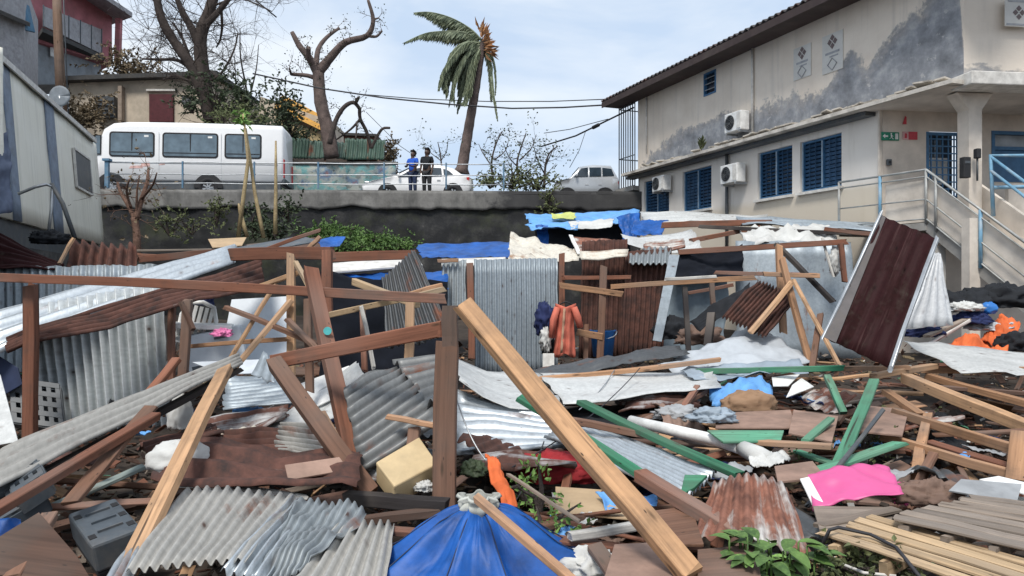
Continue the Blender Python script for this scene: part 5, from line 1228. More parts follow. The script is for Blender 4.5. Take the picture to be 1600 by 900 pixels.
def jointbox():
    a, b = P(937, 194.2, 29.75), P(925, 200.3, 30.1); t = tag(MB().tube([a, a.lerp(b, .15), a.lerp(b, .85), b], [.035, .075, .075, .035], 8).build('cable_joint', 'p_black'), 'black sleeve joint on the lower heavy cable', 'cable joint')
jointbox()
# ------------------------------------------------------------------ vegetation in front of the stone wall
bare_tree('small reddish leafless tree standing before the stone wall', 20.5, [([(213, 408), (214, 370), (210, 340)], .11, .09), ([(212, 345), (200, 320), (188, 300), (184, 285)], .07, .03), ([(212, 342), (222, 310), (230, 285), (232, 265)], .085, .03), ([(205, 325), (198, 300), (202, 280)], .04, .02), ([(222, 310), (238, 290), (245, 270)], .04, .015), ([(214, 335), (214, 300), (218, 275)], .04, .015)], 7, .8, 61, bark='bark_red', leaves=('l_dry', 1, .12), depth=1, twr=.014)
for k, (a, b, c, lab) in enumerate((((372, 372), (388, 250), (380, 178), 'green topped bamboo stake leaning before the minibus'), ((412, 372), (398, 300), (384, 200), 'bare bamboo stake leaning left before the stone wall'), ((430, 366), (431, 300), (431, 220), 'upright straight bamboo stake before the stone wall'), ((386, 370), (375, 330), (373, 318), 'short bent bamboo stake at the foot of the wall'))):
    d = 21 + .2 * k; t = thing('bamboo_stake', P(a[0], a[1], d), lab, 'stake')
    MB().tube([P(*a, d), P(*a, d).lerp(P(*b, d), .5), P(*b, d), P(*b, d).lerp(P(*c, d), .5), P(*c, d)], [.06, .055, .05, .04, .025], 6).build('cane', 'bamboo', t)
    if k == 0:
        m = MB(); c0 = P(380, 182, d)
        for i in range(40): m.leaf(c0 + Vector((R.gauss(0, .07), R.gauss(0, .07), R.gauss(-.1, .15))), Vector((R.uniform(-1, 1), R.uniform(-1, 1), R.uniform(-1, .3))) * .2, .05)
        m.build('leaves', 'l_bright', t)
leafmass('green creeper hanging on the stone wall behind the bamboo', [(P(395, 350, 24), (.4, .3, .5), .8), (P(450, 330, 25), (.3, .25, .45), .8), (P(430, 362, 23), (.5, .3, .2), .7)], 'l_dark', 71, name='creeper', cat='plant', size=.16)
leafmass('sparse green weeds growing on the stone wall left of the bamboo', [(P(265, 350, 25.6), (.8, .2, .5), .6), (P(300, 352, 25.8), (.8, .2, .4), .5), (P(338, 335, 25.8), (.3, .2, .5), .7)], 'l_olive', 72, name='wall_weeds', cat='plant', size=.13)
leafmass('yellow green weed tuft on top of the stone wall near the building', [(P(858, 318, 26.9), (.2, .2, .45), .6)], 'l_olive', 73, name='wall_weeds', cat='plant', size=.14)
leafmass('mound of cut green branches lying below the stone wall', [(P(520, 368, 21), (.7, .6, .22), 2.4), (P(565, 378, 20.6), (.8, .6, .15), 2.0), (P(615, 384, 20.2), (.6, .5, .1), 1.1), (P(510, 385, 20), (.6, .5, .14), 1.2), (P(545, 390, 20), (.9, .5, .1), 1.2)], 'l_green', 74, name='cut_branches', cat='plant', size=.1, dens=190)
# ------------------------------------------------------------------ rubble, left third
g_beam = beam
sheet('upright grey corrugated fence sheet behind the left purlin', (-30, 418, 13.4), (-30, 600, 13.2), (252, 600, 13.4), (250, 412, 13.6), 22, 's_bluegrey', .02, crump=.015)
sheet('upright corrugated wall with deep dark grooves under the rusty roof at left', (48, 480, 9.9), (78, 700, 9.7), (268, 690, 9.9), (252, 440, 10.1), 14, 's_groove', .06, crump=.01, profile='trap')
sheet('long bright silver roof sheet sloping up behind the left post', (-30, 492, 9.8), (370, 383, 12.2), (366, 412, 11.0), (-30, 552, 8.9), 4, 's_galv', .045, nu=14, crump=.012)
sheet('rusty torn roof sheet sagging below the silver one at left', (10, 528, 8.65), (408, 402, 10.6), (414, 448, 9.9), (10, 554, 8.3), 6, 's_rust', .022, nu=14, crump=.03, bite=.02)
t = thing('stall_frame', (V((47, 690, 8.4)).x, 8.4, .5), 'reddish timber frame of long purlin and left post, still standing', 'timber frame')
beam(None, (-40, 432, 8.3), (695, 467, 7.4), .085, .095, 'w_red', 'purlin', parent=t, nseg=6)
beam(None, (48, 446, 8.35), (47, 705, 8.3), .125, .1, 'w_red', 'post', parent=t)
beam('dark brown plank lying along the far part of the long purlin', (505, 452, 7.75), (645, 468, 7.6), .08, .05, 'w_dark', 'plank', 'plank')
beam('slim red post under the rusty roof end', (269, 478, 9.6), (268, 600, 9.5), .075, .075, 'w_red', 'post', 'post')
beam('dark brown post standing under the end of the rusty roof', (293, 468, 9.0), (285, 605, 8.9), .1, .08, 'w_brown', 'post', 'post')
beam('short dark brace beside the dark brown post', (283, 472, 8.9), (302, 515, 8.8), .05, .05, 'w_dark', 'brace', 'brace')
beam('short rounded red plank leaning on the corrugated wall', (276, 562, 8.0), (212, 640, 7.6), .12, .05, 'w_red', 'plank', 'plank')
sheet('long narrow grey ribbed sheet sloping across the left foreground', (-30, 712, 5.9), (372, 553, 8.1), (380, 571, 7.8), (-30, 775, 5.4), 4, 's_dull', .018, nu=16, crump=.015, jag=.01)
beam('black strip standing for the shaded underside of the long narrow ribbed sheet', (20, 765, 5.7), (372, 577, 7.9), .08, .06, 'w_black')  # black beam stands in for the ribbed sheet's shaded underside
beam('reddish brown timber rising from the lower left corner', (-30, 812, 4.7), (243, 650, 6.3), .095, .06, 'w_red')
beam('weathered wide plank propped under the reddish timber at left', (110, 786, 5.2), (236, 636, 6.5), .11, .04, 'w_brown', 'plank', 'plank')
beam('light brown long timber leaning in the left foreground', (352, 578, 7.0), (188, 915, 4.2), .12, .07, 'w_tan', roll=.3)
# pallets, crates at the lower left
def slotted_crate(label, O, X, Y, th, nx, ny, m, name='plastic_crate', cat='crate'):
    O, X, Y = V(O), V(X) , V(Y); ex = X - O; ey = Y - O; n = ex.cross(ey).normalized()
    if n.y > 0: n = -n
    t = thing(name, O, label, cat); lx, ly = ex.length, ey.length; bx, by = ex.normalized(), ey.normalized(); mb = MB()
    rot = Matrix((bx, by, n)).transposed()
    cw = lx / (nx * 2 + 1); ch = ly / (ny * 2 + 1)
    for j in range(ny * 2 + 1):
        if j % 2 == 0: mb.box(O + ex * .5 + by * (j + .5) * ch, (lx, ch, th * .25), rot)
    for i in range(nx * 2 + 1):
        if i % 2 == 0: mb.box(O + bx * (i + .5) * cw + ey * .5 - n * .003, (cw, ly, th * .22), rot)
    mb.build('lattice_top', m, t); fr = MB()
    for a, b in ((O, O + ex), (O + ey, O + ex + ey)): fr.box((a + b) / 2 - n * th * .55, (lx, .025, th), rot)
    for a, b in ((O, O + ey), (O + ex, O + ex + ey)): fr.box((a + b) / 2 - n * th * .55, (.025, ly - .05, th), rot)
    fr.box(O + ex / 2 + ey / 2 - n * th, (lx - .06, ly - .06, .015), rot)
    fr.build('side_wall', m, t); return t
slotted_crate('dark blue grey slotted plastic pallet half under the left timbers', (-25, 830, 5.2), (70, 775, 5.5), (-40, 770, 5.7), .13, 4, 3, 'p_slate', 'plastic_pallet', 'pallet')
slotted_crate('small slotted grey crate leaning at the end of the ribbed sheet', (25, 785, 5.35), (75, 752, 5.5), (10, 745, 5.8), .1, 3, 3, 'p_slate')
slotted_crate('dark shelf crate behind the left post below the grooved wall', (20, 660, 9.0), (100, 670, 9.1), (15, 590, 9.3), .12, 5, 4, 'p_darkgrey')
def case():
    O, X, Y = V((142, 852, 4.9)), V((222, 822, 5.1)), V((112, 795, 5.4)); ex, ey = X - O, Y - O; n = ex.cross(ey).normalized()
    if n.z < 0: n = -n
    bx = ex.normalized(); by = (ey - bx * ey.dot(bx)).normalized(); rot = Matrix((bx, by, bx.cross(by))).transposed(); n = bx.cross(by)
    if n.z < 0: n = -n
    t = thing('tool_case', O, 'dark grey plastic case with cut outs lying under the light brown timber at left', 'case'); lx, ly = ex.length, ey.length * .95; c = O + bx * lx / 2 + by * ly / 2
    MB().box(c - n * .11, (lx, ly, .2), rot).build('body', 'p_slate', t, bevel=.02)
    MB().box(c - n * .235, (lx * .95, ly * .95, .04), rot).build('base', 'p_black', t, bevel=.01)
    for (a, b) in ((.12, .2), (.12, .8), (.88, .2), (.88, .5), (.88, .8)): MB().box(O + bx * lx * a + by * ly * b - n * .012, (lx * .14, ly * .1, .012), rot).build('slot', 'p_black', t)
    for k in range(3): MB().box(c + by * (k - 1) * ly * .25 - n * .004, (lx * .5, .012, .02), rot).build('rib', 'p_slate', t)
case()
beam('pale grey green plank lying behind the dark case', (-20, 835, 5.5), (226, 728, 6.2), .12, .03, 'w_greygreen', 'plank', 'plank')
board('dark brown hardboard sheet in the lower left corner', [G(-30, 905, .25), G(150, 915, .2), G(120, 868, .3), G(62, 812, .42), G(-30, 850, .4)], .015, 'w_dark', 'hardboard')
beam('brown timber standing on the hardboard in the lower left corner', (18, 905, 4.1), (78, 805, 4.6), .085, .05, 'w_brown')
drape('scrap of bright blue plastic under the lower left timbers', (-25, 818, 4.9), (35, 812, 4.95), (42, 838, 4.8), (-25, 845, 4.75), 'c_blue', 8, .04, name='plastic_scrap', cat='plastic scrap')
board('thin white ribbed offcut standing at the left edge', [P(-30, 590, 7.5), P(0, 585, 7.5), P(28, 690, 7.1), P(-30, 700, 7.1)], .012, 's_white', 'panel', 'panel')
board('dark navy plastic panel behind the left post', [P(-30, 540, 9.2), P(30, 575, 9.2), P(32, 600, 9.1), P(-30, 640, 9.1)], .02, 'p_navy', 'panel', 'panel')
# grey corrugated in the foreground
sheet('wide weathered grey corrugated sheet with scalloped front edge in the left foreground', (288, 758, 5.4), (196, 892, 4.15), (385, 878, 4.2), (468, 772, 5.2), 11, 's_dull', .0135, nu=10, crump=.02, jag=.015)
sheet('bright silver corrugated strip beside the wide grey sheet', (455, 776, 5.15), (345, 900, 4.1), (410, 912, 4.1), (485, 795, 5.0), 4, 's_galv', .025, crump=.04, jag=.03)
sheet('crumpled silver roofing sheet in the foreground left of the blue umbrella', (470, 768, 5.05), (380, 915, 4.15), (470, 890, 4.2), (578, 796, 4.95), 9, 's_grey', .012, nu=18, crump=.055, jag=.06, freq=2.6)
sheet('pale corrugated sheet next to the blue umbrella', (528, 818, 4.85), (440, 935, 4.0), (600, 935, 4.0), (616, 818, 4.9), 7, 's_dull', .016, crump=.01, jag=.012)
sheet('narrow bluish corrugated strip standing left of the wide grey sheet', (195, 855, 4.5), (160, 915, 4.1), (200, 915, 4.05), (222, 850, 4.45), 3, 's_galv', .02)
sheet('large flat rusty sheet across the left foreground', (228, 742, 5.55), (562, 768, 5.2), (562, 702, 6.0), (300, 690, 6.4), 3, 's_rust', .02, nu=14, crump=.045, jag=.06)
beam('white bent metal edge along the large rusty sheet', (272, 758, 5.75), (480, 777, 5.4), .05, .03, 'p_offwhite', 'edge_trim', 'metal trim', nseg=5, wob=.02)
lump('white plastic sack lying behind the light brown timber', P(280, 718, 6.0), (.24, .18, .16), 'c_white', .16, name='sack', cat='sack', rz=.4)
lump('pale fabric bundle between the grooved wall and the light brown timber', P(282, 655, 7.6), (.13, .11, .24), 'c_white', .2, name='cloth_bundle', cat='cloth')
sheet('rusty brown corrugated piece with torn pale edge, left middle', (318, 722, 6.9), (470, 715, 6.8), (490, 668, 7.4), (340, 680, 7.6), 6, 's_rust', .025, crump=.05, jag=.08)
sheet('white painted curved sheet running below the leaning frame', (345, 688, 7.6), (560, 578, 8.7), (578, 604, 8.2), (478, 684, 7.2), 3, 's_white', .012, crump=.05, sag=.06, jag=.04)
sheet('grey flat ribbed sheet lying among the white appliance panels', (352, 600, 9.2), (442, 578, 9.4), (462, 632, 8.4), (350, 640, 8.3), 9, 's_bluegrey', .012)
sheet('rust edged corrugated sheet under the dark leaning posts', (420, 700, 7.0), (560, 735, 6.3), (600, 680, 6.7), (440, 655, 7.4), 7, 's_dull', .02, crump=.04)
sheet('dark ribbed sheet lying flat left of the white sack', (215, 690, 7.4), (330, 660, 7.8), (345, 690, 7.2), (240, 715, 6.8), 6, 's_rust', .02, crump=.04, jag=.05)
# white goods and light panels behind the left frames
board('white appliance panel standing behind crossed timbers', [P(362, 468, 10.8), P(456, 462, 10.8), P(452, 566, 10.4), P(342, 566, 10.4)], .05, 'p_fridge', 'appliance_panel', 'panel')
def fridge():
    t = thing('chest_freezer', P(330, 580, 9.9), 'white chest freezer lying open among the left timbers', 'freezer')
    rot = Matrix.Rotation(.3, 3, 'Z') @ Matrix.Rotation(-.2, 3, 'Y'); c = P(338, 545, 10.1)
    MB().box(c, (.72, .5, .5), rot).build('body', 'p_fridge', t, bevel=.03); MB().box(c + rot @ Vector((-.1, -.05, .33)), (.74, .52, .07), rot @ Matrix.Rotation(.25, 3, 'Y')).build('lid', 'p_white', t, bevel=.015)
    MB().box(c + rot @ Vector((.1, -.27, .15)), (.16, .03, .03), rot).build('handle', 'p_slate', t); MB().box(c + rot @ Vector((-.2, -.255, -.18)), (.22, .01, .06), rot).build('vent', 'p_slate', t)
fridge()
def chair():
    t = thing('plastic_chair', P(305, 530, 10.2), 'white plastic chair back sticking up beside the dark post', 'chair'); c = P(308, 508, 10.2); rot = Matrix.Rotation(.25, 3, 'Y') @ Matrix.Rotation(.3, 3, 'Z')
    fr = MB(); fr.tube([c + rot @ Vector(q) for q in ((-.2, 0, -.4), (-.22, 0, .1), (-.15, .03, .27), (0, .04, .31), (.15, .03, .27), (.22, 0, .1), (.2, 0, -.4))], .028, 8); fr.build('back_frame', 'p_white', t)
    for k in range(5): MB().box(c + rot @ Vector((-.14 + .07 * k, .02, .0)), (.045, .015, .5), rot).build('back_slat', 'p_white', t)
    MB().box(c + rot @ Vector((0, -.2, -.2)), (.42, .42, .03), rot).build('seat', 'p_white', t, bevel=.01)
    for sx in (-.18, .18): MB().tube([c + rot @ Vector((sx, -.38, -.2)), c + rot @ Vector((sx * 1.1, -.42, -.6))], .022, 6).build('leg', 'p_white', t)
chair()
lump('small bright pink cloth caught on the white freezer', P(347, 522, 9.7), (.13, .1, .07), 'c_pinkish', .5, name='cloth_scrap', cat='cloth')
lump('dark netting bundle hanging behind the purlin', P(318, 470, 10.4), (.14, .1, .16), 'c_navy', .3, name='net_bundle', cat='net')
board('pale blue sheet of plastic lying below the freezer', [P(300, 566, 9.6), P(430, 560, 9.6), P(436, 582, 9.3), P(350, 584, 9.3)], .012, 'p_fridge', 'plastic_or_shade_sheet', 'plastic sheet')
board('white board leaning near the foot of the tan post', [P(470, 600, 8.6), P(545, 570, 8.8), P(560, 605, 8.3), P(480, 640, 8.0)], .015, 'p_white', 'board')
# crossed timbers left of the centre
beam('tan diagonal timber crossing in front of the white appliance panel', (345, 600, 8.0), (454, 470, 8.5), .075, .05, 'w_tan')
beam('dark diagonal brace crossing the tan one by the white panel', (352, 480, 8.8), (500, 540, 8.0), .07, .05, 'w_brown', 'brace', 'brace')
beam('slim diagonal lath rising to the red board, left of the tan post', (360, 560, 8.4), (430, 445, 8.8), .05, .04, 'w_tan', 'lath', 'lath')
beam('thin horizontal tan rail in front of the white freezer', (297, 541, 9.2), (450, 530, 8.4), .05, .05, 'w_orange', 'rail', 'rail')
beam('tan square post in the centre left frame', (455, 398, 8.7), (454, 610, 8.4), .085, .08, 'w_tan', 'post', 'post')
beam('dark red short post hanging from the red board', (511, 392, 9.2), (512, 492, 9.0), .115, .09, 'w_red', 'post', 'post')
beam('slim brown post behind the leaning dark post', (481, 470, 8.3), (484, 612, 8.0), .08, .07, 'w_brown', 'post', 'post')
beam('leaning reddish post with a teal sticker, centre left', (486, 425, 7.7), (553, 730, 6.4), .135, .11, 'w_red', 'post', 'post')
def sticker():
    c = P(512, 517, 7.15); t = tag(MB().tube([c, c + Vector((0, -.012, 0))], .038, 14).build('sticker', 'p_teal'), 'round teal sticker on the leaning reddish post', 'sticker')
sticker()
beam('wide red board crossing high behind the left frames', (360, 398, 10.0), (520, 396, 9.6), .06, .16, 'w_red', 'plank', 'plank')
beam('red lath rising to the right above the wide red board', (380, 402, 10.4), (500, 360, 10.9), .07, .05, 'w_red', 'lath', 'lath')
beam('short orange brace above the wide red board', (482, 388, 9.9), (500, 370, 9.9), .06, .05, 'w_orange', 'brace', 'brace')
beam('second red plank continuing right of the wide red board', (515, 402, 10.4), (650, 398, 10.6), .06, .13, 'w_red', 'plank', 'plank')
beam('tan lath pointing up left of the tan post', (392, 452, 8.9), (470, 425, 8.7), .07, .05, 'w_tan', 'lath', 'lath')
beam('small yellow brace at the top of the tan post', (462, 410, 8.6), (482, 446, 8.3), .05, .05, 'w_yellow', 'brace', 'brace')
beam('brown brace crossing down from the tan post', (450, 500, 8.2), (508, 560, 7.6), .06, .05, 'w_brown', 'brace', 'brace')
beam('heavy brown crossbeam between the two centre posts', (424, 566, 6.75), (694, 513, 6.0), .07, .125, 'w_red')
beam('thick dark brown timber leaning down from the end of the crossbeam', (430, 568, 6.6), (578, 770, 5.6), .13, .1, 'w_brown', roll=.4)
beam('short brown timber lying against the foot of the leaning reddish post', (500, 650, 6.4), (566, 760, 5.7), .1, .08, 'w_orange', roll=.2)
# upper left: brown sheets below the cabin
sheet('rusty ribbed sheet with broad ribs standing below the cream cabin', (112, 375, 14.2), (100, 430, 13.8), (212, 430, 14.0), (216, 388, 14.4), 7, 's_rust', .06, crump=.03)
beam('tan batten along the edge of the broad ribbed sheet', (115, 372, 14.0), (93, 412, 13.7), .06, .05, 'w_tan', 'batten', 'batten')
sheet('dark brown sloping sheet at the left edge below the cabin', (-30, 352, 14.5), (100, 412, 14.0), (90, 425, 13.5), (-30, 420, 13.2), 5, 's_maroon', .02, crump=.04)
lump('black plastic heap under the bent pole', P(78, 375, 15.3), (.35, .3, .2), 'c_black', .4, name='plastic_heap', cat='plastic')
beam('long reddish eave board behind the silver roof sheet', (218, 405, 13.4), (345, 394, 14.0), .1, .12, 'w_red', 'plank', 'plank')
board('scrap of tan cardboard lying before the stone wall', [P(325, 374, 17.0), P(385, 370, 17.2), P(378, 384, 16.4), P(332, 386, 16.2)], .02, 'p_card', 'cardboard', 'cardboard')
board('slate blue board tilted above the wide red board', [P(362, 388, 12.5), P(470, 368, 13.0), P(500, 376, 12.4), P(375, 398, 11.9)], .02, 'p_slate', 'board')
drape('small scrap of blue tarp beside the mound of cut branches', (498, 374, 14), (540, 368, 14.3), (535, 384, 13.6), (500, 386, 13.5), 'c_blue', 8, .04, name='tarp_scrap')
for k, (a, b, m, lab) in enumerate((((215, 392, 15), (330, 390, 15.6), 'w_grey', 'grey weathered plank behind the left silver sheet'), ((220, 398, 14.6), (300, 402, 14.4), 'w_red', 'short red plank behind the left silver sheet'))):
    beam(lab, a, b, .16, .04, m, 'plank', 'plank')
board('dark brown fallen panel before the wall left of the cut branches', [P(380, 380, 17), P(500, 372, 18), P(505, 392, 16.5), P(385, 402, 16)], .03, 'w_dark', 'panel', 'panel')

sheet('rust striped ribbed sheet lying in front of the grey flat ribbed sheet', (316, 655, 8.2), (455, 634, 8.5), (446, 674, 7.7), (312, 694, 7.4), 5, 's_halfrust', .022, crump=.03, jag=.05)
sheet('pale torn corner of sheet metal leaning under the heavy brown crossbeam', (395, 585, 7.6), (412, 552, 7.8), (432, 575, 7.5), (430, 600, 7.3), 2, 's_bluegrey', .01, crump=.05, jag=.05)
beam('short tan offcut lying by the foot of the heavy crossbeam', G(400, 735, .3), G(470, 722, .34), .1, .03, 'w_tan', 'offcut', 'plank')
board('pinkish grey board scrap beside the large rusty sheet', [G(445, 728, .45), G(530, 712, .5), G(545, 735, .42), G(450, 748, .4)], .015, 'p_fibre', 'board')
# ------------------------------------------------------------------ rubble, middle
beam('thick upright dark post in the centre foreground, lower half', (699, 538, 5.75), (694, 835, 5.5), .165, .15, 'w_brown', 'post', 'post')
beam('narrower darker upper post above the thick centre post', (704, 478, 5.72), (703, 548, 5.72), .115, .1, 'w_dark', 'post', 'post')
beam('long fresh light timber leaning diagonally across the centre foreground', (722, 474, 5.55), (1082, 900, 4.1), .135, .085, 'w_yellow2', roll=.35, nseg=5)

beam('short pale yellow timber pointing up left of the small tan post', (553, 440, 8.4), (652, 476, 8.0), .085, .07, 'w_yellow')
beam('pale yellow rail running right behind the small tan post', (515, 492, 8.1), (692, 452, 8.6), .07, .06, 'w_yellow', 'rail', 'rail')
beam('light orange rail above the pale yellow rail', (628, 464, 8.5), (690, 446, 8.7), .06, .06, 'w_orange', 'rail', 'rail')
beam('small tan post carrying the pale yellow timbers', (641, 470, 8.0), (638, 580, 7.8), .09, .08, 'w_tan', 'post', 'post')
beam('thin white batten standing in the dark opening', (564, 478, 8.0), (584, 575, 7.7), .04, .03, 'w_white', 'batten', 'batten')
beam('slim brown post in the dark opening behind the white batten', (566, 480, 8.5), (570, 580, 8.3), .06, .06, 'w_red', 'post', 'post')
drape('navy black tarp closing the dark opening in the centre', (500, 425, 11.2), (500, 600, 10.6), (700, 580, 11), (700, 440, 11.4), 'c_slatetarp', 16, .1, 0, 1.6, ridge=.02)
sheet('dark grey corrugated panel leaning in front of the blue tarp', (648, 392, 10.0), (706, 525, 9.5), (605, 545, 9.4), (596, 434, 9.8), 10, 's_dark', .022, crump=.03)
drape('bright blue tarp piece behind the pale yellow timber', (520, 428, 12.6), (700, 420, 12.8), (700, 452, 11.8), (560, 458, 11.6), 'c_blue', 12, .06)
board('white board lying above the blue tarp piece', [P(515, 410, 13.2), P(650, 402, 13.6), P(660, 412, 12.8), P(520, 426, 12.4)], .03, 'p_offwhite', 'board')
drape('wide blue tarp spread on the roofs in front of the stone wall', (652, 382, 18.0), (798, 377, 18.4), (806, 400, 16.2), (658, 403, 16.0), 'c_blue', 16, .05)
board('pale roofing strip along the front of the wide blue tarp', [P(690, 404, 15.6), P(790, 402, 15.8), P(790, 412, 15.0), P(690, 415, 14.9)], .03, 'p_offwhite', 'roof_strip', 'roof strip')
sheet('narrow upright corrugated sheet left of the tall grey wall sheet', (691, 406, 12.6), (690, 500, 12.4), (728, 500, 12.4), (728, 406, 12.6), 5, 's_grey', .016, crump=.01)
beam('orange wooden cap on the narrow corrugated sheet', (684, 408, 12.5), (716, 407, 12.5), .06, .06, 'w_orange', 'cap', 'timber')
beam('dark red post between the two upright grey sheets', (734, 412, 12.6), (737, 560, 12.4), .11, .09, 'w_red', 'post', 'post')
sheet('tall upright pale grey corrugated wall sheet in the centre', (741, 405, 13.4), (742, 590, 13.1), (872, 585, 13.4), (871, 403, 13.7), 17, 's_bluegrey', .018, crump=.014, jag=.012)
beam('thin slate batten standing behind the long light timber', (690, 500, 11.6), (722, 590, 11.2), .05, .04, 'w_grey', 'batten', 'batten')
# folded corrugated pair behind the centre post
sheet('dark grey corrugated sheet bent down on the left of the fold', (538, 606, 6.7), (612, 560, 7.2), (694, 655, 6.2), (562, 742, 5.9), 9, 's_grey2', .03, crump=.015)
sheet('rust streaked corrugated sheet on the right of the fold', (613, 561, 7.2), (688, 553, 7.3), (704, 625, 6.5), (676, 650, 6.3), 7, 's_grey2', .028, crump=.015)
beam('short brown lath in front of the folded sheets', (605, 651, 6.1), (690, 666, 6.0), .06, .04, 'w_orange', 'lath', 'lath')
beam('brown piece of timber standing behind the yellow box', (648, 668, 6.1), (640, 740, 5.95), .09, .07, 'w_brown')
def yellow_box():
    t = thing('foam_box', P(640, 770, 5.6), 'pale yellow box tilted on the rubble beside the centre post', 'box')
    a, b, c_, d_ = P(587, 724, 5.65), P(655, 684, 6.0), P(684, 726, 5.75), P(616, 762, 5.4)
    n = (b - a).cross(d_ - a).normalized(); n = n if n.z > 0 else -n
    m = MB(); m.prism([a, d_, c_, b], -n * .17); m.build('body', 'p_box', t, bevel=.02)
    m = MB(); m.prism([a + n * .012, d_ + n * .012, c_ + n * .012, b + n * .012], -n * .04); m.build('lid', 'p_box', t, bevel=.012)
yellow_box()
lump('crumpled white plastic beside the yellow box', P(664, 762, 5.6), (.08, .06, .05), 'c_white', .5, name='plastic_scrap', cat='plastic')
beam('charred black timber lying below the yellow box', (540, 778, 5.5), (698, 790, 5.3), .1, .09, 'w_black')
beam('pinkish brown plank lying beside the foot of the centre post', (590, 828, 4.9), (735, 843, 4.8), .09, .04, 'w_red', 'plank', 'plank')
beam('dark timber under the pale corrugated sheet', (560, 815, 5.2), (690, 800, 5.3), .08, .06, 'w_dark')
# corrugated sheets on the ground in the middle
sheet('pale grey corrugated sheet lying flat right of the centre post', (704, 622, 8.6), (880, 650, 8.3), (892, 698, 7.3), (712, 712, 7.1), 7, 's_galv', .022, crump=.02)
sheet('pale corrugated sheet lying right of the long light timber', (900, 655, 8.0), (1122, 738, 6.2), (1066, 782, 5.65), (850, 684, 7.1), 10, 's_galv', .018, nu=12, crump=.03)
sheet('short end of corrugated sheet sticking out below the red timber', (1010, 790, 6.3), (1060, 840, 5.8), (1100, 812, 5.9), (1040, 772, 6.4), 5, 's_dull', .025)
sheet('white bowed roof sheet lying below the hanging dress, left part', (682, 545, 10.2), (846, 588, 9.9), (884, 642, 8.2), (716, 600, 8.2), 0, 's_white', 0, sag=.1, crump=.05, jag=.05)
sheet('white bowed roof sheet with ragged edge, right part', (842, 588, 9.9), (1108, 572, 10.4), (1128, 604, 9.4), (880, 632, 8.5), 0, 's_white', 0, sag=.04, crump=.04, jag=.06)
drape('dark grey plastic sheet rolled along the top of the white roof sheet', (826, 578, 10.4), (1062, 535, 11.4), (1075, 552, 10.9), (838, 592, 10.0), 's_dark', 16, .06, .05)
beam('orange brown timber lying along the white bowed sheet', (842, 592, 9.7), (1124, 562, 10.3), .08, .06, 'w_orange', nseg=4)
drape('pale blue white tarp heaped in front of the rust corrugated panel', (1020, 568, 10.8), (1182, 510, 12.2), (1268, 562, 11.0), (1090, 592, 9.8), 'c_greytarp', 20, .09, .12)
drape('grey blue tarp fold lying right of the pale tarp', (1060, 575, 10.2), (1250, 560, 10.6), (1262, 580, 10.0), (1090, 594, 9.7), 'c_bluegrey', 12, .06)
# clothes
def dress():
    d = 12.6; t = thing('dress', P(884, 556, d), 'coral dress with cream trim hanging on a post', 'dress')
    def fn(u, v):
        w = 13 + 2 * u + (5 * max(0, u - .45)) + (3 if u < .12 else 0); x = 884 - u * 2 + (v - .5) * 2 * w; y = 474 + u * 82 + (3 * math.sin(v * 9) if u > .95 else 0) + (6 * (1 - abs(2*v-1)) * (1 - u) ** 6)
        return P(x, y, d - .14 * math.cos((v - .5) * math.pi) + .035 * math.sin(v * 21 + u * 3) * u + .03 * noise.noise(Vector((u * 5, v * 5, 0))))
    MB().grid(fn, 20, 22, 1, .4).build('body', 'c_coral', t, solid=.006)
    for s, pts in ((-1, [(871, 480), (865, 500), (862, 528)]), (1, [(897, 480), (903, 497), (907, 512)])): MB().tube([P(x, y, d - .1) for x, y in pts], [.05, .06, .05], 8).build('sleeve', 'c_coral', t)
    MB().grid(lambda u, v: P(882 + (v - .5) * 3.6 - u * 5, 482 + u * 70, d - .17 + .02 * math.sin(u * 20)), 10, 2, 1, .1).build('trim', 'c_cream', t, solid=.006)
    MB().tube([P(872, 477, d), P(884, 471, d), P(897, 477, d)], .012, 5).build('hanger', 'p_black', t)
dress()
lump('navy blue clothes hanging beside the coral dress', P(851, 498, 12.7), (.17, .12, .27), 'c_navy', .4, name='hanging_clothes', cat='clothes', squash=1)
lump('white and dark shirt hanging below the navy clothes', P(853, 530, 12.65), (.1, .1, .2), 'c_white', .5, name='hanging_shirt', cat='clothes', squash=1)
lump('black garment hanging lowest beside the coral dress', P(858, 545, 12.8), (.12, .1, .2), 'c_black', .4, name='hanging_garment', cat='clothes', squash=1)
board('cream slab standing under the hanging clothes', [P(848, 552, 12.5), P(866, 552, 12.5), P(866, 585, 12.4), P(848, 585, 12.4)], .06, 'p_offwhite', 'slab', 'slab')
# timber grid right of the dress
beam('red post behind the coral dress', (878, 396, 13.4), (878, 480, 13.2), .1, .08, 'w_red', 'post', 'post')
beam('upper red rail from the red post to the rusty wall', (880, 434, 13.2), (986, 433, 13.2), .06, .07, 'w_red', 'rail', 'rail')
beam('broad orange rail below the upper red rail', (875, 446, 13.0), (973, 460, 12.7), .06, .1, 'w_orange', 'rail', 'rail')
beam('brown middle post before the rusty wall', (943, 418, 12.9), (937, 565, 12.7), .115, .09, 'w_brown', 'post', 'post')
beam('long orange rail running right in front of the rusty wall', (958, 448, 12.9), (1180, 434, 12.6), .06, .085, 'w_orange', 'rail', 'rail', nseg=4)
beam('wide short orange plank by the coral dress', (902, 519, 12.8), (942, 526, 12.7), .06, .11, 'w_orange', 'plank', 'plank')
beam('short upright brown stub under the orange plank', (916, 508, 13), (915, 560, 12.9), .08, .07, 'w_brown', 'stub', 'post')
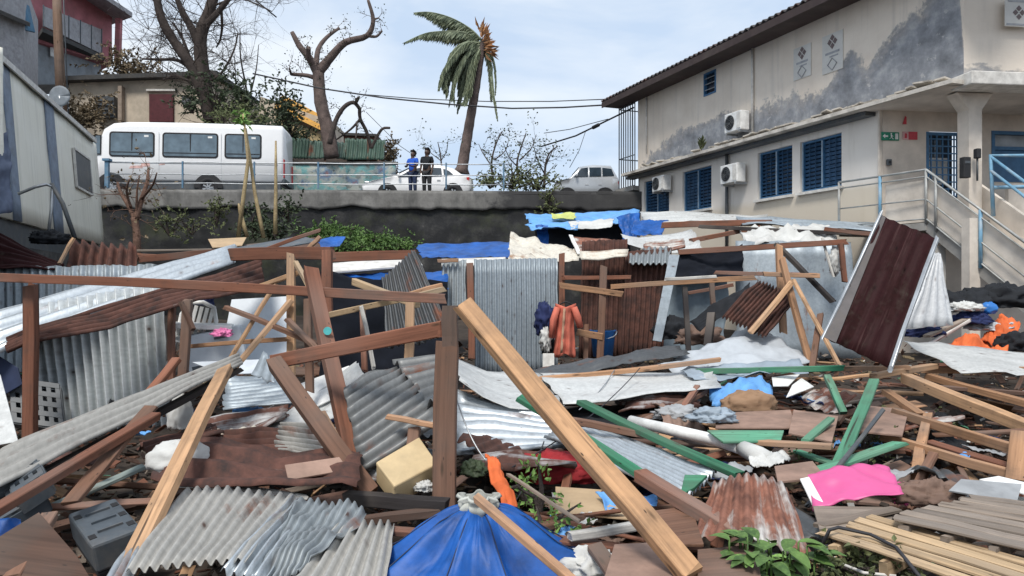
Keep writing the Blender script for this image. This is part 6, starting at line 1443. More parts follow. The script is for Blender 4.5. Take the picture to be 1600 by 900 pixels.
def tub():
    c = P(942, 548, 13.4); t = thing('plastic_tub', c, 'blue plastic tub standing behind the brown middle post', 'tub')
    MB().tube([c + Vector((0, 0, -.1)), c + Vector((0, 0, .34)), c + Vector((0, 0, .36))], [.17, .22, .24], 18).build('bucket', 'p_blue', t); MB().tube([c + Vector((0, 0, .36)), c + Vector((0, 0, .365))], [.2, .2], 16).build('opening', 'p_black', t)
    MB().tube([c + Vector((.23 * math.cos(a), -.23 * math.sin(a) * .4 - .1, .34 - .12 * math.sin(a))) for a in [i * math.pi / 8 for i in range(9)]], .012, 5).build('handle', 'p_steel', t)
tub()
sheet('rusty brown corrugated wall sheet, left of the pair', (910, 376, 14.5), (904, 560, 14.2), (976, 562, 14.2), (980, 374, 14.5), 9, 's_rust', .02, crump=.02)
sheet('rusty brown corrugated wall sheet, right of the pair beside the grey strip', (978, 392, 14.3), (970, 562, 14.0), (1036, 556, 14.0), (1050, 388, 14.4), 9, 's_rust', .02, crump=.025)
board('grey metal strip leaning at the right of the rusty wall', [P(1046, 397, 13.8), P(1062, 398, 13.8), P(1034, 534, 13.3), P(1020, 532, 13.3)], .03, 's_bluegrey', 'metal_strip', 'metal strip')
sheet('pale top edge sheet over the left rusty wall sheet', (905, 392, 14.2), (982, 390, 14.2), (980, 402, 13.9), (908, 406, 13.9), 2, 's_cream', .02)
sheet('grey ribbed roof end over the right rusty wall sheet', (985, 388, 14.5), (982, 412, 14.0), (1046, 412, 14.0), (1048, 386, 14.5), 7, 's_grey', .02)
# roofs and tarps further back
drape('torn cream sheet bent over the top of the centre wall sheet', (797, 362, 16.6), (905, 388, 16.2), (905, 404, 15.0), (795, 404, 15.0), 's_cream', 16, .12, -.1, name='torn_sheet', cat='sheet')
sheet('small rusty roof piece with white edge', (895, 370, 16.6), (956, 376, 16.4), (958, 394, 15.6), (900, 396, 15.6), 5, 's_redrust', .02, crump=.02)
beam('white trim on the left edge of the small rusty roof piece', (892, 368, 16.4), (905, 397, 15.4), .08, .03, 'p_white', 'edge_trim', 'metal trim')
sheet('white curved sheet resting on the roofs', (970, 368, 17.4), (1080, 358, 17.6), (1098, 388, 16.4), (985, 386, 16.4), 0, 's_white', 0, sag=.12, crump=.03)
sheet('reddish rusty ridge piece in front of the white curved sheet', (1008, 380, 16.2), (1068, 374, 16.3), (1072, 392, 15.6), (1004, 394, 15.6), 6, 's_redrust', .022)
drape('pale blue tarp roof at the foot of the building', (820, 335, 21.8), (998, 327, 22.4), (1000, 348, 20), (832, 352, 20), 'c_ltblue', 18, .08, -.05)
drape('deep blue tarp hanging from the pale blue tarp roof', (965, 335, 19.8), (1000, 332, 20), (995, 372, 19.4), (975, 372, 19.3), 'c_blue', 12, .1)
drape('blue tarp sheet over the roofs under the farthest shuttered window', (990, 345, 19.2), (1045, 343, 19.4), (1035, 366, 18), (985, 366, 18), 'c_blue', 10, .06)
drape('second lower strip of pale blue tarp', (822, 350, 19.8), (905, 345, 20), (902, 356, 19), (828, 358, 18.8), 'c_ltblue', 12, .06)
drape('white plastic sheet under the pale blue tarp roof', (888, 344, 19.8), (960, 342, 20), (955, 356, 19), (892, 358, 19), 'c_white', 10, .05)
drape('narrow blue tarp hanging at the left of the dark shed', (838, 352, 19.4), (856, 352, 19.4), (858, 386, 19), (842, 384, 19), 'c_blue', 10, .06)
drape('yellow green cloth lying on the pale blue tarp roof', (862, 334, 21.2), (900, 332, 21.3), (898, 341, 20.5), (864, 342, 20.4), 'c_lime', 8, .04, name='cloth')
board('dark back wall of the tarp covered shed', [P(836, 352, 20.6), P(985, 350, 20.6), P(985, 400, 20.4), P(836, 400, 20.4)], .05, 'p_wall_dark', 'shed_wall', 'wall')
beam('dark red beam lying under the blue tarps', (985, 378, 17.6), (1062, 372, 17.8), .08, .08, 'w_red')
# flat roofs along the building
sheet('grey white roof sheet along the foot of the building', (1000, 335, 21), (1200, 336, 20.5), (1195, 350, 18.6), (1010, 346, 19.2), 4, 's_white', .02, crump=.05)
sheet('pale roof sheet continuing right along the foot of the building', (1150, 338, 19.2), (1385, 350, 17.2), (1375, 364, 15.6), (1160, 352, 17.8), 4, 's_bluegrey', .02, crump=.05)
beam('dark roof timber under the pale roof sheets', (1095, 354, 17.6), (1370, 366, 15.5), .1, .08, 'w_black')
beam('red roof beam below the grey white roof sheet', (1035, 352, 18), (1205, 348, 18.2), .1, .14, 'w_red')
beam('second red roof beam rising right', (1080, 376, 16.8), (1185, 356, 17.4), .09, .1, 'w_red')
beam('red purlin along the top of the slate walls', (1060, 394, 15.6), (1322, 378, 14.8), .08, .11, 'w_red', nseg=4)
beam('red plank on the right hand roofs', (1288, 358, 15.6), (1362, 366, 15.2), .12, .08, 'w_red', 'plank', 'plank')
drape('white crumpled plastic heaped on the roof under the twin shuttered windows', (1155, 356, 17.2), (1300, 352, 16.8), (1312, 378, 15.6), (1165, 380, 15.9), 'c_white', 24, .16, .1, 3.4)
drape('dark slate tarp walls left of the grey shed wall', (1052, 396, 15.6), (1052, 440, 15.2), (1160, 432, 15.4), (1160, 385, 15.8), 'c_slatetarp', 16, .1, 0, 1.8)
drape('pale slate tarp hanging under the dark one', (1040, 435, 15.8), (1035, 560, 15.4), (1130, 560, 15.4), (1140, 430, 15.8), 'c_slatepale', 12, .08)
sheet('flat blue grey shed wall behind the crossed timbers', (1150, 376, 16.0), (1150, 560, 15.6), (1345, 560, 15.2), (1330, 378, 15.4), 4, 's_bluegrey', .012, crump=.03, profile='trap')
beam('red upright at the right end of the red purlin', (1314, 380, 14.7), (1320, 440, 14.6), .09, .08, 'w_red', 'post', 'post')
lump('white cloth bundle hanging beside the red upright', P(1305, 408, 14.9), (.12, .1, .28), 'c_white', .4, name='cloth_bundle', cat='cloth', squash=1)
beam('thin white batten leaning left of the red upright', (1285, 372, 15), (1302, 432, 14.8), .05, .03, 'w_white', 'batten', 'batten')
beam('orange rail at the slate walls, upper', (1120, 426, 14.2), (1278, 430, 13.0), .06, .07, 'w_red', 'rail', 'rail')
beam('thin red rail at the slate walls, lower', (1075, 458, 13.6), (1145, 445, 13.8), .05, .06, 'w_red', 'rail', 'rail')
beam('black post standing before the slate walls', (1070, 450, 12.6), (1076, 560, 12.3), .08, .07, 'w_black', 'post', 'post')
beam('dark brown post right of the black post', (1112, 440, 13.2), (1115, 500, 13.0), .08, .07, 'w_dark', 'post', 'post')
drape('black plastic strip sagging toward the rust corrugated panel', (1078, 500, 12.6), (1172, 440, 12.4), (1182, 462, 12.0), (1090, 515, 12.2), 'c_black', 14, .06, -.03, name='plastic_strip', cat='plastic')
beam('charred stump under the black plastic strip', (1112, 490, 12.2), (1106, 540, 12), .12, .1, 'w_black', 'stump', 'post')
sheet('rust brown corrugated panel tilted in the middle right', (1128, 494, 11.6), (1186, 433, 12.2), (1244, 470, 11.8), (1196, 528, 11.2), 12, 's_rust', .026, crump=.02)
lump('heap of brown rags under the black plastic strip', P(1095, 530, 13), (.4, .3, .22), 'c_brown', .45, name='rag_heap', cat='rags')
lump('black bag behind the black post', P(1050, 520, 13.6), (.35, .25, .28), 'c_black', .35)
beam('cream strip lying on the long orange rail', (1040, 436, 12.5), (1120, 432, 12.5), .05, .05, 'w_white', 'strip', 'timber')
# crossed timbers
beam('dark orange upright in the crossed timbers', (1217, 385, 12.2), (1224, 520, 11.9), .1, .08, 'w_orange', 'post', 'post')
beam('long leaning tan timber in the crossed timbers', (1222, 405, 11.8), (1268, 575, 11.0), .09, .07, 'w_orange')
beam('pale brace leaning left in the crossed timbers', (1238, 440, 11.5), (1172, 520, 11.2), .08, .06, 'w_tan', 'brace', 'brace')
beam('slender pale batten leaning right in the crossed timbers', (1240, 438, 11.3), (1312, 572, 10.4), .055, .045, 'w_tan', 'batten', 'batten')
beam('short brown brace at the foot of the crossed timbers', (1282, 492, 11.0), (1268, 582, 10.6), .08, .06, 'w_brown', 'brace', 'brace')
beam('black diagonal timber above the crossed timbers', (1213, 382, 12.4), (1302, 472, 11.6), .09, .07, 'w_black')
beam('orange lintel across the crossed timbers', (1192, 428, 11.9), (1280, 431, 11.7), .08, .07, 'w_orange', 'rail', 'rail')

sheet('buckled grey corrugated sheet lying behind the foam box', (560, 690, 6.6), (700, 700, 6.4), (690, 735, 5.9), (570, 742, 5.9), 8, 's_grey', .02, crump=.06, jag=.08)
sheet('buckled rusty sheet in the dark under the red cloth heap', (740, 700, 7.2), (890, 705, 7.0), (900, 745, 6.3), (745, 750, 6.2), 6, 's_halfrust', .02, crump=.07, jag=.1)
sheet('crumpled tin sheet behind the grey rags under the bowed sheet', (960, 615, 9.6), (1100, 610, 9.8), (1090, 640, 9.0), (975, 648, 8.8), 8, 's_halfrust', .015, crump=.08, jag=.1)
beam('long reddish rafter slanting under the white bowed sheet', (985, 668, 8.3), (1110, 606, 9.6), .09, .06, 'w_brown', 'rafter')
beam('second rafter slanting under the white bowed sheet', (1050, 660, 8.5), (1090, 604, 9.4), .07, .05, 'w_red', 'rafter')
# ------------------------------------------------------------------ blue umbrella in the foreground
def umbrella():
    ap = P(748, 790, 4.62); zb = .24; t = thing('beach_umbrella', (ap.x, ap.y, zb), 'collapsed bright blue parasol canopy with tied silver top in the foreground', 'umbrella')
    RB = .70; NS = 10
    def fn(u, v):
        a = v * 2 * math.pi; seg = abs(math.sin(a * NS / 2)); r = .05 + (RB * (1 + .1 * math.sin(a * 2 + 1)) - .05) * u
        f = noise.noise(Vector((math.cos(a) * 2, math.sin(a) * 2, u * 2.5))); f2 = noise.noise(Vector((math.cos(a) * 6, math.sin(a) * 6, u * 1.2))) + .8 * abs(noise.noise(Vector((math.cos(a) * 11, math.sin(a) * 11, u * 3))))
        r += -.12 * seg * u + .06 * f * u
        z = ap.z - (ap.z - zb) * (u ** 1.25) + .07 * (1 - seg) * u * (1 - .4 * u) + .085 * f2 * u * (1.2 - u) + .035 * f
        return Vector((ap.x + math.cos(a) * r * 1.04, ap.y + math.sin(a) * r * .8 + .02, z))
    MB().grid(fn, 34, 220, 1.2, 4).build('canopy', 'c_blue', t, solid=.005)
    for i in range(NS):
        a = i * 2 * math.pi / NS; MB().tube([fn(u, i / NS) + Vector((0, 0, .006)) for u in (.05, .3, .6, .85, 1.0)], .004, 5).build('rib', 'p_navy', t)
    def tp(u, v):
        a = v * 2 * math.pi; r = (.115 - .05 * abs(u - .45) * 2 + .05 * (u > .8)) * (1 + .16 * math.sin(a * 9)) ; return Vector((ap.x + math.cos(a) * r, ap.y + math.sin(a) * r * .8, ap.z - .06 + .12 * u + .012 * math.sin(a * 5)))
    MB().grid(tp, 8, 60, .1, .8).build('tied_top', 'c_silver', t, solid=.004)
umbrella()
beam('slim reddish wooden pole lying across the blue parasol', (744, 778, 4.35), (900, 912, 3.72), .05, .042, 'w_orange', 'wooden_pole', 'pole')
def strings():
    for k, (a, b) in enumerate((((742, 800, 4.5), (628, 905, 4.0)), ((756, 802, 4.45), (742, 905, 3.9)))):
        wire(['pale cord running down the left side of the blue parasol', 'pale cord running down the front of the blue parasol'][k], [V(a) + Vector((0, 0, .07)), V(b) + Vector((0, 0, .3))], .005, 'p_offwhite', 'cord', 'cord', sag=-.06)
drape('bright orange cloth hanging behind the blue parasol', (758, 712, 5.7), (780, 716, 5.7), (806, 800, 5.3), (778, 800, 5.25), 'c_orange', 16, .06, .05, 5, name='cloth', cat='cloth', ridge=.02)
lump('green leafy cloth scrap between parasol and centre post', P(740, 735, 5.9), (.1, .1, .08), 'l_dark', .5, name='weed_clump', cat='plant')
board('tan cardboard sheet lying right of the parasol', [G(868, 760, .12), G(985, 768, .12), G(1000, 812, .12), G(868, 800, .12)], .012, 'p_card', 'cardboard', 'cardboard')
lump('dark red fabric heap under the flat corrugated sheet', G(880, 735, .1), (.42, .3, .16), 'c_red', .3, name='cloth_heap', cat='cloth')
drape('torn blue plastic between the long timber and the cardboard', G(930, 765, .2), G(1030, 772, .2), G(1020, 785, .15), G(940, 790, .15), 'c_ltblue', 12, .06, name='plastic_scrap', cat='plastic')
beam('white plastic gutter lying in front of the cardboard', G(890, 838, .22), G(1000, 820, .26), .07, .05, 'w_white', 'gutter', 'gutter')
beam('pinkish plank lying below the white gutter', G(860, 842, .14), G(990, 858, .18), .12, .03, 'w_red', 'plank', 'plank')
beam('short weathered board leaning beside the parasol edge', (930, 855, 4.6), (985, 935, 4.0), .1, .04, 'w_brown', 'plank', 'plank')
lump('white plastic bag on the ground at the parasol edge', G(920, 885, .1), (.2, .15, .1), 'c_white', .5)
beam('thin dry stick leaning over the weeds right of the parasol', (795, 742, 5.6), (905, 815, 5.0), .025, .025, 'w_grey', 'stick', 'stick')
# ------------------------------------------------------------------ green painted timbers
beam('long green timber with bare brown end lying across the mid rubble', (1088, 580, 10.2), (1318, 575, 9.6), .085, .07, 'w_green')
beam('bare brown timber continuing the long green one to the right', (1316, 576, 9.65), (1420, 574, 9.5), .08, .06, 'w_orange')
beam('green plank sloping down right, upper of the parallel pair', (908, 628, 7.9), (1155, 742, 5.95), .11, .05, 'w_green', 'plank', 'plank')
beam('green plank sloping down right, lower of the parallel pair', (812, 622, 7.0), (1012, 748, 5.75), .1, .05, 'w_green', 'plank', 'plank')
beam('brown rough timber lying between the parallel green planks', (880, 655, 7.4), (1025, 682, 6.95), .09, .06, 'w_brown')
beam('reddish heavy timber running down to the rusted bent sheet', (1000, 742, 5.8), (1168, 845, 4.75), .12, .085, 'w_red')
beam('pale green plank leaning up right of the pink sheet', (1366, 594, 8.4), (1308, 732, 6.5), .11, .04, 'w_palegreen', 'plank', 'plank')
beam('pale green plank lying over the pink sheet corner', (1270, 738, 6.25), (1408, 692, 7.0), .12, .035, 'w_palegreen', 'plank', 'plank')
beam('short pale green batten left of the leaning green plank', (1258, 690, 7.2), (1298, 655, 7.8), .08, .04, 'w_palegreen', 'batten', 'batten')
beam('pale green thin plank lying flat behind the pink sheet', (1245, 705, 7.0), (1330, 735, 6.5), .09, .03, 'w_palegreen', 'plank', 'plank')
beam('short mint green post standing among the boards', (1292, 588, 9.2), (1318, 645, 8.6), .08, .06, 'w_palegreen', 'post', 'post')
board('small mint green board in the middle of the rubble', [G(1105, 672, .3), G(1225, 672, .3), G(1220, 688, .28), G(1130, 690, .28)], .02, 'w_palegreen', 'board')
board('green offcut beside the reddish heavy timber', [G(1070, 745, .25), G(1105, 738, .3), G(1085, 765, .2), G(1062, 770, .2)], .03, 'w_green', 'offcut')
# ------------------------------------------------------------------ brown boards, pipe, cloths
beam('brown plank lying under the mint green board', G(1170, 690, .25), G(1300, 698, .3), .1, .05, 'w_orange', 'plank', 'plank')
t = thing('plastic_pipe', G(1080, 690, .3), 'long white rolled pipe lying between the green planks', 'pipe')
MB().tube([P(985, 658, 8.1), P(1050, 672, 7.7), P(1120, 688, 7.3), P(1172, 705, 6.9)], [.06, .06, .058, .06], 12).build('tube', 'p_white', t)
MB().tube([P(1160, 700, 7.0), P(1185, 712, 6.75), P(1205, 718, 6.7)], [.07, .085, .06], 12).build('wrapped_end', 'c_white', t)
drape('white plastic shreds at the end of the rolled pipe', P(1170, 702, 6.9), P(1225, 706, 6.9), P(1228, 724, 6.55), P(1172, 722, 6.55), 'c_white', 24, .07, .03, 6, name='plastic_shreds', cat='plastic', jag=.12)
drape('rumpled light blue cloth draped over the boards, middle right', (1108, 604, 9.6), (1205, 592, 10.0), (1208, 622, 9.2), (1112, 630, 9.0), 'c_ltblue', 16, .1, .15, 3, name='cloth', cat='cloth')
lump('rounded brown sack below the rumpled blue cloth', P(1170, 632, 8.9), (.32, .22, .17), 'c_brown2', .2, name='sack', cat='sack')
board('white printed board lying left under the long green timber', [P(1206, 588, 9.9), P(1250, 585, 10.0), P(1232, 602, 9.6), P(1208, 604, 9.6)], .012, 'p_white', 'board')
board('white printed board lying right under the long green timber', [P(1238, 604, 9.6), P(1252, 588, 9.8), P(1272, 606, 9.4), P(1228, 618, 9.2)], .012, 'p_white', 'board')
drape('black sheet put in as the shade under the white bowed sheet', G(880, 640, .12), G(1090, 612, .12), G(1075, 655, .12), G(930, 672, .12), 'c_black', 22, .06, name='plastic_or_shade_sheet', cat='plastic sheet')  # black sheet added to stand for the shade beneath the bowed roofing
lump('grey rags in the dark under the white roof sheet', G(1060, 648, .2), (.28, .2, .1), 'c_grey', .4, name='rag_heap', cat='rags')
lump('slate blue rag heap right of the grey rags', G(1112, 652, .25), (.24, .16, .11), 'c_bluegrey', .4, name='rag_heap', cat='rags')
for k, (poly, m, lab) in enumerate((
    ([(1120, 645), (1235, 640), (1245, 668), (1118, 668)], 'p_fibre', 'pinkish brown board lying flat below the brown sack'),
    ([(1240, 640), (1310, 650), (1300, 690), (1232, 676)], 'p_fibre', 'pinkish brown board lying flat right of the short mint post'),
    ([(1340, 632), (1420, 640), (1410, 680), (1330, 672)], 'p_fibre', 'brown board lying flat behind the leaning green plank'),
    ([(1210, 728), (1270, 720), (1290, 745), (1215, 752)], 'p_fibre', 'brown board lying between pink sheet and rusted bent sheet'),
    ([(1000, 800), (1080, 790), (1100, 850), (1010, 850)], 'w_brown', 'brown board lying left of the rusted bent sheet'),
    ([(960, 850), (1060, 845), (1080, 915), (940, 915)], 'p_fibre', 'large pale brown board under the lower end of the long light timber'),
    ([(1090, 858), (1180, 850), (1190, 905), (1090, 910)], 'w_brown', 'dark brown board under the leafy plant'),
    ([(1270, 790), (1400, 792), (1390, 822), (1280, 826)], 'w_grey', 'grey weathered board in front of the pink sheet'))):
    board(lab, [G(x, y, .2 + .03 * k % .1) for x, y in poly], .02, m, 'board')
# ------------------------------------------------------------------ dark panel, void under the stairs
t = thing('fallen_roofing', P(1340, 560, 8.9), 'large dark maroon roof panel with silver edges leaning in front of the stairs', 'roof panel')
sheet(None, (1377, 336, 9.7), (1287, 526, 9.0), (1389, 575, 8.75), (1463, 372, 9.5), 5, 's_maroon', .006, crump=.008, jag=.006, name='panel', parent=t, profile='trap', nu=10)
board(None, [P(1378, 336, 9.7), P(1286, 526, 8.98), P(1306, 536, 8.93), P(1384, 340, 9.67)], .004, 'p_flange', 'side_flange', parent=t)
MB().beam(P(1376, 334, 9.68), P(1285, 528, 8.98), .03, .03, nseg=4).build('edge_trim', 'p_steel', t)
MB().beam(P(1465, 371, 9.48), P(1391, 577, 8.72), .045, .04, nseg=4).build('edge_trim', 'p_steel', t)
sheet('grey white corrugated plastic sheet standing right of the maroon panel', (1462, 395, 10.8), (1412, 515, 10.4), (1490, 508, 10.6), (1470, 398, 11.0), 4, 's_pale', .01, crump=.03)
board('grey wall slab standing in the shadow beside the stairs', [P(1440, 395, 15.5), P(1478, 380, 15.5), P(1478, 470, 15.3), P(1440, 470, 15.3)], .1, 'p_concrete', 'slab', 'slab')
for k, (c, s, m, lab) in enumerate((((1500, 478, 12.2), (.5, .4, .24), 'c_black', 'black bag under the stairs, left of the heap'), ((1560, 470, 12.4), (.6, .4, .28), 'c_black', 'black bag under the stairs, right of the heap'), ((1518, 500, 11.6), (.3, .25, .14), 'c_navy', 'navy cloth on the heap under the stairs'), ((1445, 520, 11.2), (.28, .2, .15), 'c_navy', 'navy bundle at the foot of the pale plastic sheet'), ((1510, 482, 11.5), (.26, .16, .1), 'c_white', 'white cloth on top of the heap under the stairs'), ((1550, 512, 11.6), (.35, .25, .1), 'c_greytarp', 'pale sack lying behind the orange cloth'), ((1590, 540, 11), (.3, .25, .2), 'c_black', 'black bag right of the orange cloth'))):
    lump(lab, c, s, m, .4, name='bag' if 'bag' in lab or 'sack' in lab else 'cloth_bundle', cat='bag' if 'bag' in lab or 'sack' in lab else 'cloth')
lump('blue canister lying on the heap under the stairs', (1545, 482, 11.6), (.13, .1, .1), 'p_blue', .12, name='canister', cat='canister', squash=.8)
beam('white pipe sticking out of the heap under the stairs', (1440, 545, 10.8), (1515, 500, 11.4), .05, .05, 'w_white', 'pipe', 'pipe')
beam('grey plank resting on the heap under the stairs', (1448, 525, 10.9), (1530, 492, 11.6), .1, .04, 'w_grey', 'plank', 'plank')
def orange_cloth():
    t = thing('cloth', P(1540, 560, 10.8), 'bright orange cloth crumpled in a long heap under the stairs', 'cloth')
    for A, B, C_, D in (((1472, 540, 11.3), (1550, 528, 11.5), (1560, 562, 10.7), (1480, 560, 10.8)), ((1530, 535, 11.4), (1572, 492, 11.9), (1594, 505, 11.5), (1570, 548, 11.0)), ((1500, 548, 10.9), (1575, 545, 10.9), (1572, 568, 10.5), (1510, 566, 10.6))):
        drape(None, A, B, C_, D, 'c_orange', 30, .1, .16, 3.4, name='fold', parent=t, jag=.03)
orange_cloth()
sheet('white curved sheet metal strip in front of the orange cloth', (1405, 532, 10.6), (1640, 562, 10.4), (1640, 592, 9.4), (1500, 588, 9.4), 0, 's_white', 0, sag=-.06, crump=.04)
# ------------------------------------------------------------------ timber frames on the right
t = thing('broken_pallet_frame', G(1500, 720, .1), 'orange brown timber frame of long rails and short studs lying at the right', 'timber frame')
for (a, b, w, h, nm) in (((1396, 643, 8.3), (1600, 706, 6.9), .07, .09, 'rail'), ((1380, 682, 7.6), (1598, 746, 6.3), .06, .08, 'rail'), ((1450, 650, 8.2), (1432, 745, 6.6), .09, .07, 'stud'), ((1404, 645, 8.6), (1390, 690, 8.0), .09, .07, 'stud'), ((1594, 680, 6.9), (1586, 756, 6.2), .14, .1, 'stud')):
    MB().beam(a, b, w, h, nseg=3, wob=.006).build(nm, 'w_orange', t)
beam('thick tan timber running to the right edge above the frame', (1418, 592, 9.4), (1640, 682, 7.6), .14, .12, 'w_tan')
beam('second tan timber just above the thick one', (1450, 588, 9.8), (1640, 640, 8.4), .1, .08, 'w_orange')
beam('splintered tan timber pointing left over the maroon panel foot', (1365, 588, 9.2), (1460, 572, 9.9), .1, .07, 'w_tan')
beam('long brown plank lying to the right edge behind the thick tan timber', (1440, 578, 10.2), (1640, 578, 9.6), .1, .08, 'w_orange', 'plank', 'plank')
beam('long dark plank lying under the long brown plank', (1430, 602, 9.6), (1640, 618, 8.8), .1, .05, 'w_dark', 'plank', 'plank')
beam('short rough orange timber beside the thick tan one', (1384, 612, 9.0), (1440, 650, 8.2), .1, .07, 'w_orange')
beam('brown plank sloping behind the frame rails', (1460, 680, 8.0), (1640, 670, 7.6), .12, .03, 'w_brown', 'plank', 'plank')
beam('reddish plank lying in the dark under the frame', G(1450, 690, .15), G(1600, 735, .12), .14, .03, 'w_red', 'plank', 'plank')
beam('thin dark rod crossing the pink sheet', (1262, 790, 5.6), (1380, 640, 7.4), .035, .03, 'p_darkgrey', 'rod', 'rod')
# pink sheet
def pink():
    t = thing('pink_sheet', G(1340, 770, .2), 'glossy bright pink plastic sheet with white corner and knotted end', 'plastic sheet')
    A, B, C_, D = G(1262, 742, .34), G(1385, 730, .36), G(1412, 774, .3), G(1270, 800, .16)
    def fn(u, v):
        p = A.lerp(B, u).lerp(D.lerp(C_, u), v); n = Vector((0, -.3, 1)).normalized()
        return p + n * (.035 * math.sin(math.pi * u) + .03 * noise.noise(Vector((u * 3, v * 3, 2))) + .05 * abs(noise.noise(Vector((u * 4 - v * 3, v * 1.2, 6)))))
    MB().grid(fn, 22, 16, 1, .6).build('sheet', 'p_pink', t, solid=.006)
    MB().prism([G(1250, 750, .32), G(1264, 747, .34), G(1288, 790, .2), G(1270, 792, .18)], Vector((0, 0, .01))).build('white_corner', 'p_white', t)
    lump(None, P(1408, 772, 6.05), (.075, .05, .085), 'p_pink', .5, name='knot', parent=t, squash=1)
pink()
lump('brown bundled rag at the knotted end of the pink sheet', G(1450, 775, .25), (.26, .14, .12), 'c_brown', .5, name='cloth_bundle', cat='cloth', rz=-.3)
board('white flat board lying right of the brown rag', [G(1466, 772, .28), G(1500, 764, .3), G(1640, 782, .26), G(1640, 800, .24)], .012, 'p_white', 'board')
board('grey flat sheet lying on the white board', [G(1482, 768, .34), G(1502, 746, .4), G(1596, 758, .36), G(1590, 782, .32)], .014, 'p_slate3', 'sheet', 'sheet')
board('second white board at the right edge behind the grey sheet', [G(1530, 750, .36), G(1560, 742, .38), G(1640, 764, .34), G(1640, 782, .33)], .012, 'p_white', 'board')
# rusted bent sheet
sheet('rust streaked corrugated sheet bent over with torn lower edge', G(1112, 744, .44), G(1074, 815, .3), G(1280, 864, .22), G(1230, 738, .5), 9, 's_redrust', .012, nu=14, crump=.025, jag=.05, curl=-.12)
# pallets
def pallet(label, A, B, C_, D, n, m, gap, w, drop=.07, seed=1):
    """A,B the upper-left edge; slats run from it to D,C"""
    rr = random.Random(seed); A, B, C_, D = A, B, C_, D; t = thing('wooden_pallet', A.lerp(C_, .5) - Vector((0, 0, .1)), label, 'pallet')
    for i in range(n):
        v = (i + .5) / n; p = A.lerp(B, v); q = D.lerp(C_, v); wd = (B - A).length / n * (1 - gap)
        MB().beam(p + Vector((0, 0, rr.uniform(-.006, .006))) + (p - q).normalized() * rr.uniform(0, .06), q + Vector((0, 0, rr.uniform(-.006, .006))), wd, .022, nseg=3, wob=.004).build('slat', m, t)
    for u in (.06, .36, .66, .96):
        p = A.lerp(D, u) - Vector((0, 0, drop)); q = B.lerp(C_, u) - Vector((0, 0, drop)); MB().beam(p, q, .05, .09, nseg=2).build('stringer', m, t)
pallet('light pine slatted pallet lying in the lower right corner', G(1288, 840, .3), G(1372, 806, .3), G(1640, 884, .3), G(1580, 935, .3), 5, 'w_yellow', .3, .08, seed=2)
pallet('grey weathered slatted deck lying behind the pine pallet', G(1398, 812, .36), G(1536, 776, .36), G(1700, 800, .36), G(1640, 868, .36), 8, 'w_grey', .1, .1, seed=3)
beam('grey plank lying along the front of the weathered deck', G(1280, 822, .2), G(1400, 796, .24), .09, .03, 'w_grey', 'plank', 'plank')
t = thing('hose', G(1310, 860, .2), 'bent black hose loop at the left of the pine pallet', 'hose')
MB().tube([G(1275, 870, .15), G(1288, 845, .28), G(1296, 828, .36), G(1310, 824, .36), G(1360, 835, .34), G(1400, 855, .33), G(1440, 905, .3)], .011, 6).build('tube', 'p_wire', t)
wire('thin pale cable looping in front of the pine pallet', [G(1290, 855, .2), G(1312, 880, .2), G(1350, 895, .2), G(1400, 900, .2)], .01, 'p_offwhite')
# leafy plant, weeds
def plant(label, c, n, L, w, seed, m='l_green', spread=.3):
    rr = random.Random(seed); t = thing('leafy_plant', c, label, 'plant')
    for i in range(n):
        a = rr.uniform(0, 6.28); r = spread * math.sqrt(rr.random()); b = c + Vector((math.cos(a) * r, math.sin(a) * r * .8, rr.uniform(.0, .16))); d = Vector((math.cos(a + rr.uniform(-.7, .7)), math.sin(a + rr.uniform(-.7, .7)), rr.uniform(-.1, .7))).normalized() * L * rr.uniform(.55, 1.1); sd = d.cross(Vector((0, 0, 1))).normalized() * w * rr.uniform(.6, 1.1); up = sd.cross(d).normalized() * L
        mb = MB()
        def fn(u, v):
            wd = math.sin(math.pi * min(1, u * .93 + .05)) ** .8; return b + d * u + sd * (v - .5) * 2 * wd - up * .35 * u * u + up * .16 * abs(v - .5) * wd
        mb.grid(fn, 5, 4, 1, 1); mb.tube([b - Vector((0, 0, .08)), b], .006, 4); mb.build('leaf', m, t)
plant('broad leafed green plant in the front rubble beside the rusted bent sheet', G(1205, 888, .22), 46, .15, .05, 5, spread=.24)
plant('fresh light green leaves low in front of the broad leafed plant', G(1180, 912, .15), 14, .14, .04, 6, 'l_bright', .16)
leafmass('wilted green vine tangle right of the orange cloth', [(P(822, 760, 5.9), (.22, .2, .14), .9), (P(842, 778, 5.6), (.16, .15, .12), .7), (P(858, 822, 5.2), (.2, .15, .06), .7), (P(885, 835, 5.1), (.14, .12, .06), .5)], 'l_bright', 81, name='vine_tangle', cat='plant', size=.06, dens=16)
leafmass('weeds growing through the rubble behind the leaning green plank', [(G(1350, 690, .1), (.3, .3, .12), 1), (G(1250, 715, .1), (.3, .3, .1), .8), (G(1440, 660, .1), (.3, .3, .14), .9)], 'l_olive', 82, name='weeds', cat='plant', size=.05, dens=22)
leafmass('grass tuft below the pine pallet at the lower right', [(G(1330, 885, .15), (.25, .15, .08), 1), (G(1390, 895, .15), (.2, .15, .08), .7)], 'l_olive', 83, name='weeds', cat='plant', size=.06)
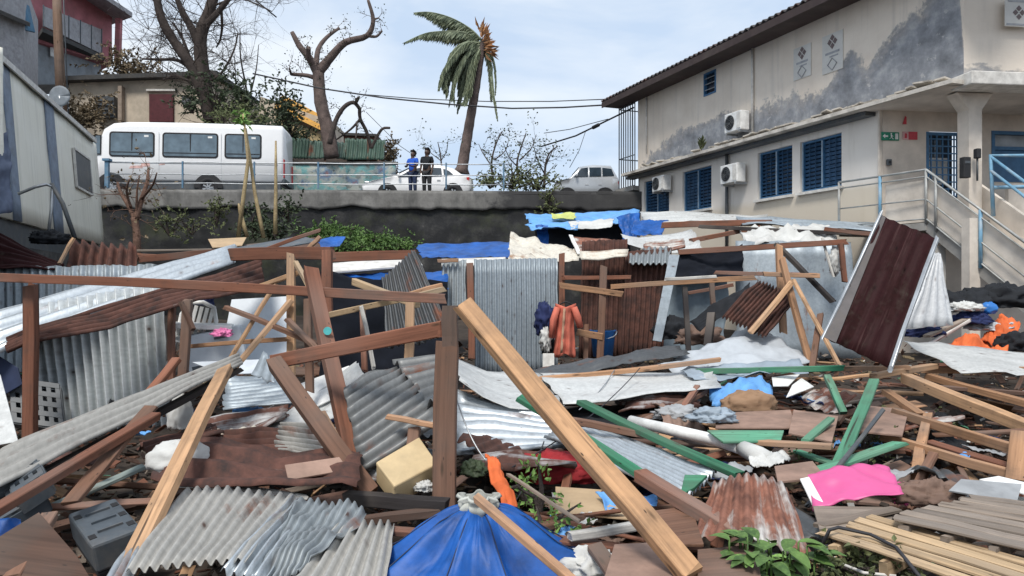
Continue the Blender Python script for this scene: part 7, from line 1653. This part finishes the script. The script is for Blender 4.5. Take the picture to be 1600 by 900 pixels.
# loose cables over the rubble
for k, (a, b, s) in enumerate((((1000, 575, 9.8), (800, 730, 6.2), .1), ((960, 578, 9.9), (905, 640, 8.4), .05), ((850, 690, 7.0), (800, 790, 5.4), .05), ((1440, 745, 7.0), (1475, 690, 8.0), -.1), ((1320, 510, 9.4), (1400, 560, 9.0), .08), ((712, 620, 5.9), (760, 720, 5.6), .06))):
    wire(['thin wire stretched over the white bowed sheet to the vine tangle', 'thin wire hanging from the white bowed sheet', 'thin wire over the flat corrugated sheet by the vine', 'thin plant like wire by the right timber frame', 'thin wire lying on the maroon panel foot', 'thin wire hanging beside the centre post'][k], [a, b], .006, 'p_steel' if k % 2 else 'p_wire', 'wire', 'wire', sag=s)
# ------------------------------------------------------------------ loose scrap planks lying about
rr = random.Random(77)
zones = [('right of the long light timber', 740, 1080, 700, 900, 24), ('among the green planks', 960, 1330, 600, 760, 40), ('around the right timber frame', 1330, 1800, 600, 790, 44), ('in the left foreground', 0, 560, 760, 880, 16), ('under the roofs in the middle', 420, 1000, 575, 700, 20), ('before the crossed timbers', 1000, 1420, 560, 640, 18)]
kinds = [('reddish brown', 'w_red'), ('dark brown', 'w_dark'), ('weathered grey', 'w_grey'), ('light tan', 'w_tan'), ('brown', 'w_brown'), ('orange brown', 'w_orange')]
for zn, x0, x1, y0, y1, n in zones:
    for i in range(n):
        x, y = rr.uniform(x0, x1), y0 + (y1 - y0) * rr.random() ** .8; c = G(x, y, rr.uniform(-.2, .08)); kn, km = kinds[rr.choice([0, 0, 1, 2, 3, 4, 4, 5])]; L = rr.uniform(.25, 1.05) * (.6 + c.y * .05); a = rr.uniform(-.9, .9) + (math.pi / 2 if rr.random() < .25 else 0); el = rr.uniform(-.2, .25)
        d = Vector((math.cos(a) * math.cos(el), math.sin(a) * math.cos(el), math.sin(el))) * L / 2
        beam('loose %s scrap plank lying in the rubble %s' % (kn, zn), c - d, c + d, rr.choice([.05, .07, .1, .14, .26, .36]), rr.uniform(.012, .05), km, 'scrap_plank', 'plank', roll=rr.uniform(-.5, .5), group='%s scrap planks %s' % (kn, zn), nseg=1)
def scrap_sheets():
    rr = random.Random(8)
    for i, (x, y, m, lab) in enumerate(((1035, 628, 's_rust', 'small rusty tin scrap under the bowed white sheet'), (1290, 620, 's_redrust', 'small rusty tin scrap beside the short mint post'), (1480, 745, 's_dark', 'dark tin scrap behind the white boards'), (960, 720, 's_dark', 'dark tin scrap behind the lower green plank'), (770, 700, 's_rust', 'rusty tin scrap right of the centre post'), (120, 720, 's_rust', 'rusty tin scrap under the weathered plank at left'), (1060, 655, 'p_fibre', 'brown fibreboard scrap left of the brown sack'), (1420, 660, 's_redrust', 'reddish tin scrap under the right frame rails'), (1195, 800, 's_dark', 'dark tin scrap behind the rusted bent sheet'), (620, 690, 's_dark', 'dark tin scrap behind the yellow box'), (380, 700, 's_cream', 'cream tin scrap beside the white sack'))):
        c = G(x, y, .15); a = rr.uniform(0, 3); e1 = Vector((math.cos(a), math.sin(a), rr.uniform(-.2, .2))) * rr.uniform(.3, .5); e2 = Vector((-math.sin(a), math.cos(a), rr.uniform(-.1, .3))) * rr.uniform(.2, .35)
        sheet(lab, c - e1 - e2, c + e1 - e2, c + e1 + e2, c - e1 + e2, 4, m, .012, crump=.06, jag=.08, name='tin_scrap', cat='metal scrap')
scrap_sheets()
# longer broken battens sticking out of the heap, each lying over its neighbours
def battens():
    rr = random.Random(41); spots = [('behind the rusted bent sheet', 1010, 1330, 690, 740), ('around the brown sack', 1040, 1340, 610, 680), ('behind the weathered deck', 1330, 1720, 640, 770), ('behind the foam box', 560, 880, 640, 740), ('beside the blue parasol', 820, 1060, 780, 890), ('under the maroon panel foot', 1240, 1600, 560, 620), ('by the dark plastic case', 20, 250, 720, 800)]
    for zn, x0, x1, y0, y1 in spots:
        for i in range(8):
            x, y = rr.uniform(x0, x1), rr.uniform(y0, y1); c = G(x, y, rr.uniform(-.1, .15)); L = rr.uniform(.7, 1.7) * (.5 + c.y * .06); a = rr.gauss(0, .8); el = rr.gauss(.03, .16); kn, km = kinds[rr.choice([0, 0, 1, 1, 2, 3, 4, 4, 5])]
            d = Vector((math.cos(a) * math.cos(el), math.sin(a) * math.cos(el), math.sin(el))) * L / 2
            beam('long %s batten lying across the rubble %s' % (kn, zn), c - d, c + d, rr.uniform(.04, .09), rr.uniform(.02, .05), km, 'batten', 'batten', roll=rr.uniform(-.6, .6), group='%s battens %s' % (kn, zn), nseg=3, wob=.01)
battens()
# litter
def litter():
    rr = random.Random(57); cols = [('white', 'c_white'), ('black', 'c_black'), ('grey', 'c_grey'), ('navy', 'c_navy'), ('brown', 'c_brown'), ('blue', 'c_ltblue')]
    spots = [('right of the long light timber', 880, 1090, 700, 860), ('among the green planks', 1000, 1330, 600, 740), ('around the right timber frame', 1340, 1600, 600, 760), ('in the left foreground', 60, 560, 630, 690)]
    for zn, x0, x1, y0, y1 in spots:
        for i in range(12):
            x, y = rr.uniform(x0, x1), rr.uniform(y0, y1); c = G(x, y, rr.uniform(-.05, .15)); cn, cm = rr.choice(cols); a = rr.uniform(0, 6.3); s_ = rr.uniform(.1, .24); e1 = Vector((math.cos(a), math.sin(a), rr.uniform(-.3, .3))) * s_; e2 = Vector((-math.sin(a), math.cos(a), rr.uniform(-.3, .3))) * s_ * rr.uniform(.5, .9)
            drape('crumpled %s rag lying in the rubble %s' % (cn, zn), c - e1 - e2, c + e1 - e2, c + e1 + e2, c - e1 + e2, cm, 22, .05, .02, 6, name='rag', cat='rag', group='%s rags %s' % (cn, zn), jag=.1)
litter()
# ------------------------------------------------------------------ fine rubble nobody could count
def rubble():
    rr = random.Random(99); cols = ['w_brown', 'w_dark', 'w_grey', 'w_tan', 'p_earth', 's_dull', 'w_red', 'p_offwhite', 'w_palegreen', 'l_dry']; mb = MB(); wts = [5, 8, 3, 1.5, 8, 1.5, 4, .7, .3, 3]
    idx = rr.choices(range(10), wts, k=11500)
    for i in range(11500):
        d = 3.4 + 15 * rr.random() ** 1.3; x = rr.uniform(-.95, .95) * d; z = gz(d) + .16 * noise.noise(Vector((x * .45, d * .45, 2))) - .3 + rr.uniform(-.02, .22)
        L = rr.uniform(.03, .2); w = L * rr.uniform(.15, .7); h = rr.uniform(.004, .02)
        rot = Matrix.Rotation(rr.uniform(0, 6.3), 3, 'Z') @ Matrix.Rotation(rr.gauss(0, .4), 3, 'X') @ Matrix.Rotation(rr.gauss(0, .4), 3, 'Y')
        mb.box((x, d, z), (L, w, h), rot, idx[i])
    tag(mb.build('rubble', cols, loc=(0, 8, 0)), kind='stuff')
rubble()
